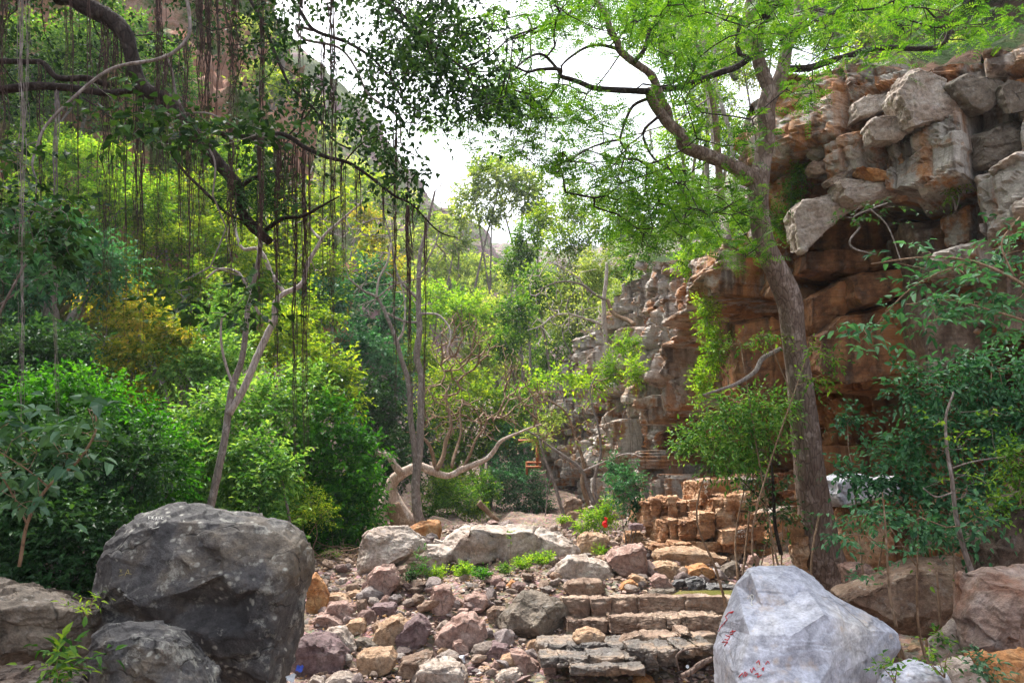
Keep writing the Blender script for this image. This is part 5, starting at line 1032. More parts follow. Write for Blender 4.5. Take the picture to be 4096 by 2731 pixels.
def filler(n, fpos, rad, mat, L, labels, group, cov, seed):
    r = np.random.default_rng(seed)
    for k in range(n):
        px, py, Y = fpos(r, k); a = r.uniform(*rad); i = int(r.integers(len(mat)))
        bush('tree', labels[i], 'tree', [(px, py, Y, a, a * .7), (px + a * r.uniform(-.7, .7), py + a * .5, Y, a * .7, a * .5), (px + a * r.uniform(-.9, .9), py - a * .3, Y, a * .6, a * .45)], mat[i], L * Y, 'b_grey', 7, .6, cov, .2, seed=seed + k, stem=.1, tw=12, wood='trunk', tl=2.6, gz=float(W(0, px, py + a * 1.3, Y)[2]), group=group, back=.15)
def fmauve(r, k):
    px = r.uniform(570, 1040); rg = np.interp(px, [560, 720, 905, 1000, 1180], [-20, 130, 370, 468, 610]); d = r.uniform(30, 420); return px, rg + d, np.interp(d, [0, 420], [118, 62])
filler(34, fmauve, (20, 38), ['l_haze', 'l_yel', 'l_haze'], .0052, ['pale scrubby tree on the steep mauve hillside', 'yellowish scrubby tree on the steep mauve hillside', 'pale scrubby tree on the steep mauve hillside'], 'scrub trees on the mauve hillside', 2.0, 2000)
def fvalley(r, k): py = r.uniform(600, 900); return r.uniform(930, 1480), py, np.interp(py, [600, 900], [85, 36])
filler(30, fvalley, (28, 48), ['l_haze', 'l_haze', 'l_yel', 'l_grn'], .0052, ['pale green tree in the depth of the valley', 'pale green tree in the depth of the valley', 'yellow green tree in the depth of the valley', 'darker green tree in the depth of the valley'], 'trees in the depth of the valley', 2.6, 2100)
def fred(r, k): return r.uniform(-30, 620), r.uniform(290, 760), r.uniform(26, 32)
filler(26, fred, (50, 80), ['l_grn', 'l_yel', 'l_lime'], .0062, ['green tree high on the left bank, seen between nearer crowns', 'yellow green tree high on the left bank, seen between nearer crowns', 'light green tree high on the left bank, seen between nearer crowns'], 'trees high on the left bank', 3.0, 2200)
def fred2(r, k): return r.uniform(420, 700), r.uniform(40, 480), r.uniform(32, 40)
filler(16, fred2, (26, 48), ['l_haze', 'l_yel', 'l_grn'], .0055, ['pale bush clinging to the red rock high on the left', 'yellow bush clinging to the red rock high on the left', 'green bush clinging to the red rock high on the left'], 'bushes on the red rock', 1.8, 2400)
def fback(r, k): return r.uniform(1500, 2380), r.uniform(-40, 150), r.uniform(19, 27)
filler(16, fback, (45, 75), ['l_lime', 'l_lime', 'l_grn'], .0050, ['light green tree on the bank above the cliff', 'light green tree on the bank above the cliff', 'green tree on the bank above the cliff'], 'trees on the bank above the cliff', 2.6, 2300)

def fedge(r, k): return r.uniform(1960, 2400), r.uniform(70, 200), r.uniform(12.6, 16)
filler(18, fedge, (26, 44), ['l_lime', 'l_grn', 'l_haze'], .0050, ['light green bush at the very edge above the cliff top blocks', 'green bush at the very edge above the cliff top blocks', 'pale green bush at the very edge above the cliff top blocks'], 'bushes along the cliff edge', 2.2, 2500)

def fside(r, k): return r.uniform(-620, -60), r.uniform(560, 1150), r.uniform(10, 20)
filler(16, fside, (90, 150), ['l_grn', 'l_sat', 'l_teal'], .0075, ['green tree on the left bank just past the picture edge', 'deep green tree on the left bank just past the picture edge', 'blue green tree on the left bank just past the picture edge'], 'trees on the left bank past the edge', 2.0, 2600)

# ---------------------------------------------------------------- the big tree with feathery leaves on the right
def region(polys, n, Y, gap=0.0, gs=90.0, seed=0):
    """n points inside traced outlines, with clumps and gaps"""
    out = []; r = np.random.default_rng(seed); w = [p[1] for p in polys]
    xs0 = [q[0] for p in polys for q in p[0]]; ys0 = [q[1] for p in polys for q in p[0]]
    while len(out) < n:
        x = r.uniform(min(xs0), max(xs0), 4000); y = r.uniform(min(ys0), max(ys0), 4000); f = vn(np.stack([x / gs, y / gs, x * 0 + seed], -1), 4) + 0.5 * vn(np.stack([x / gs * 2.3, y / gs * 2.3, x * 0 + seed], -1), 5)
        ok = np.zeros(4000, bool)
        for poly, wt in polys: ok |= inpoly(x, y, poly) & (r.random(4000) < wt)
        ok &= f > gap + 0.25 * r.normal(size=4000)
        for a, b in zip(x[ok], y[ok]): out.append(W(0, a, b, r.uniform(*Y)))
    return np.array(out[:n])
BT = tree('big_tree', 'big brown barked tree with forked leaning trunk and feathery leaves at right', 'tree', W(0, 1905, 1345, 11.2))
P_, R_a = limb(BT, 'trunk', 0, [(1915, 1400), (1905, 1345), (1882, 1250), (1872, 1180), (1858, 1070), (1843, 930), (1830, 830), (1820, 760), (1812, 690), (1785, 625), (1757, 565), (1745, 500), (1742, 440), (1752, 370), (1762, 310), (1761, 250), (1772, 205)], [11.2, 11.2, 11, 11, 10.9, 10.8, 10.7, 10.6, 10.5, 10.4, 10.3, 10.3, 10.2, 10.2, 10.1, 10, 10],
    [130, 105, 84, 76, 68, 60, 55, 54, 60, 55, 50, 46, 50, 42, 40, 42, 44], 'b_big', 20, 0.05, 10, 0.01, 1)
allb = [P_[::3]]
for nm, pts, Ys, ws, sd in [
    ('limb', [(1772, 215), (1748, 160), (1738, 100), (1728, 40), (1726, -60)], (10, 9.8), [36, 32, 28, 26], 2),
    ('limb', [(1772, 215), (1795, 175), (1803, 140), (1812, 90), (1832, 40), (1838, -70)], (10, 9.9), [38, 32, 28, 24], 3),
    ('limb', [(1745, 420), (1712, 398), (1680, 378), (1640, 365), (1600, 352), (1570, 338), (1562, 310), (1530, 280), (1505, 250), (1490, 225), (1488, 205)], (10.2, 9.2), [44, 36, 34, 30, 26, 24], 4),
    ('limb', [(1540, 290), (1535, 255), (1520, 232), (1505, 195), (1490, 170), (1455, 145), (1425, 118), (1418, 95), (1400, 65), (1392, 30), (1370, 0), (1360, -60)], (9.6, 8.8), [20, 20, 19, 18, 16, 12], 5),
    ('branch', [(1490, 210), (1450, 206), (1400, 202), (1360, 198), (1325, 185), (1290, 175), (1288, 160), (1240, 160), (1215, 165), (1180, 150)], (9.2, 8.0), [17, 15, 13, 11, 8, 4], 6),
    ('branch', [(1290, 165), (1250, 130), (1215, 135), (1180, 155), (1150, 165)], (8.6, 7.8), [8, 7, 5, 3], 7),
    ('branch', [(1300, 35), (1260, 50), (1215, 70), (1190, 80), (1160, 95)], (9, 8.3), [8, 6, 4], 8), ('branch', [(1300, 35), (1330, 10), (1345, -40)], (9, 9.2), [8, 12], 9),
    ('branch', [(1726, 132), (1690, 155), (1650, 170), (1600, 192), (1555, 205), (1505, 205)], (9.8, 9.4), [15, 16, 17, 15, 13], 10),
    ('branch', [(1812, 158), (1860, 155), (1900, 142), (1950, 128), (1990, 116), (2040, 112), (2090, 115), (2150, 112), (2170, 98), (2185, 60)], (10, 9.2), [19, 17, 15, 13, 12, 8], 11),
    ('branch', [(1812, 80), (1850, 62), (1890, 45), (1950, 28), (2010, 20), (2060, 0)], (9.9, 9.3), [9, 8, 6, 4], 12),
    ('branch', [(1802, 75), (1775, 55), (1750, 20), (1738, -30)], (9.9, 9.5), [16, 20, 20], 13),
    ('branch', [(1815, 5), (1780, 12), (1755, 5), (1730, -30)], (9.7, 9.5), [11, 14, 14], 14),
    ('branch', [(1488, 222), (1455, 240), (1440, 270), (1430, 300), (1425, 325), (1440, 355)], (9.3, 9.0), [9, 8, 6, 4], 15),
    ('branch', [(1425, 320), (1390, 325), (1350, 340), (1310, 370)], (9.1, 8.8), [6, 5, 3], 16),
    ('branch', [(1515, 265), (1480, 300), (1490, 340), (1510, 370), (1540, 390), (1580, 395)], (9.3, 9.3), [8, 7, 5, 3], 17),
    ('branch', [(1455, 145), (1480, 115), (1490, 70), (1480, 30), (1490, -30)], (9.2, 9.2), [13, 11, 9, 7], 18),
    ('branch', [(1725, 130), (1712, 130), (1695, 120), (1690, 80), (1700, 40)], (9.8, 9.9), [8, 12, 9], 19),
    ('branch', [(1420, 110), (1380, 100), (1345, 105), (1310, 130), (1290, 150)], (9.0, 8.7), [9, 8, 6, 5], 20),
    ('branch', [(1790, 800), (1750, 820), (1735, 850), (1700, 875), (1650, 895), (1615, 908)], (10.7, 10.0), [10, 12, 11, 7, 4], 21)]:
    P, R = limb(BT, nm, 0, pts, Ys, ws, 'b_big' if nm == 'limb' else 'b_dark' if sd != 21 else 'b_grey', 10 if nm == 'limb' else 7, 0.06, 6, 0.03, sd, 'pale bare branch beside the trunk' if sd == 21 else None); 
    if sd != 21: allb.append(P[1::2])
start = np.vstack(allb)
regs = [([(930, 0), (1250, 0), (1290, 140), (1200, 330), (1080, 345), (1040, 320), (1000, 340), (940, 240), (900, 150)], 0.32),
        ([(1130, 200), (1290, 190), (1420, 230), (1500, 300), (1480, 420), (1530, 600), (1420, 560), (1350, 470), (1260, 430), (1200, 380), (1090, 330)], 0.6),
        ([(1240, -60), (1800, -60), (1770, 100), (1720, 160), (1560, 200), (1480, 100), (1380, 90), (1250, 110)], 0.75),
        ([(1380, 370), (1700, 420), (1770, 520), (1740, 600), (1600, 560), (1480, 560), (1400, 480)], 0.75), ([(1780, -60), (2400, -60), (2400, 60), (2200, 130), (2050, 150), (1950, 110), (1880, 230), (1800, 260), (1790, 120)], 0.35),
        ([(1500, 200), (1720, 150), (1740, 350), (1600, 330)], 0.35)]
tg = region(regs, 800, (7.2, 11.0), -0.12, 75, 3)
w = Acc(); nodes, par = grow(start, tg, 0.0045, 0.03, 0.13, 0.02, 0.3, 2.2, 4, w, 5); w.build('twigs', MT['b_dark'], BT)
f = Acc(); mids = nodes[len(start):]
Cc = np.vstack([np.repeat(tg, 7, 0) + rng.normal(size=(len(tg) * 7, 3)) * np.array([.13, .13, .08]), mids[rng.random(len(mids)) < 0.22]])
Dd = unit(rng.normal(size=Cc.shape) * np.array([1, 1, 0.35]) + np.array([0, 0, 0.05])); pinnate(f, Cc, Dd, 7, 0.17, 0.055, 0.40, 0.35)
far_ = region(regs[1:5], 430, (11, 14), -0.1, 75, 9); Cc = np.repeat(far_, 6, 0) + rng.normal(size=(len(far_) * 6, 3)) * np.array([.2, .2, .12]); Dd = unit(rng.normal(size=Cc.shape) * np.array([1, 1, 0.35]))
f2 = region([([(1980, 200), (2100, 150), (2150, 330), (2000, 380)], .5), ([(1920, 330), (2030, 280), (2080, 350), (1990, 390)], .5), ([(2200, -20), (2400, -20), (2400, 260), (2300, 240), (2200, 120)], 0.7)], 60, (8.5, 10), -1, 75, 9)
f.build('crown', MT['l_feather'], BT, smooth=False)
f = Acc(); w = Acc(); BT2 = tree('tree', 'second feathery leaved tree whose thin crown mixes behind the big tree', 'tree', W(0, 1660, 300, 15) * np.array([1, 1, 0]) + np.array([0, 0, bankz(*W(0, 1660, 300, 19)[:2])]))
P, R = smoothline([np.array(BT2.location) - [0, 0, 1], W(0, 1655, 450, 15.5), W(0, 1640, 250, 14), W(0, 1600, 100, 13)], [.09, .08, .06, .03]); tube(w, P, R, 8, .06); grow(P[5:], far_[:140], 0.004, 0.03, 0.1, 0.02, 0.5, 2.3, 3, w, 8)
w.build('trunk', MT['b_grey'], BT2); pinnate(f, Cc, Dd, 7, 0.24, 0.065, 0.32, 0.35); f.build('crown', MT['l_feather'], BT2, smooth=False)

# ---------------------------------------------------------------- banyan limbs, hanging roots and small round leaves at upper left
BY_ = tree('banyan_tree', 'dark banyan with crooked limbs and many hanging roots across the upper left', 'tree', np.array([-9.5, 7.0, float(G(-9.5, 7.0))]))
a = Acc(); P, R = smoothline([np.array(BY_.location) - [0, 0, .4], np.array(BY_.location) + [0.2, 0, 3.0], W(0, -420, -380, 7.4), W(0, -100, -330, 7.4), W(0, 60, -130, 7.4), W(0, 150, -10, 7.4)], [.55, .4, .3, .24, .17, .13], n=10); tube(a, P, R, 14, .06, 3); a.build('trunk', MT['b_dark'], BY_)
bb = [P[20:]]
for nm, pts, Ys, ws, mt, sd in [
    ('limb', [(130, -30), (190, 10), (235, 35), (275, 65), (295, 110), (312, 170), (335, 205), (385, 235), (425, 280), (460, 325), (510, 385), (545, 430), (555, 480), (585, 520), (622, 553)], (7.4, 7.2), [46, 46, 44, 42, 36, 34, 34, 38, 34, 32, 30, 27, 24, 26, 20], 'b_dark', 31),
    ('limb', [(-60, 200), (0, 205), (80, 195), (150, 200), (200, 208), (250, 215), (320, 208), (360, 222)], (7.2, 7.4), [22, 22, 18, 17, 15, 14], 'b_dark', 32),
    ('limb', [(-60, 140), (0, 140), (60, 142), (100, 145), (135, 180), (200, 180), (250, 195)], (7.3, 7.4), [16, 14, 12, 14, 16, 14], 'b_dark', 33),
    ('branch', [(470, 300), (520, 310), (580, 315), (640, 308), (670, 318), (700, 340), (750, 362), (800, 375), (850, 410), (900, 450), (945, 470), (1005, 528), (1050, 545)], (7.3, 6.8), [12, 14, 13, 10, 8, 5, 3], 'b_dark', 34),
    ('limb', [(70, -125), (200, -100), (380, -85), (560, -78), (760, -72), (900, -80), (1010, -70)], (7.4, 6.9), [26, 24, 22, 19, 15, 11, 6], 'b_dark', 48),
    ('branch', [(390, 350), (420, 390), (470, 440), (510, 480), (540, 500), (600, 510)], (7.4, 7.1), [6, 8, 7, 4], 'b_dark', 35),
    ('branch', [(545, 435), (580, 412), (600, 405)], (7.3, 7.2), [14, 8], 'b_dark', 36),
    ('branch', [(610, 525), (650, 500), (700, 495), (745, 470), (780, 450)], (7.2, 6.8), [12, 9, 7, 3], 'b_dark', 37),
    ('branch', [(420, -30), (432, 40), (430, 80), (400, 115), (355, 135), (280, 150), (230, 175), (165, 230), (105, 290), (85, 340), (75, 380), (85, 420), (80, 480)], (6.4, 6.0), [10, 9, 9, 8, 8, 7, 6, 5, 3], 'b_grey', 38),
    ('branch', [(380, 128), (395, 165), (405, 215), (425, 260), (450, 300), (480, 340), (495, 380), (490, 450)], (6.4, 6.2), [6, 6, 6, 4], 'b_grey', 39),
    ('branch', [(425, 262), (480, 262), (540, 290), (640, 315)], (6.3, 6.2), [5, 4, 3], 'b_grey', 40),
    ('branch', [(560, -30), (610, 70), (640, 140), (670, 200), (720, 250), (760, 320), (800, 345)], (8, 7.6), [9, 8, 6, 4], 'b_dark', 41),
    ('branch', [(650, -30), (690, 30), (720, 70), (790, 95), (850, 130), (900, 180), (935, 235), (975, 260)], (7.6, 7.0), [12, 10, 8, 6, 4], 'b_dark', 42),
    ('branch', [(720, 70), (680, 60), (700, 90), (780, 110), (820, 160), (850, 220), (915, 270), (920, 330), (960, 360)], (7.6, 7.2), [8, 7, 6, 5, 3], 'b_grey', 43),
    ('branch', [(840, -30), (900, 15), (930, 40), (980, 90), (1030, 130), (1100, 180)], (7.3, 6.8), [9, 8, 6, 3], 'b_dark', 44),
    ('branch', [(780, 385), (830, 330), (900, 300), (960, 285)], (7.1, 6.8), [4, 3, 2], 'b_dark', 45),
    ('branch', [(660, 315), (700, 270), (720, 240)], (7.2, 7.1), [5, 3], 'b_dark', 46), ('branch', [(190, 225), (230, 250), (280, 290), (330, 330)], (7.3, 7), [5, 3], 'b_dark', 47)]:
    P, R = limb(BY_, nm, 0, pts, Ys, ws, mt, 12 if nm == 'limb' else 6, 0.10 if nm == 'limb' else .06, 6, 0.02, sd); bb.append(P[::2])
start = np.vstack(bb)
regsB = [([(540, -60), (1150, -60), (1190, 100), (1170, 250), (1080, 290), (1000, 250), (930, 250), (880, 190), (840, 230), (760, 220), (640, 200), (540, 120)], 0.8),
         ([(640, 200), (900, 230), (960, 380), (985, 420), (950, 430), (880, 400), (780, 370), (660, 350), (600, 280)], 0.45), ([(-60, -60), (560, -60), (560, 150), (430, 260), (300, 280), (0, 260), (-60, 120)], 0.6),
         ([(560, 120), (640, 200), (700, 420), (600, 470), (540, 350), (480, 200)], 0.45), ([(1040, 180), (1170, 200), (1100, 300), (1000, 260)], 0.8)]
tg = np.vstack([region([regsB[i] for i in (0, 1, 4)], 235, (6.3, 9.0), -0.1, 70, 21), region([regsB[i] for i in (2, 3)], 130, (7.9, 9.6), -0.1, 70, 22)])
w = Acc(); nodes, par = grow(start, tg, 0.0035, 0.02, 0.14, 0.05, 0.3, 2.2, 4, w, 25); w.build('twigs', MT['b_dark'], BY_)
f = Acc(); C = np.repeat(tg, 5, 0) + rng.normal(size=(len(tg) * 5, 3)) * .10; sprays(f, C, rng.normal(size=C.shape) + [0, 0, -.2], 6, 0.062, 0.72, 4.0, 0, 0.5, None, 0.4)
# nearer, larger leaves on the pale branches and narrow leaves by the broken limb end
tn = region([([(240, 240), (480, 250), (640, 290), (600, 330), (450, 340), (260, 340)], .8), ([(0, 300), (120, 420), (220, 560), (100, 640), (0, 560)], .6), ([(380, 620), (580, 640), (600, 760), (420, 760)], .25)], 75, (5.6, 6.4), -.5, 60, 31)
C = np.repeat(tn, 3, 0) + rng.normal(size=(len(tn) * 3, 3)) * .07; sprays(f, C, rng.normal(size=C.shape) * [1, 1, .3], 5, 0.085, 0.62, 3.0, 1, 0.25, None, 0.7)
w = Acc(); grow(start, tn, 0.003, 0.012, 0.12, 0.03, 0.3, 2.2, 4, w, 26); w.build('twigs', MT['b_grey'], BY_)
crown(f, [((-6.5, 9.5, 11.5), (3.6, 3.0, 1.6)), ((-3.6, 8.6, 12.5), (2.6, 2.6, 1.3))], 0.12, 8, None, .7, 4, 0, .4, .4, 1.6, 1.0, 3)  # unseen crown lobes above the frame, added to shade the left foreground boulder
f.build('crown', MT['l_ban'], BY_, smooth=False)
f = Acc(); tn = region([([(470, 430), (620, 400), (700, 430), (690, 520), (540, 500)], .8)], 60, (6.9, 7.5), -.6, 60, 33); C = np.repeat(tn, 3, 0) + rng.normal(size=(len(tn) * 3, 3)) * .05; sprays(f, C, rng.normal(size=C.shape), 6, 0.075, 0.18, 1.5, 0, 0.2, None, 0.5); f.build('narrow_leaves', MT['l_drk'], BY_, smooth=False)
r = np.random.default_rng(77); PA = np.vstack([smoothline(b_, np.ones(len(b_)), n=8)[0] for b_ in bb[1:]]); PJ = proj0(PA)
for (x0, yb, wd, n, Yr, y0) in [(12, 720, 14, 5, 6.6, -40), (48, 1060, 8, 4, 5.6, -40), (62, 560, 8, 2, 6.4, -40), (100, 620, 10, 3, 6.4, 120), (126, 1000, 9, 5, 6.4, 200), (150, 480, 8, 2, 6.5, 60), (178, 520, 4, 2, 6.6, 100), (205, 440, 8, 3, 6.7, -40), (245, 850, 18, 12, 7.0, 60), (268, 560, 14, 8, 7.1, 40), (290, 700, 6, 3, 7.2, 100), (314, 640, 12, 8, 7.1, 200), (325, 760, 7, 3, 7.3, 230), (365, 640, 14, 10, 7.0, 20), (385, 420, 10, 7, 7.0, 30), (415, 600, 8, 4, 7.0, 240), (437, 740, 9, 6, 7.2, 250),
                        (462, 620, 16, 10, 7.1, -40), (480, 450, 10, 7, 7.2, 80), (497, 340, 8, 4, 6.9, -40), (536, 330, 22, 14, 6.8, -60), (530, 700, 12, 8, 6.9, 250), (556, 560, 8, 4, 7.2, 420), (600, 620, 9, 8, 7.0, -40), (597, 840, 7, 5, 6.9, 300), (637, 910, 9, 9, 6.8, 310), (655, 620, 12, 6, 6.9, 340), (677, 1090, 8, 7, 7.0, 320), (699, 1130, 9, 9, 6.9, 330), (712, 800, 5, 3, 7.0, 340),
                        (738, 620, 9, 5, 7.0, 60), (765, 745, 11, 9, 6.9, -40), (790, 640, 6, 4, 7.1, 370), (820, 520, 6, 3, 7.1, 390), (880, 560, 5, 3, 7.0, 430), (907, 950, 6, 4, 7.0, 250), (942, 980, 9, 9, 6.9, 480), (975, 1000, 4, 3, 6.8, 500), (165, 360, 5, 2, 6.8, -40), (345, 420, 6, 4, 7.3, 210), (690, 260, 10, 6, 7.6, -40), (430, 360, 16, 8, 7.3, 100)]:
    yb = yb + 0.12 * (yb - y0) * (yb < 800); y0 = -76 if y0 < -30 else y0; dxx = np.abs(PJ[0] - x0); cnd = np.where(dxx < 7)[0]
    if y0 > -30 and len(cnd):
        q_ = cnd[np.argmin(np.abs(PJ[1][cnd] - y0))]; y0, Yr = float(PJ[1][q_]), float(PA[q_, 1])
    elif y0 > -30: y0 = -76
    ac = Acc(); k = Yr / F / CR[0][2]
    for s in range(int(n * 1.6) + 2):
        fr = s / max(1, n - 1); yb2 = yb - abs(r.normal()) * (yb - y0) * 0.24 * (s > 0); m = int(max(8, (yb2 - y0) / 22)); ph = r.uniform(0, 100)
        ys2 = np.linspace(y0, yb2, m); tz = np.linspace(0, 1, m); xx = x0 + 2.5 * vn(np.stack([ys2 / 130, ys2 * 0 + x0, ys2 * 0], -1), 11) + r.uniform(-.5, .5) * wd * 1.3 + wd * 1.2 * (0.6 * vn(np.stack([ys2 / 90, ys2 * 0 + ph, ys2 * 0], -1), 3) + 0.22 * 1.4 * vn(np.stack([ys2 / 25, ys2 * 0 + ph, ys2 * 0 + 7], -1), 3)) * (1 - 0.3 * tz)
        yy = Yr + (r.uniform(-.5, .5) + 0.4 * vn(np.stack([ys2 / 60, ys2 * 0 + ph, ys2 * 0 + 30], -1), 3)) * wd * k
        top = W(0, x0, y0, Yr); P = np.array([W(0, a_, b_, Yr) for a_, b_ in zip(xx, ys2)]); P[:, 1] = yy; rad = r.uniform(0.45, 1.2) * k * (1.15 - 0.85 * tz)
        tube(ac, P, rad, 4)
    ac.build('aerial_root', MT['root'] if x0 not in (48, 62, 126) else MT['b_grey'], BY_)

# ---------------------------------------------------------------- slender, forked and fallen trees
def multi(name, label, cat, base, parts, bark, leafspec=None, twn=0, seed=0, wig=0.03):
    """parts: (name, view, points, depths, widths[, bark]); leafspec: (regions, n, depth range, material, L, asp, per, repeat)"""
    t = tree(name, label, cat, base); allp = []
    for k, p in enumerate(parts):
        P, R = limb(t, p[0], p[1], p[2], p[3], p[4], p[5] if len(p) > 5 else bark, 9 if p[0] == 'trunk' else 6, 0.07, 6, wig, seed + k); allp.append(P[::2])
    st = np.vstack(allp)
    if twn:
        regs_, n, Yr, mat, L, asp, per, rep = leafspec
        tg = region(regs_, n, Yr, -0.4, 50, seed); w = Acc(); nodes, par = grow(st[len(st) // 5:], tg, 0.0052 * Yr[0] / 9, 0.03, 0.15, 0.02, 0.35, 2.3, 3, w, seed); w.build('twigs', MT[bark], t)
        if mat:
            f = Acc(); C = np.repeat(tg, rep, 0) + rng.normal(size=(len(tg) * rep, 3)) * L * 2; sprays(f, C, rng.normal(size=C.shape) * [1, 1, .5], per, L, asp, 3.5, 0, 0.3, None, 0.6); f.build('crown', MT[mat], t, smooth=False)
    return t
multi('tree', 'pale forked tree with bumpy leaning trunk behind the huge grey boulder', 'tree', W(0, 480, 1160, 11.5), [
    ('trunk', 0, [(472, 1200), (485, 1150), (500, 1080), (512, 1010), (522, 930), (532, 880), (555, 820), (566, 740), (572, 680), (590, 620), (598, 560), (600, 480), (598, 400), (585, 300)], 11.5, [20, 18, 17, 16, 15, 14, 13, 12, 11, 9, 8, 6], 'b_grey'),
    ('branch', 0, [(528, 950), (560, 890), (590, 820), (615, 765), (632, 735), (633, 700), (650, 678), (690, 655), (702, 610), (725, 570), (748, 535), (790, 500), (830, 470)], (11.5, 11.9), [17, 17, 16, 15, 12, 11, 9, 6, 4], 'b_pale'),
    ('branch', 0, [(655, 675), (625, 630), (608, 590), (590, 572), (560, 572), (545, 540), (540, 500)], (11.7, 12.2), [11, 10, 8, 5], 'b_pale'),
    ('branch', 0, [(630, 745), (600, 725), (580, 690), (560, 650), (540, 625), (500, 620), (470, 640)], (11.6, 11.2), [9, 7, 5], 'b_pale'),
    ('branch', 0, [(545, 905), (525, 860), (512, 800), (510, 740), (520, 725)], (11.5, 11.3), [7, 6, 4], 'b_pale'), ('branch', 0, [(735, 545), (720, 530), (705, 500), (700, 440), (720, 380)], (11.8, 12.2), [7, 5, 3], 'b_pale')],
    'b_pale', ([([(520, 380), (860, 420), (840, 560), (760, 640), (520, 600)], .5)], 60, (11.5, 13.5), 'l_yel', .08, .55, 5, 2), 1, 900)
multi('tree', 'slender twin stemmed bare tree left of the valley gap', 'tree', W(0, 960, 1195, 19), [
    ('trunk', 0, [(968, 1215), (958, 1180), (955, 1120), (960, 1060), (965, 980), (968, 900), (965, 860), (955, 820), (962, 760), (960, 700), (962, 640), (965, 580), (985, 500), (1000, 440)], 19, [26, 22, 20, 17, 16, 15, 16, 14, 12, 10, 8, 5], 'b_grey'),
    ('branch', 0, [(955, 1100), (948, 1020), (942, 950), (936, 880), (920, 820), (905, 770), (885, 720), (865, 685), (835, 670), (800, 640)], (19, 18.5), [15, 14, 13, 11, 9, 6, 4], 'b_grey'),
    ('branch', 0, [(905, 790), (925, 760), (930, 700), (920, 650)], (19, 19), [7, 5, 3], 'b_pale'), ('branch', 0, [(965, 740), (930, 738), (890, 720)], (19, 18.7), [7, 5], 'b_grey'),
    ('branch', 0, [(865, 685), (870, 640), (890, 600), (900, 560)], (18.6, 18.6), [6, 4], 'b_pale'), ('branch', 0, [(865, 685), (900, 655), (960, 640), (985, 620)], (18.6, 19), [5, 3], 'b_grey'),
    ('branch', 0, [(960, 690), (925, 650), (905, 600), (895, 540), (880, 480)], (19, 19.4), [8, 7, 5, 3], 'b_grey'), ('branch', 0, [(968, 720), (1010, 725), (1035, 760), (1030, 800)], (19, 18.6), [6, 5, 3], 'b_pale'),
    ('branch', 0, [(962, 640), (985, 590), (1000, 560), (1010, 520)], (19, 19.2), [5, 3], 'b_grey')],
    'b_grey', ([([(780, 560), (880, 440), (1040, 400), (1060, 620), (1010, 700), (820, 720)], .7)], 110, (18, 20.5), None, 0, 0, 0, 0), 1, 930)
multi('fallen_tree', 'big bleached leaning log with torn base and rising crooked branches', 'tree', W(0, 930, 1200, 20), [
    ('trunk', 0, [(950, 1210), (925, 1180), (905, 1150), (898, 1115), (925, 1090), (955, 1072), (985, 1078), (1030, 1088), (1070, 1082), (1105, 1062), (1130, 1030), (1155, 1005), (1190, 985), (1240, 970)], 20.2, [30, 36, 34, 28, 24, 19, 20, 13, 15, 11, 10, 8, 6, 4], 'b_log'),
    ('branch', 0, [(930, 1085), (910, 1065), (885, 1045), (860, 1035)], (20, 19.6), [18, 17, 15, 8], 'b_log'),
    ('stump', 0, [(885, 1215), (878, 1170), (890, 1130), (898, 1100)], 19.8, [26, 34, 22, 8], 'b_log'), ('stump', 0, [(920, 1215), (912, 1190), (905, 1160)], 19.7, [46, 40, 30], 'b_twig'),
    ('branch', 0, [(1010, 1084), (1025, 1050), (1030, 1010), (1032, 950), (1030, 900)], (20.2, 20.6), [12, 11, 10, 7, 4], 'b_twig'), ('branch', 0, [(1005, 1080), (990, 1045), (975, 1010), (965, 990)], (20.2, 20), [10, 8, 5], 'b_twig'),
    ('branch', 0, [(1060, 1082), (1080, 1040), (1095, 1010), (1110, 990)], (20.2, 20.5), [8, 6, 4], 'b_twig'), ('branch', 0, [(1040, 1070), (1050, 1030), (1060, 990), (1055, 940)], (20.2, 21), [8, 6, 3], 'b_twig')],
    'b_twig', ([([(930, 1000), (960, 860), (1000, 740), (1060, 700), (1180, 800), (1240, 900), (1200, 990), (1080, 1030)], .9)], 420, (19.4, 23), 'l_yel', .045, .5, 2, 1), 1, 960, 0.12)
multi('tree', 'straight pale pole trunk with arching bare branches above the far cliff', 'tree', W(0, 1392, 830, 24), [
    ('trunk', 0, [(1394, 860), (1392, 800), (1388, 720), (1392, 650), (1396, 604)], 24, [12, 12, 11, 9, 7], 'b_pale'),
    ('branch', 0, [(1390, 748), (1350, 735), (1310, 722), (1275, 725), (1240, 750), (1210, 760)], (24, 23.4), [6, 5, 4, 2], 'b_pale'), ('branch', 0, [(1390, 690), (1360, 672), (1340, 655), (1300, 645), (1260, 655), (1230, 670)], (24, 23.4), [7, 6, 4, 2], 'b_grey'),
    ('branch', 0, [(1350, 670), (1330, 640), (1300, 620), (1260, 600)], (24, 23.6), [4, 3], 'b_pale'), ('branch', 0, [(1395, 690), (1410, 720), (1440, 735), (1455, 745)], (24, 23.4), [9, 10, 12], 'b_twig')],
    'b_pale', ([([(1180, 620), (1380, 590), (1400, 740), (1220, 810)], .8)], 90, (23, 25), 'l_haze', .09, .5, 4, 2), 1, 980)
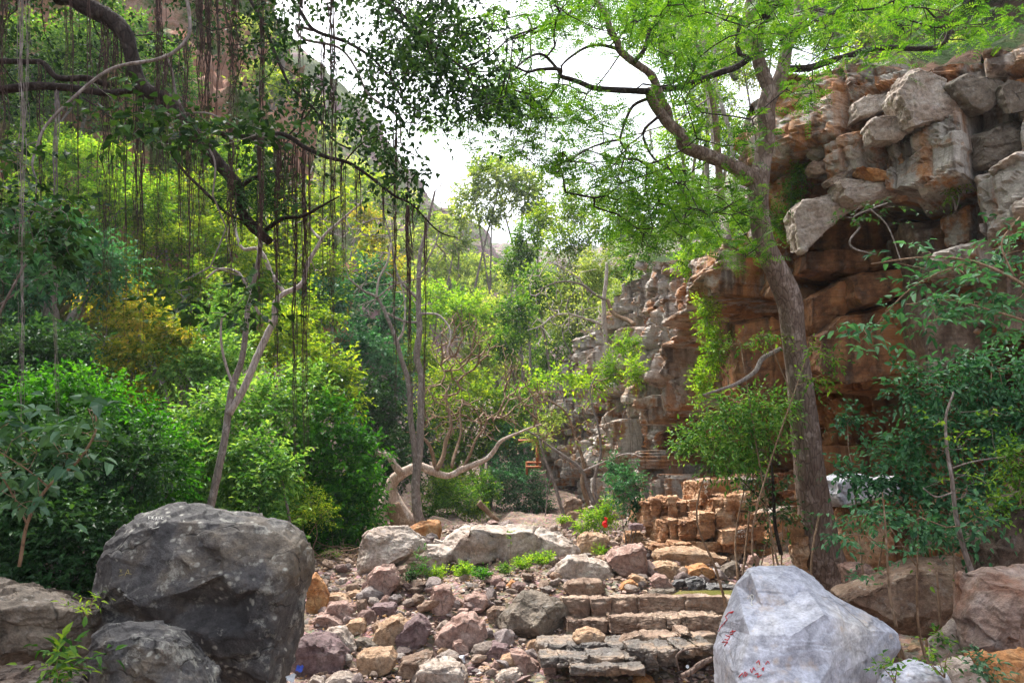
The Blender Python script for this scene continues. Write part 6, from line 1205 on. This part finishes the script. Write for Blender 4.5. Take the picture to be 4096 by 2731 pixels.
multi('tree', 'arching bare stems in front of the far cliff with thin yellow green leaves', 'tree', W(0, 1330, 1150, 22), [
    ('trunk', 0, [(1365, 1160), (1350, 1120), (1335, 1080), (1300, 1050), (1270, 1030), (1230, 1000), (1200, 985)], 21.5, [10, 9, 8, 7, 5, 3], 'b_grey'),
    ('trunk', 0, [(1350, 1160), (1335, 1110), (1340, 1060), (1320, 1000), (1300, 950), (1260, 920)], 21.5, [9, 8, 6, 4], 'b_twig'), ('trunk', 0, [(1375, 1160), (1365, 1100), (1380, 1040), (1375, 980), (1355, 900), (1370, 860)], 21.5, [8, 7, 5, 3], 'b_grey'),
    ('branch', 0, [(1340, 1080), (1390, 1060), (1440, 1040), (1475, 1050)], (21.4, 20.5), [5, 4, 2], 'b_pale')],
    'b_twig', ([([(1160, 960), (1240, 860), (1420, 850), (1460, 960), (1400, 1040), (1240, 1030)], .8)], 80, (20.5, 23), 'l_lime', .085, .45, 3, 1), 1, 990)
for pts, Y, ws, lab in [([(1660, 470), (1650, 380), (1630, 250), (1615, 100), (1600, -30)], 20, [14, 12, 10, 8], 'pale thin tree trunk seen through the fork of the big tree, leaning left'), ([(1690, 440), (1680, 330), (1660, 250), (1640, 150), (1650, 20)], 19.5, [12, 11, 9, 7], 'second pale thin trunk just right of the leaning one behind the fork'),
                        ([(2110, 200), (2105, 100), (2130, 40), (2140, -30)], 18, [18, 16, 15, 14], 'brown trunk standing on the bank above the cliff top'), ([(1970, 130), (1990, 60), (1995, -30)], 20, [7, 7, 6], 'thin pale trunk above the cliff top pile')]:
    multi('tree', lab, 'tree', W(0, pts[0][0], pts[0][1], Y), [('trunk', 0, pts, Y, ws, 'b_pale' if 'pale' in lab else 'b_big')], 'b_pale', ([([(pts[-1][0] - 80, -40), (pts[-1][0] + 80, -40), (pts[1][0] + 60, pts[1][1]), (pts[1][0] - 60, pts[1][1])], .9)], 60, (Y - 1, Y + 1), 'l_lime', .08, .5, 5, 3), 1, 1000 + pts[0][0])
# --- saplings and leafy shrubs of the right foreground
RB = [
    ([(1760, 940, 10.6, 70, 50), (1680, 950, 10.8, 80, 50), (1740, 1010, 10.6, 80, 50), (1620, 1010, 11, 70, 40), (1680, 1060, 10.8, 80, 35), (1570, 1020, 11.2, 40, 25)], 'l_light', .075, 'leafy shrub in front of the cliff left of the big trunk', 3.0, .42),
    ([(1760, 770, 10.4, 50, 22), (1700, 790, 10.6, 50, 22), (1860, 800, 9.8, 40, 22), (1870, 870, 9.8, 45, 22), (1910, 820, 9.6, 40, 30)], 'l_grn', .06, 'small leaved sprays crossing before and behind the big trunk', 1.1, .42),
    ([(1800, 1180, 10.9, 40, 40), (1760, 1250, 10.8, 30, 30), (1740, 1110, 11, 40, 40)], 'l_drk', .07, 'dark sapling with thin trunk before the scribbled ledge wall', 1.2, .5),
    ([(2150, 900, 9.2, 120, 80), (2280, 860, 9, 110, 80), (2200, 1000, 9, 140, 70), (2320, 980, 8.8, 90, 80), (2060, 1040, 9.4, 90, 50)], 'l_teal', .078, 'dense dark leaved shrub under the cliff at right', 3.0, .55),
    ([(1960, 1090, 9.2, 60, 35), (2060, 1110, 9, 90, 40), (2180, 1130, 8.9, 100, 50), (2290, 1120, 8.8, 90, 50), (1950, 960, 9.4, 40, 35), (2000, 1170, 9, 60, 35), (2120, 1200, 8.9, 90, 50)], 'l_teal', .075, 'spreading grey green leaved shrub right of the big trunk', 2.8, .55),
    ([(2340, 1060, 7.6, 60, 60), (2310, 1170, 7.7, 60, 40)], 'l_grn', .05, 'small leaved green shrub at the right edge beside the dark boulder', 3.0, .5),
    ([(2110, 1200, 7.9, 80, 45), (2190, 1240, 7.9, 60, 35), (2020, 1180, 8.2, 60, 30), (2260, 1200, 7.4, 60, 50)], 'l_teal', .07, 'dark low shrub above the wide flat-topped slab', 1.6, .55)]
for k, (lb, mat, L, lab, cov, asp) in enumerate(RB):
    bush('sapling' if 'sapling' in lab else 'shrub', lab, 'sapling' if 'sapling' in lab else 'shrub', lb, mat, L, 'b_twig', 6, asp, cov, 0.25, 0.75, 3.5, 1, 700 + k, 0.02, 70, stems=3)
def sapling(label, parts, regs_, n, Yr, mat, L, asp, per, rep, bark='b_twig', seed=0, shape=1, droop=.2, name='sapling', cat='sapling'):
    t = tree(name, label, cat, W(parts[0][1], parts[0][2][0][0], parts[0][2][0][1], parts[0][3] if np.isscalar(parts[0][3]) else parts[0][3][0])); allp = []
    for k, p in enumerate(parts):
        P, R = limb(t, p[0], p[1], p[2], p[3], p[4], bark, 6, 0.06, 6, 0.01, seed + k); allp.append(P)
    tg = region(regs_, n, Yr, -0.9, 50, seed); w = Acc(); grow(np.vstack(allp)[4:], tg, 0.0022, 0.01, 0.12, 0.02, 0.15, 2.3, 3, w, seed); w.build('twigs', MT[bark], t)
    f = Acc(); C = np.repeat(tg, rep, 0) + rng.normal(size=(len(tg) * rep, 3)) * L * .6; D = rng.normal(size=C.shape) * [1, 1, .25]; sprays(f, C, D, per, L, asp, 2.4, shape, droop, None, 0.85, 1.0, 0.2); f.build('leaves', MT[mat], t, smooth=False); return t
sapling('young tree reaching in from the right with broad blue green leaves before the cave', [('stem', 0, [(2420, 700), (2330, 640), (2230, 600), (2120, 590), (2000, 605)], (5.8, 6.4), [10, 7, 5, 3]), ('stem', 0, [(2420, 760), (2300, 720), (2180, 690), (2080, 700)], (5.8, 6.3), [7, 5, 3]), ('stem', 0, [(2330, 640), (2300, 560), (2340, 500)], (6, 6), [5, 3]), ('stem', 0, [(2230, 600), (2130, 640), (2060, 690), (1990, 770)], (6.1, 6.5), [5, 4, 2])],
        [([(1990, 590), (2120, 560), (2360, 560), (2400, 760), (2200, 770), (2050, 720), (2100, 640)], .9), ([(2260, 480), (2400, 500), (2400, 580), (2280, 560)], .7), ([(1930, 720), (2060, 700), (2080, 800), (1940, 830)], .6)], 75, (5.8, 6.6), 'l_teal', .085, .45, 6, 2, seed=1101)
sapling('pale bare sapling with sparse leaves rising behind the flat-topped slab', [('stem', 0, [(2240, 1330), (2215, 1260), (2195, 1180), (2188, 1100), (2178, 1040), (2172, 960), (2190, 900)], 7.6, [13, 11, 10, 8, 6, 4]), ('branch', 0, [(2190, 1130), (2150, 1140), (2120, 1120)], (7.6, 7.4), [4, 3]), ('branch', 0, [(2185, 1075), (2230, 1060), (2290, 1050)], (7.6, 7.4), [4, 3]), ('branch', 0, [(2190, 1150), (2215, 1140), (2222, 1115)], (7.6, 7.5), [4, 2])],
        [([(2100, 940), (2330, 930), (2330, 1150), (2120, 1150)], .9)], 40, (7.2, 7.9), 'l_grn', .055, .55, 4, 1, 'b_grey', 1111)
sapling('thin sapling with toothed blue green leaves between the pale boulder and the slab', [('stem', 0, [(2060, 1440), (2048, 1380), (2040, 1320), (2035, 1250), (2030, 1180), (2025, 1130)], 6.9, [7, 6, 5, 4, 2]), ('branch', 0, [(2035, 1260), (1990, 1230), (1930, 1225)], (6.9, 6.7), [3, 2])],
        [([(1890, 1190), (2000, 1170), (2060, 1200), (2060, 1280), (1980, 1250), (1900, 1245)], .9), ([(2000, 1260), (2110, 1240), (2120, 1300), (2000, 1350), (1950, 1320)], .6)], 26, (6.6, 7.1), 'l_teal', .06, .42, 6, 2, seed=1121)
sapling('leafless little stem with one leaf standing before the wide slab', [('stem', 0, [(2160, 1440), (2155, 1380), (2152, 1330), (2150, 1310)], 6.9, [6, 5, 3]), ('branch', 0, [(2154, 1350), (2130, 1335), (2115, 1330)], (6.9, 6.8), [2, 1])], [([(2140, 1300), (2165, 1300), (2165, 1320), (2140, 1320)], 1)], 3, (6.8, 6.95), 'l_grn', .05, .6, 2, 1, seed=1131)
sapling('thin dark trunked young tree left of the big trunk', [('stem', 0, [(1795, 1275), (1780, 1200), (1778, 1130), (1772, 1060), (1765, 1000)], 10.6, [9, 8, 7, 5, 3]), ('branch', 0, [(1780, 1180), (1730, 1130), (1700, 1100)], (10.6, 10.4), [3, 2])], [([(1690, 1080), (1840, 1080), (1830, 1180), (1700, 1200)], .8)], 45, (10.2, 11), 'l_drk', .07, .5, 5, 1, 'b_dark', 1141)
sapling('bare twisted creeper with few leaves hanging over the cave mouth', [('stem', 0, [(2010, 585), (1960, 570), (1952, 550), (1975, 520), (1960, 500), (2000, 480), (2040, 465)], 10.6, [3, 5, 5, 4, 4, 3]), ('branch', 0, [(2000, 480), (2040, 520), (2070, 600)], (10.6, 10.4), [4, 3])], [([(1930, 470), (2100, 460), (2110, 520), (2000, 540), (1930, 520)], .6)], 24, (10.2, 11), 'l_drk', .07, .5, 5, 1, 'b_grey', 1151, name='creeper', cat='creeper')
# --- big leaved plants of the left foreground and small weeds
sapling('plant with large soft grey green leaves at the lower left', [('stem', 0, [(40, 1300), (60, 1200), (110, 1120), (180, 1060), (220, 990), (215, 930)], (5.2, 5.0), [8, 7, 6, 4]), ('branch', 0, [(110, 1120), (60, 1080), (0, 1040)], (5.1, 4.9), [4, 3]), ('branch', 0, [(60, 1200), (20, 1120), (-30, 1040)], (5.1, 4.8), [5, 3])],
        [([(-40, 960), (60, 960), (120, 1000), (200, 920), (260, 940), (250, 1040), (180, 1120), (60, 1170), (-40, 1120)], .9)], 48, (4.6, 5.4), 'l_gry', .10, .55, 5, 1, 'b_twig', 1201, droop=.35, name='plant', cat='plant')
sapling('bush of blue green leaves halfway up the left edge, nearer than the trees', [('stem', 0, [(-60, 900), (-20, 760), (40, 640), (90, 560)], (6.5, 6.2), [8, 6, 4]), ('branch', 0, [(0, 700), (120, 620), (170, 600)], (6.4, 6.2), [4, 3])], [([(-40, 480), (120, 470), (190, 560), (140, 650), (-40, 640)], .8)], 60, (6, 6.8), 'l_teal', .075, .55, 5, 2, 'b_grey', 1211, name='shrub', cat='shrub')
def rosette(label, px, py, Y, nst, L, mat, h, seed=0, asp=.4, per=6, c=0, z=None, spread=.5, name='plant', shape=1, tl=3.0, droop=.25):
    b = W(c, px, py, Y); r = np.random.default_rng(seed); t = tree(name, label, name, b); w = Acc(); f = Acc()
    for i in range(nst):
        d = unit(np.array([r.normal() * spread, r.normal() * spread, 1.0])); e = b + d * h * r.uniform(.6, 1.1); m = (b + e) / 2 + r.normal(size=3) * h * .05
        P, R = smoothline([b, m, e], [.005, .004, .002], n=4); tube(w, P, R, 4)
        k = r.uniform(.25, 1, per); C = b + (e - b) * k[:, None]; sprays(f, C, np.stack([r.normal(size=per), r.normal(size=per), np.full(per, .5)], -1), 4, L, asp, tl, shape, droop, None, .8)
        sprays(f, np.array([e] * 2), r.normal(size=(2, 3)) * .5 + [0, 0, .6], 5, L, asp, tl * .6, shape, droop, None, .8)
    w.build('stem', MT['b_twig'], t); f.build('leaves', MT[mat], t, smooth=False); return t
rosette('leafy green weed in the bottom left corner among dark rocks', 130, 1600, 4.9, 6, .085, 'l_grn', .26, 1301, .38, 3)
rosette('small light green sprig between the two left boulders', 195, 1425, 5.7, 3, .05, 'l_lime', .2, 1302, .3, 2)
rosette('tall thin green seedling before the pale blue slabs', 970, 1335, 12.8, 2, .06, 'l_sat', .75, 1303, .4, 14, spread=.08, tl=1.5)
rosette('thin lone seedling stem in front of the long ledge', 1168, 1310, 13.2, 1, .055, 'l_grn', .62, 1304, .5, 5, spread=.05, tl=1.0)
rosette('weed growing on the pale slab at the bottom right', 2170, 1555, 5.4, 4, .04, 'l_grn', .2, 1305, .45, 3)
rosette('small weed at the foot of the pale angular boulder, bottom right', 2055, 1570, 5.2, 3, .04, 'l_grn', .14, 1306, .5, 3)
rosette('bluish weed at the bottom right corner', 2280, 1580, 5.2, 6, .04, 'l_gry', .2, 1307, .5, 4)
rosette('leafy sprout on the soil before the wide brown slab', 2160, 1500, 6.5, 4, .05, 'l_grn', .12, 1308, .5, 3)
for k, (px, py, n, h, mat, lab) in enumerate([(1000, 1335, 16, .22, 'l_lime', 'bright green weed patch right of the thin seedling'), (1060, 1330, 18, .26, 'l_lime', 'bright green weed clump in the middle of the gravel'), (1110, 1335, 14, .2, 'l_sat', 'green weed clump just right of the middle one'), (940, 1340, 10, .25, 'l_drk', 'dark green weed clump at the left end of the weeds'),
                                             (1200, 1310, 14, .22, 'l_lime', 'bright green weeds before the long ledge'), (1245, 1300, 14, .26, 'l_lime', 'taller bright weeds at the right end of the long ledge'), (1160, 1320, 10, .14, 'l_grn', 'low weeds below the long ledge'), (1070, 1275, 10, .3, 'l_haze', 'feathery pale weed on the blue slabs'), (800, 1225, 12, .3, 'l_lime', 'light weeds beside the dry brushwood'), (870, 1215, 8, .2, 'l_yel', 'yellowish weeds behind the wedge boulder'), (760, 1285, 6, .15, 'l_grn', 'tiny weeds in the gravel left of the wedge boulder'), (860, 1255, 6, .2, 'l_haze', 'thin weed against the tan face of the wedge boulder'), (1380, 1280, 8, .18, 'l_lime', 'weeds between the cream boulder and the broad pink boulder'), (1290, 1205, 10, .2, 'l_lime', 'grassy weeds on the shelf behind the long ledge')]):
    rosette(lab, px, py, ghit(0, px, py) if py > 1230 else 18.5 if px > 1000 else ghit(0, px, py), n, .045, mat, h, 1320 + k, .55, 7, spread=.6, name='weed', shape=0)
# dry brushwood heap, leaf litter
t = tree('brushwood_heap', 'heap of dry tangled twigs right behind the huge grey boulder', 'brushwood', W(0, 760, 1260, 12.6)); a = Acc(); r = np.random.default_rng(8)
for i in range(320):
    x, y = r.uniform(700, 835), r.uniform(1215, 1300); Y = ghit(0, x, y); p = W(0, x, y, Y); p[2] += r.uniform(0, .22); d = unit(np.array([r.normal(), r.normal() * .6, r.normal() * .25])); l = r.uniform(.15, .55)
    P, R = smoothline([p, p + d * l * .5 + r.normal(size=3) * .05, p + d * l + r.normal(size=3) * .08], [.007, .006, .003], n=3); tube(a, P, R * r.uniform(.5, 1.3), 3)
a.build('twigs', MT['b_twig'], t)
lit = leafmat('fallen dry leaves', (0.12, 0.06, 0.03), (0.3, 0.17, 0.08), (0.5, 0.36, 0.2), 0.1, rough=.7); f = Acc(); n = 5000
lx = rng.uniform(-3.5, 5.5, n); ly = 5.5 + 15 * rng.random(n) ** 1.3; C = np.stack([lx, ly, G(lx, ly) + .02], -1); leaves(f, C, rng.normal(size=(n, 3)) * [1, 1, .2], np.array([0, 0, 1]) + rng.normal(size=(n, 3)) * .3, rng.uniform(.03, .08, n), rng.uniform(.02, .04, n)); tag(f.build('leaf_litter', lit, smooth=False), 'dry fallen leaves scattered on the gravel and soil', 'leaf litter', kind='stuff')
# fallen wood in the channel
for pts, Y, ws, lab, c in [([(1360, 1510), (1440, 1470), (1520, 1410), (1610, 1370)], 8.4, [40, 46, 44, 36], 'rotting brown log lying in the dark channel by the pale boulder', 9), ([(1320, 1500), (1310, 1400), (1340, 1350), (1420, 1320), (1600, 1290)], 8.8, [14, 18, 16, 12], 'dark curved root above the rotting log', 9),
                           ([(1530, 110), (1600, 180), (1650, 230), (1700, 260)], 21, [50, 40, 34, 20], 'short dead log lying at the edge of the bushes behind the ledge', 8)]:
    P, R = trace(c, pts, Y, ws, 8, .04, 4); a = Acc(); tube(a, P, R, 12, .14, 5); o = a.build('log', MT['b_twig' if 'rotting' not in lab else 'b_big']); tag(o, lab, 'log')
# litter: crumpled blue wrapper, red cloth, and the rusty frame far back
def crumple(name, label, cat, p, s, mat, seed):
    r = np.random.default_rng(seed); n = 9; u, v = np.meshgrid(np.linspace(-1, 1, n), np.linspace(-1, 1, n)); q = np.stack([u, v, u * 0], -1).reshape(-1, 3)
    z = .35 * vn(q * 2 + seed, seed) + .2 * vn(q * 4 + seed, seed + 1); V = p + s * np.stack([q[:, 0] * .8 + .15 * vn(q * 3, seed + 2), q[:, 1] * .35 + z * .4, z + .35 + q[:, 1] * .5], -1)
    T = []; 
    for i in range(n - 1):
        for j in range(n - 1): a_ = i * n + j; T += [[a_, a_ + 1, a_ + n + 1], [a_, a_ + n + 1, a_ + n]]
    tag(mesh(name, V, T, mat, smooth=False), label, cat)
MT['bluef'] = plain('blue foil', (0.03, 0.08, 0.5), .35, .5); MT['redc'] = plain('red cloth', (0.7, 0.02, 0.02), .8, .2); MT['foil'] = plain('silver foil', (0.55, 0.57, 0.6), .3, .6); MT['rust'] = plain('rusty metal', (0.35, 0.12, 0.05), .8, .3)
crumple('wrapper', 'crumpled blue wrapper at the foot of the huge grey boulder', 'wrapper', W(8, 95, 1465, 6.9), .035, MT['bluef'], 3); crumple('wrapper', 'silvery torn wrapper under the blue one', 'wrapper', W(8, 25, 1540, 6.6), .045, MT['foil'], 5)
crumple('wrapper', 'tiny bright plastic scrap in the dark channel', 'wrapper', W(9, 1405, 1440, 8.3), .02, MT['foil'], 6)
t = tree('red_cloth', 'small red knotted cloth hanging in the light green herb', 'cloth', W(9, 748, 315, 16.5)); P, R = smoothline([W(9, 748, 250, 16.5), W(9, 752, 268, 16.5), W(9, 742, 290, 16.5), W(9, 746, 318, 16.5)], [.015, .025, .06, .04]); a = Acc(); tube(a, P, R, 9, .3, 3); a.build('cloth', MT['redc'], t)
P, R = smoothline([W(9, 754, 262, 16.5), W(9, 740, 240, 16.5), W(9, 762, 248, 16.5), W(9, 754, 262, 16.5)], [.012] * 4); a = Acc(); tube(a, P, R, 5); a.build('knot', MT['redc'], t)
t = tree('rusty_frame', 'small rusty metal stand with flat top at the foot of the far cliff', 'metal stand', W(0, 1228, 1090, 27))
def bar(t, nm, A, B_, r): a = Acc(); tube(a, np.array([A, (np.array(A) + B_) / 2, B_]), [r] * 3, 4); a.build(nm, MT['rust'], t)
bar(t, 'top', W(0, 1190, 1012, 27), W(0, 1243, 1012, 27), .05); bar(t, 'leg', W(0, 1234, 1014, 27), W(0, 1234, 1075, 27), .05); bar(t, 'rail', W(0, 1208, 1062, 27), W(0, 1243, 1062, 27), .04); bar(t, 'rail', W(0, 1208, 1072, 26.8), W(0, 1243, 1072, 26.8), .04); bar(t, 'leg', W(0, 1210, 1060, 27), W(0, 1210, 1090, 27), .04)

# ---------------------------------------------------------------- haze in the valley air
hb = bpy.data.meshes.new('haze'); bm = bmesh.new(); bmesh.ops.create_cube(bm, size=1.0); bm.to_mesh(hb); bm.free()
ho = bpy.data.objects.new('haze', hb); col.objects.link(ho); ho.scale = (460, 520, 200); ho.location = (30, 190, 98 - 3.5); tag(ho, kind='stuff')
hm = bpy.data.materials.new('valley air'); hm.use_nodes = True; ht = hm.node_tree
for n in list(ht.nodes): ht.nodes.remove(n)
hv = ht.nodes.new('ShaderNodeVolumePrincipled'); hv.inputs['Density'].default_value = 0.0005; hv.inputs['Color'].default_value = (0.85, 0.92, 1.0, 1); hv.inputs['Anisotropy'].default_value = 0.4
hout = ht.nodes.new('ShaderNodeOutputMaterial'); ht.links.new(hv.outputs[0], hout.inputs['Volume']); hb.materials.append(hm)
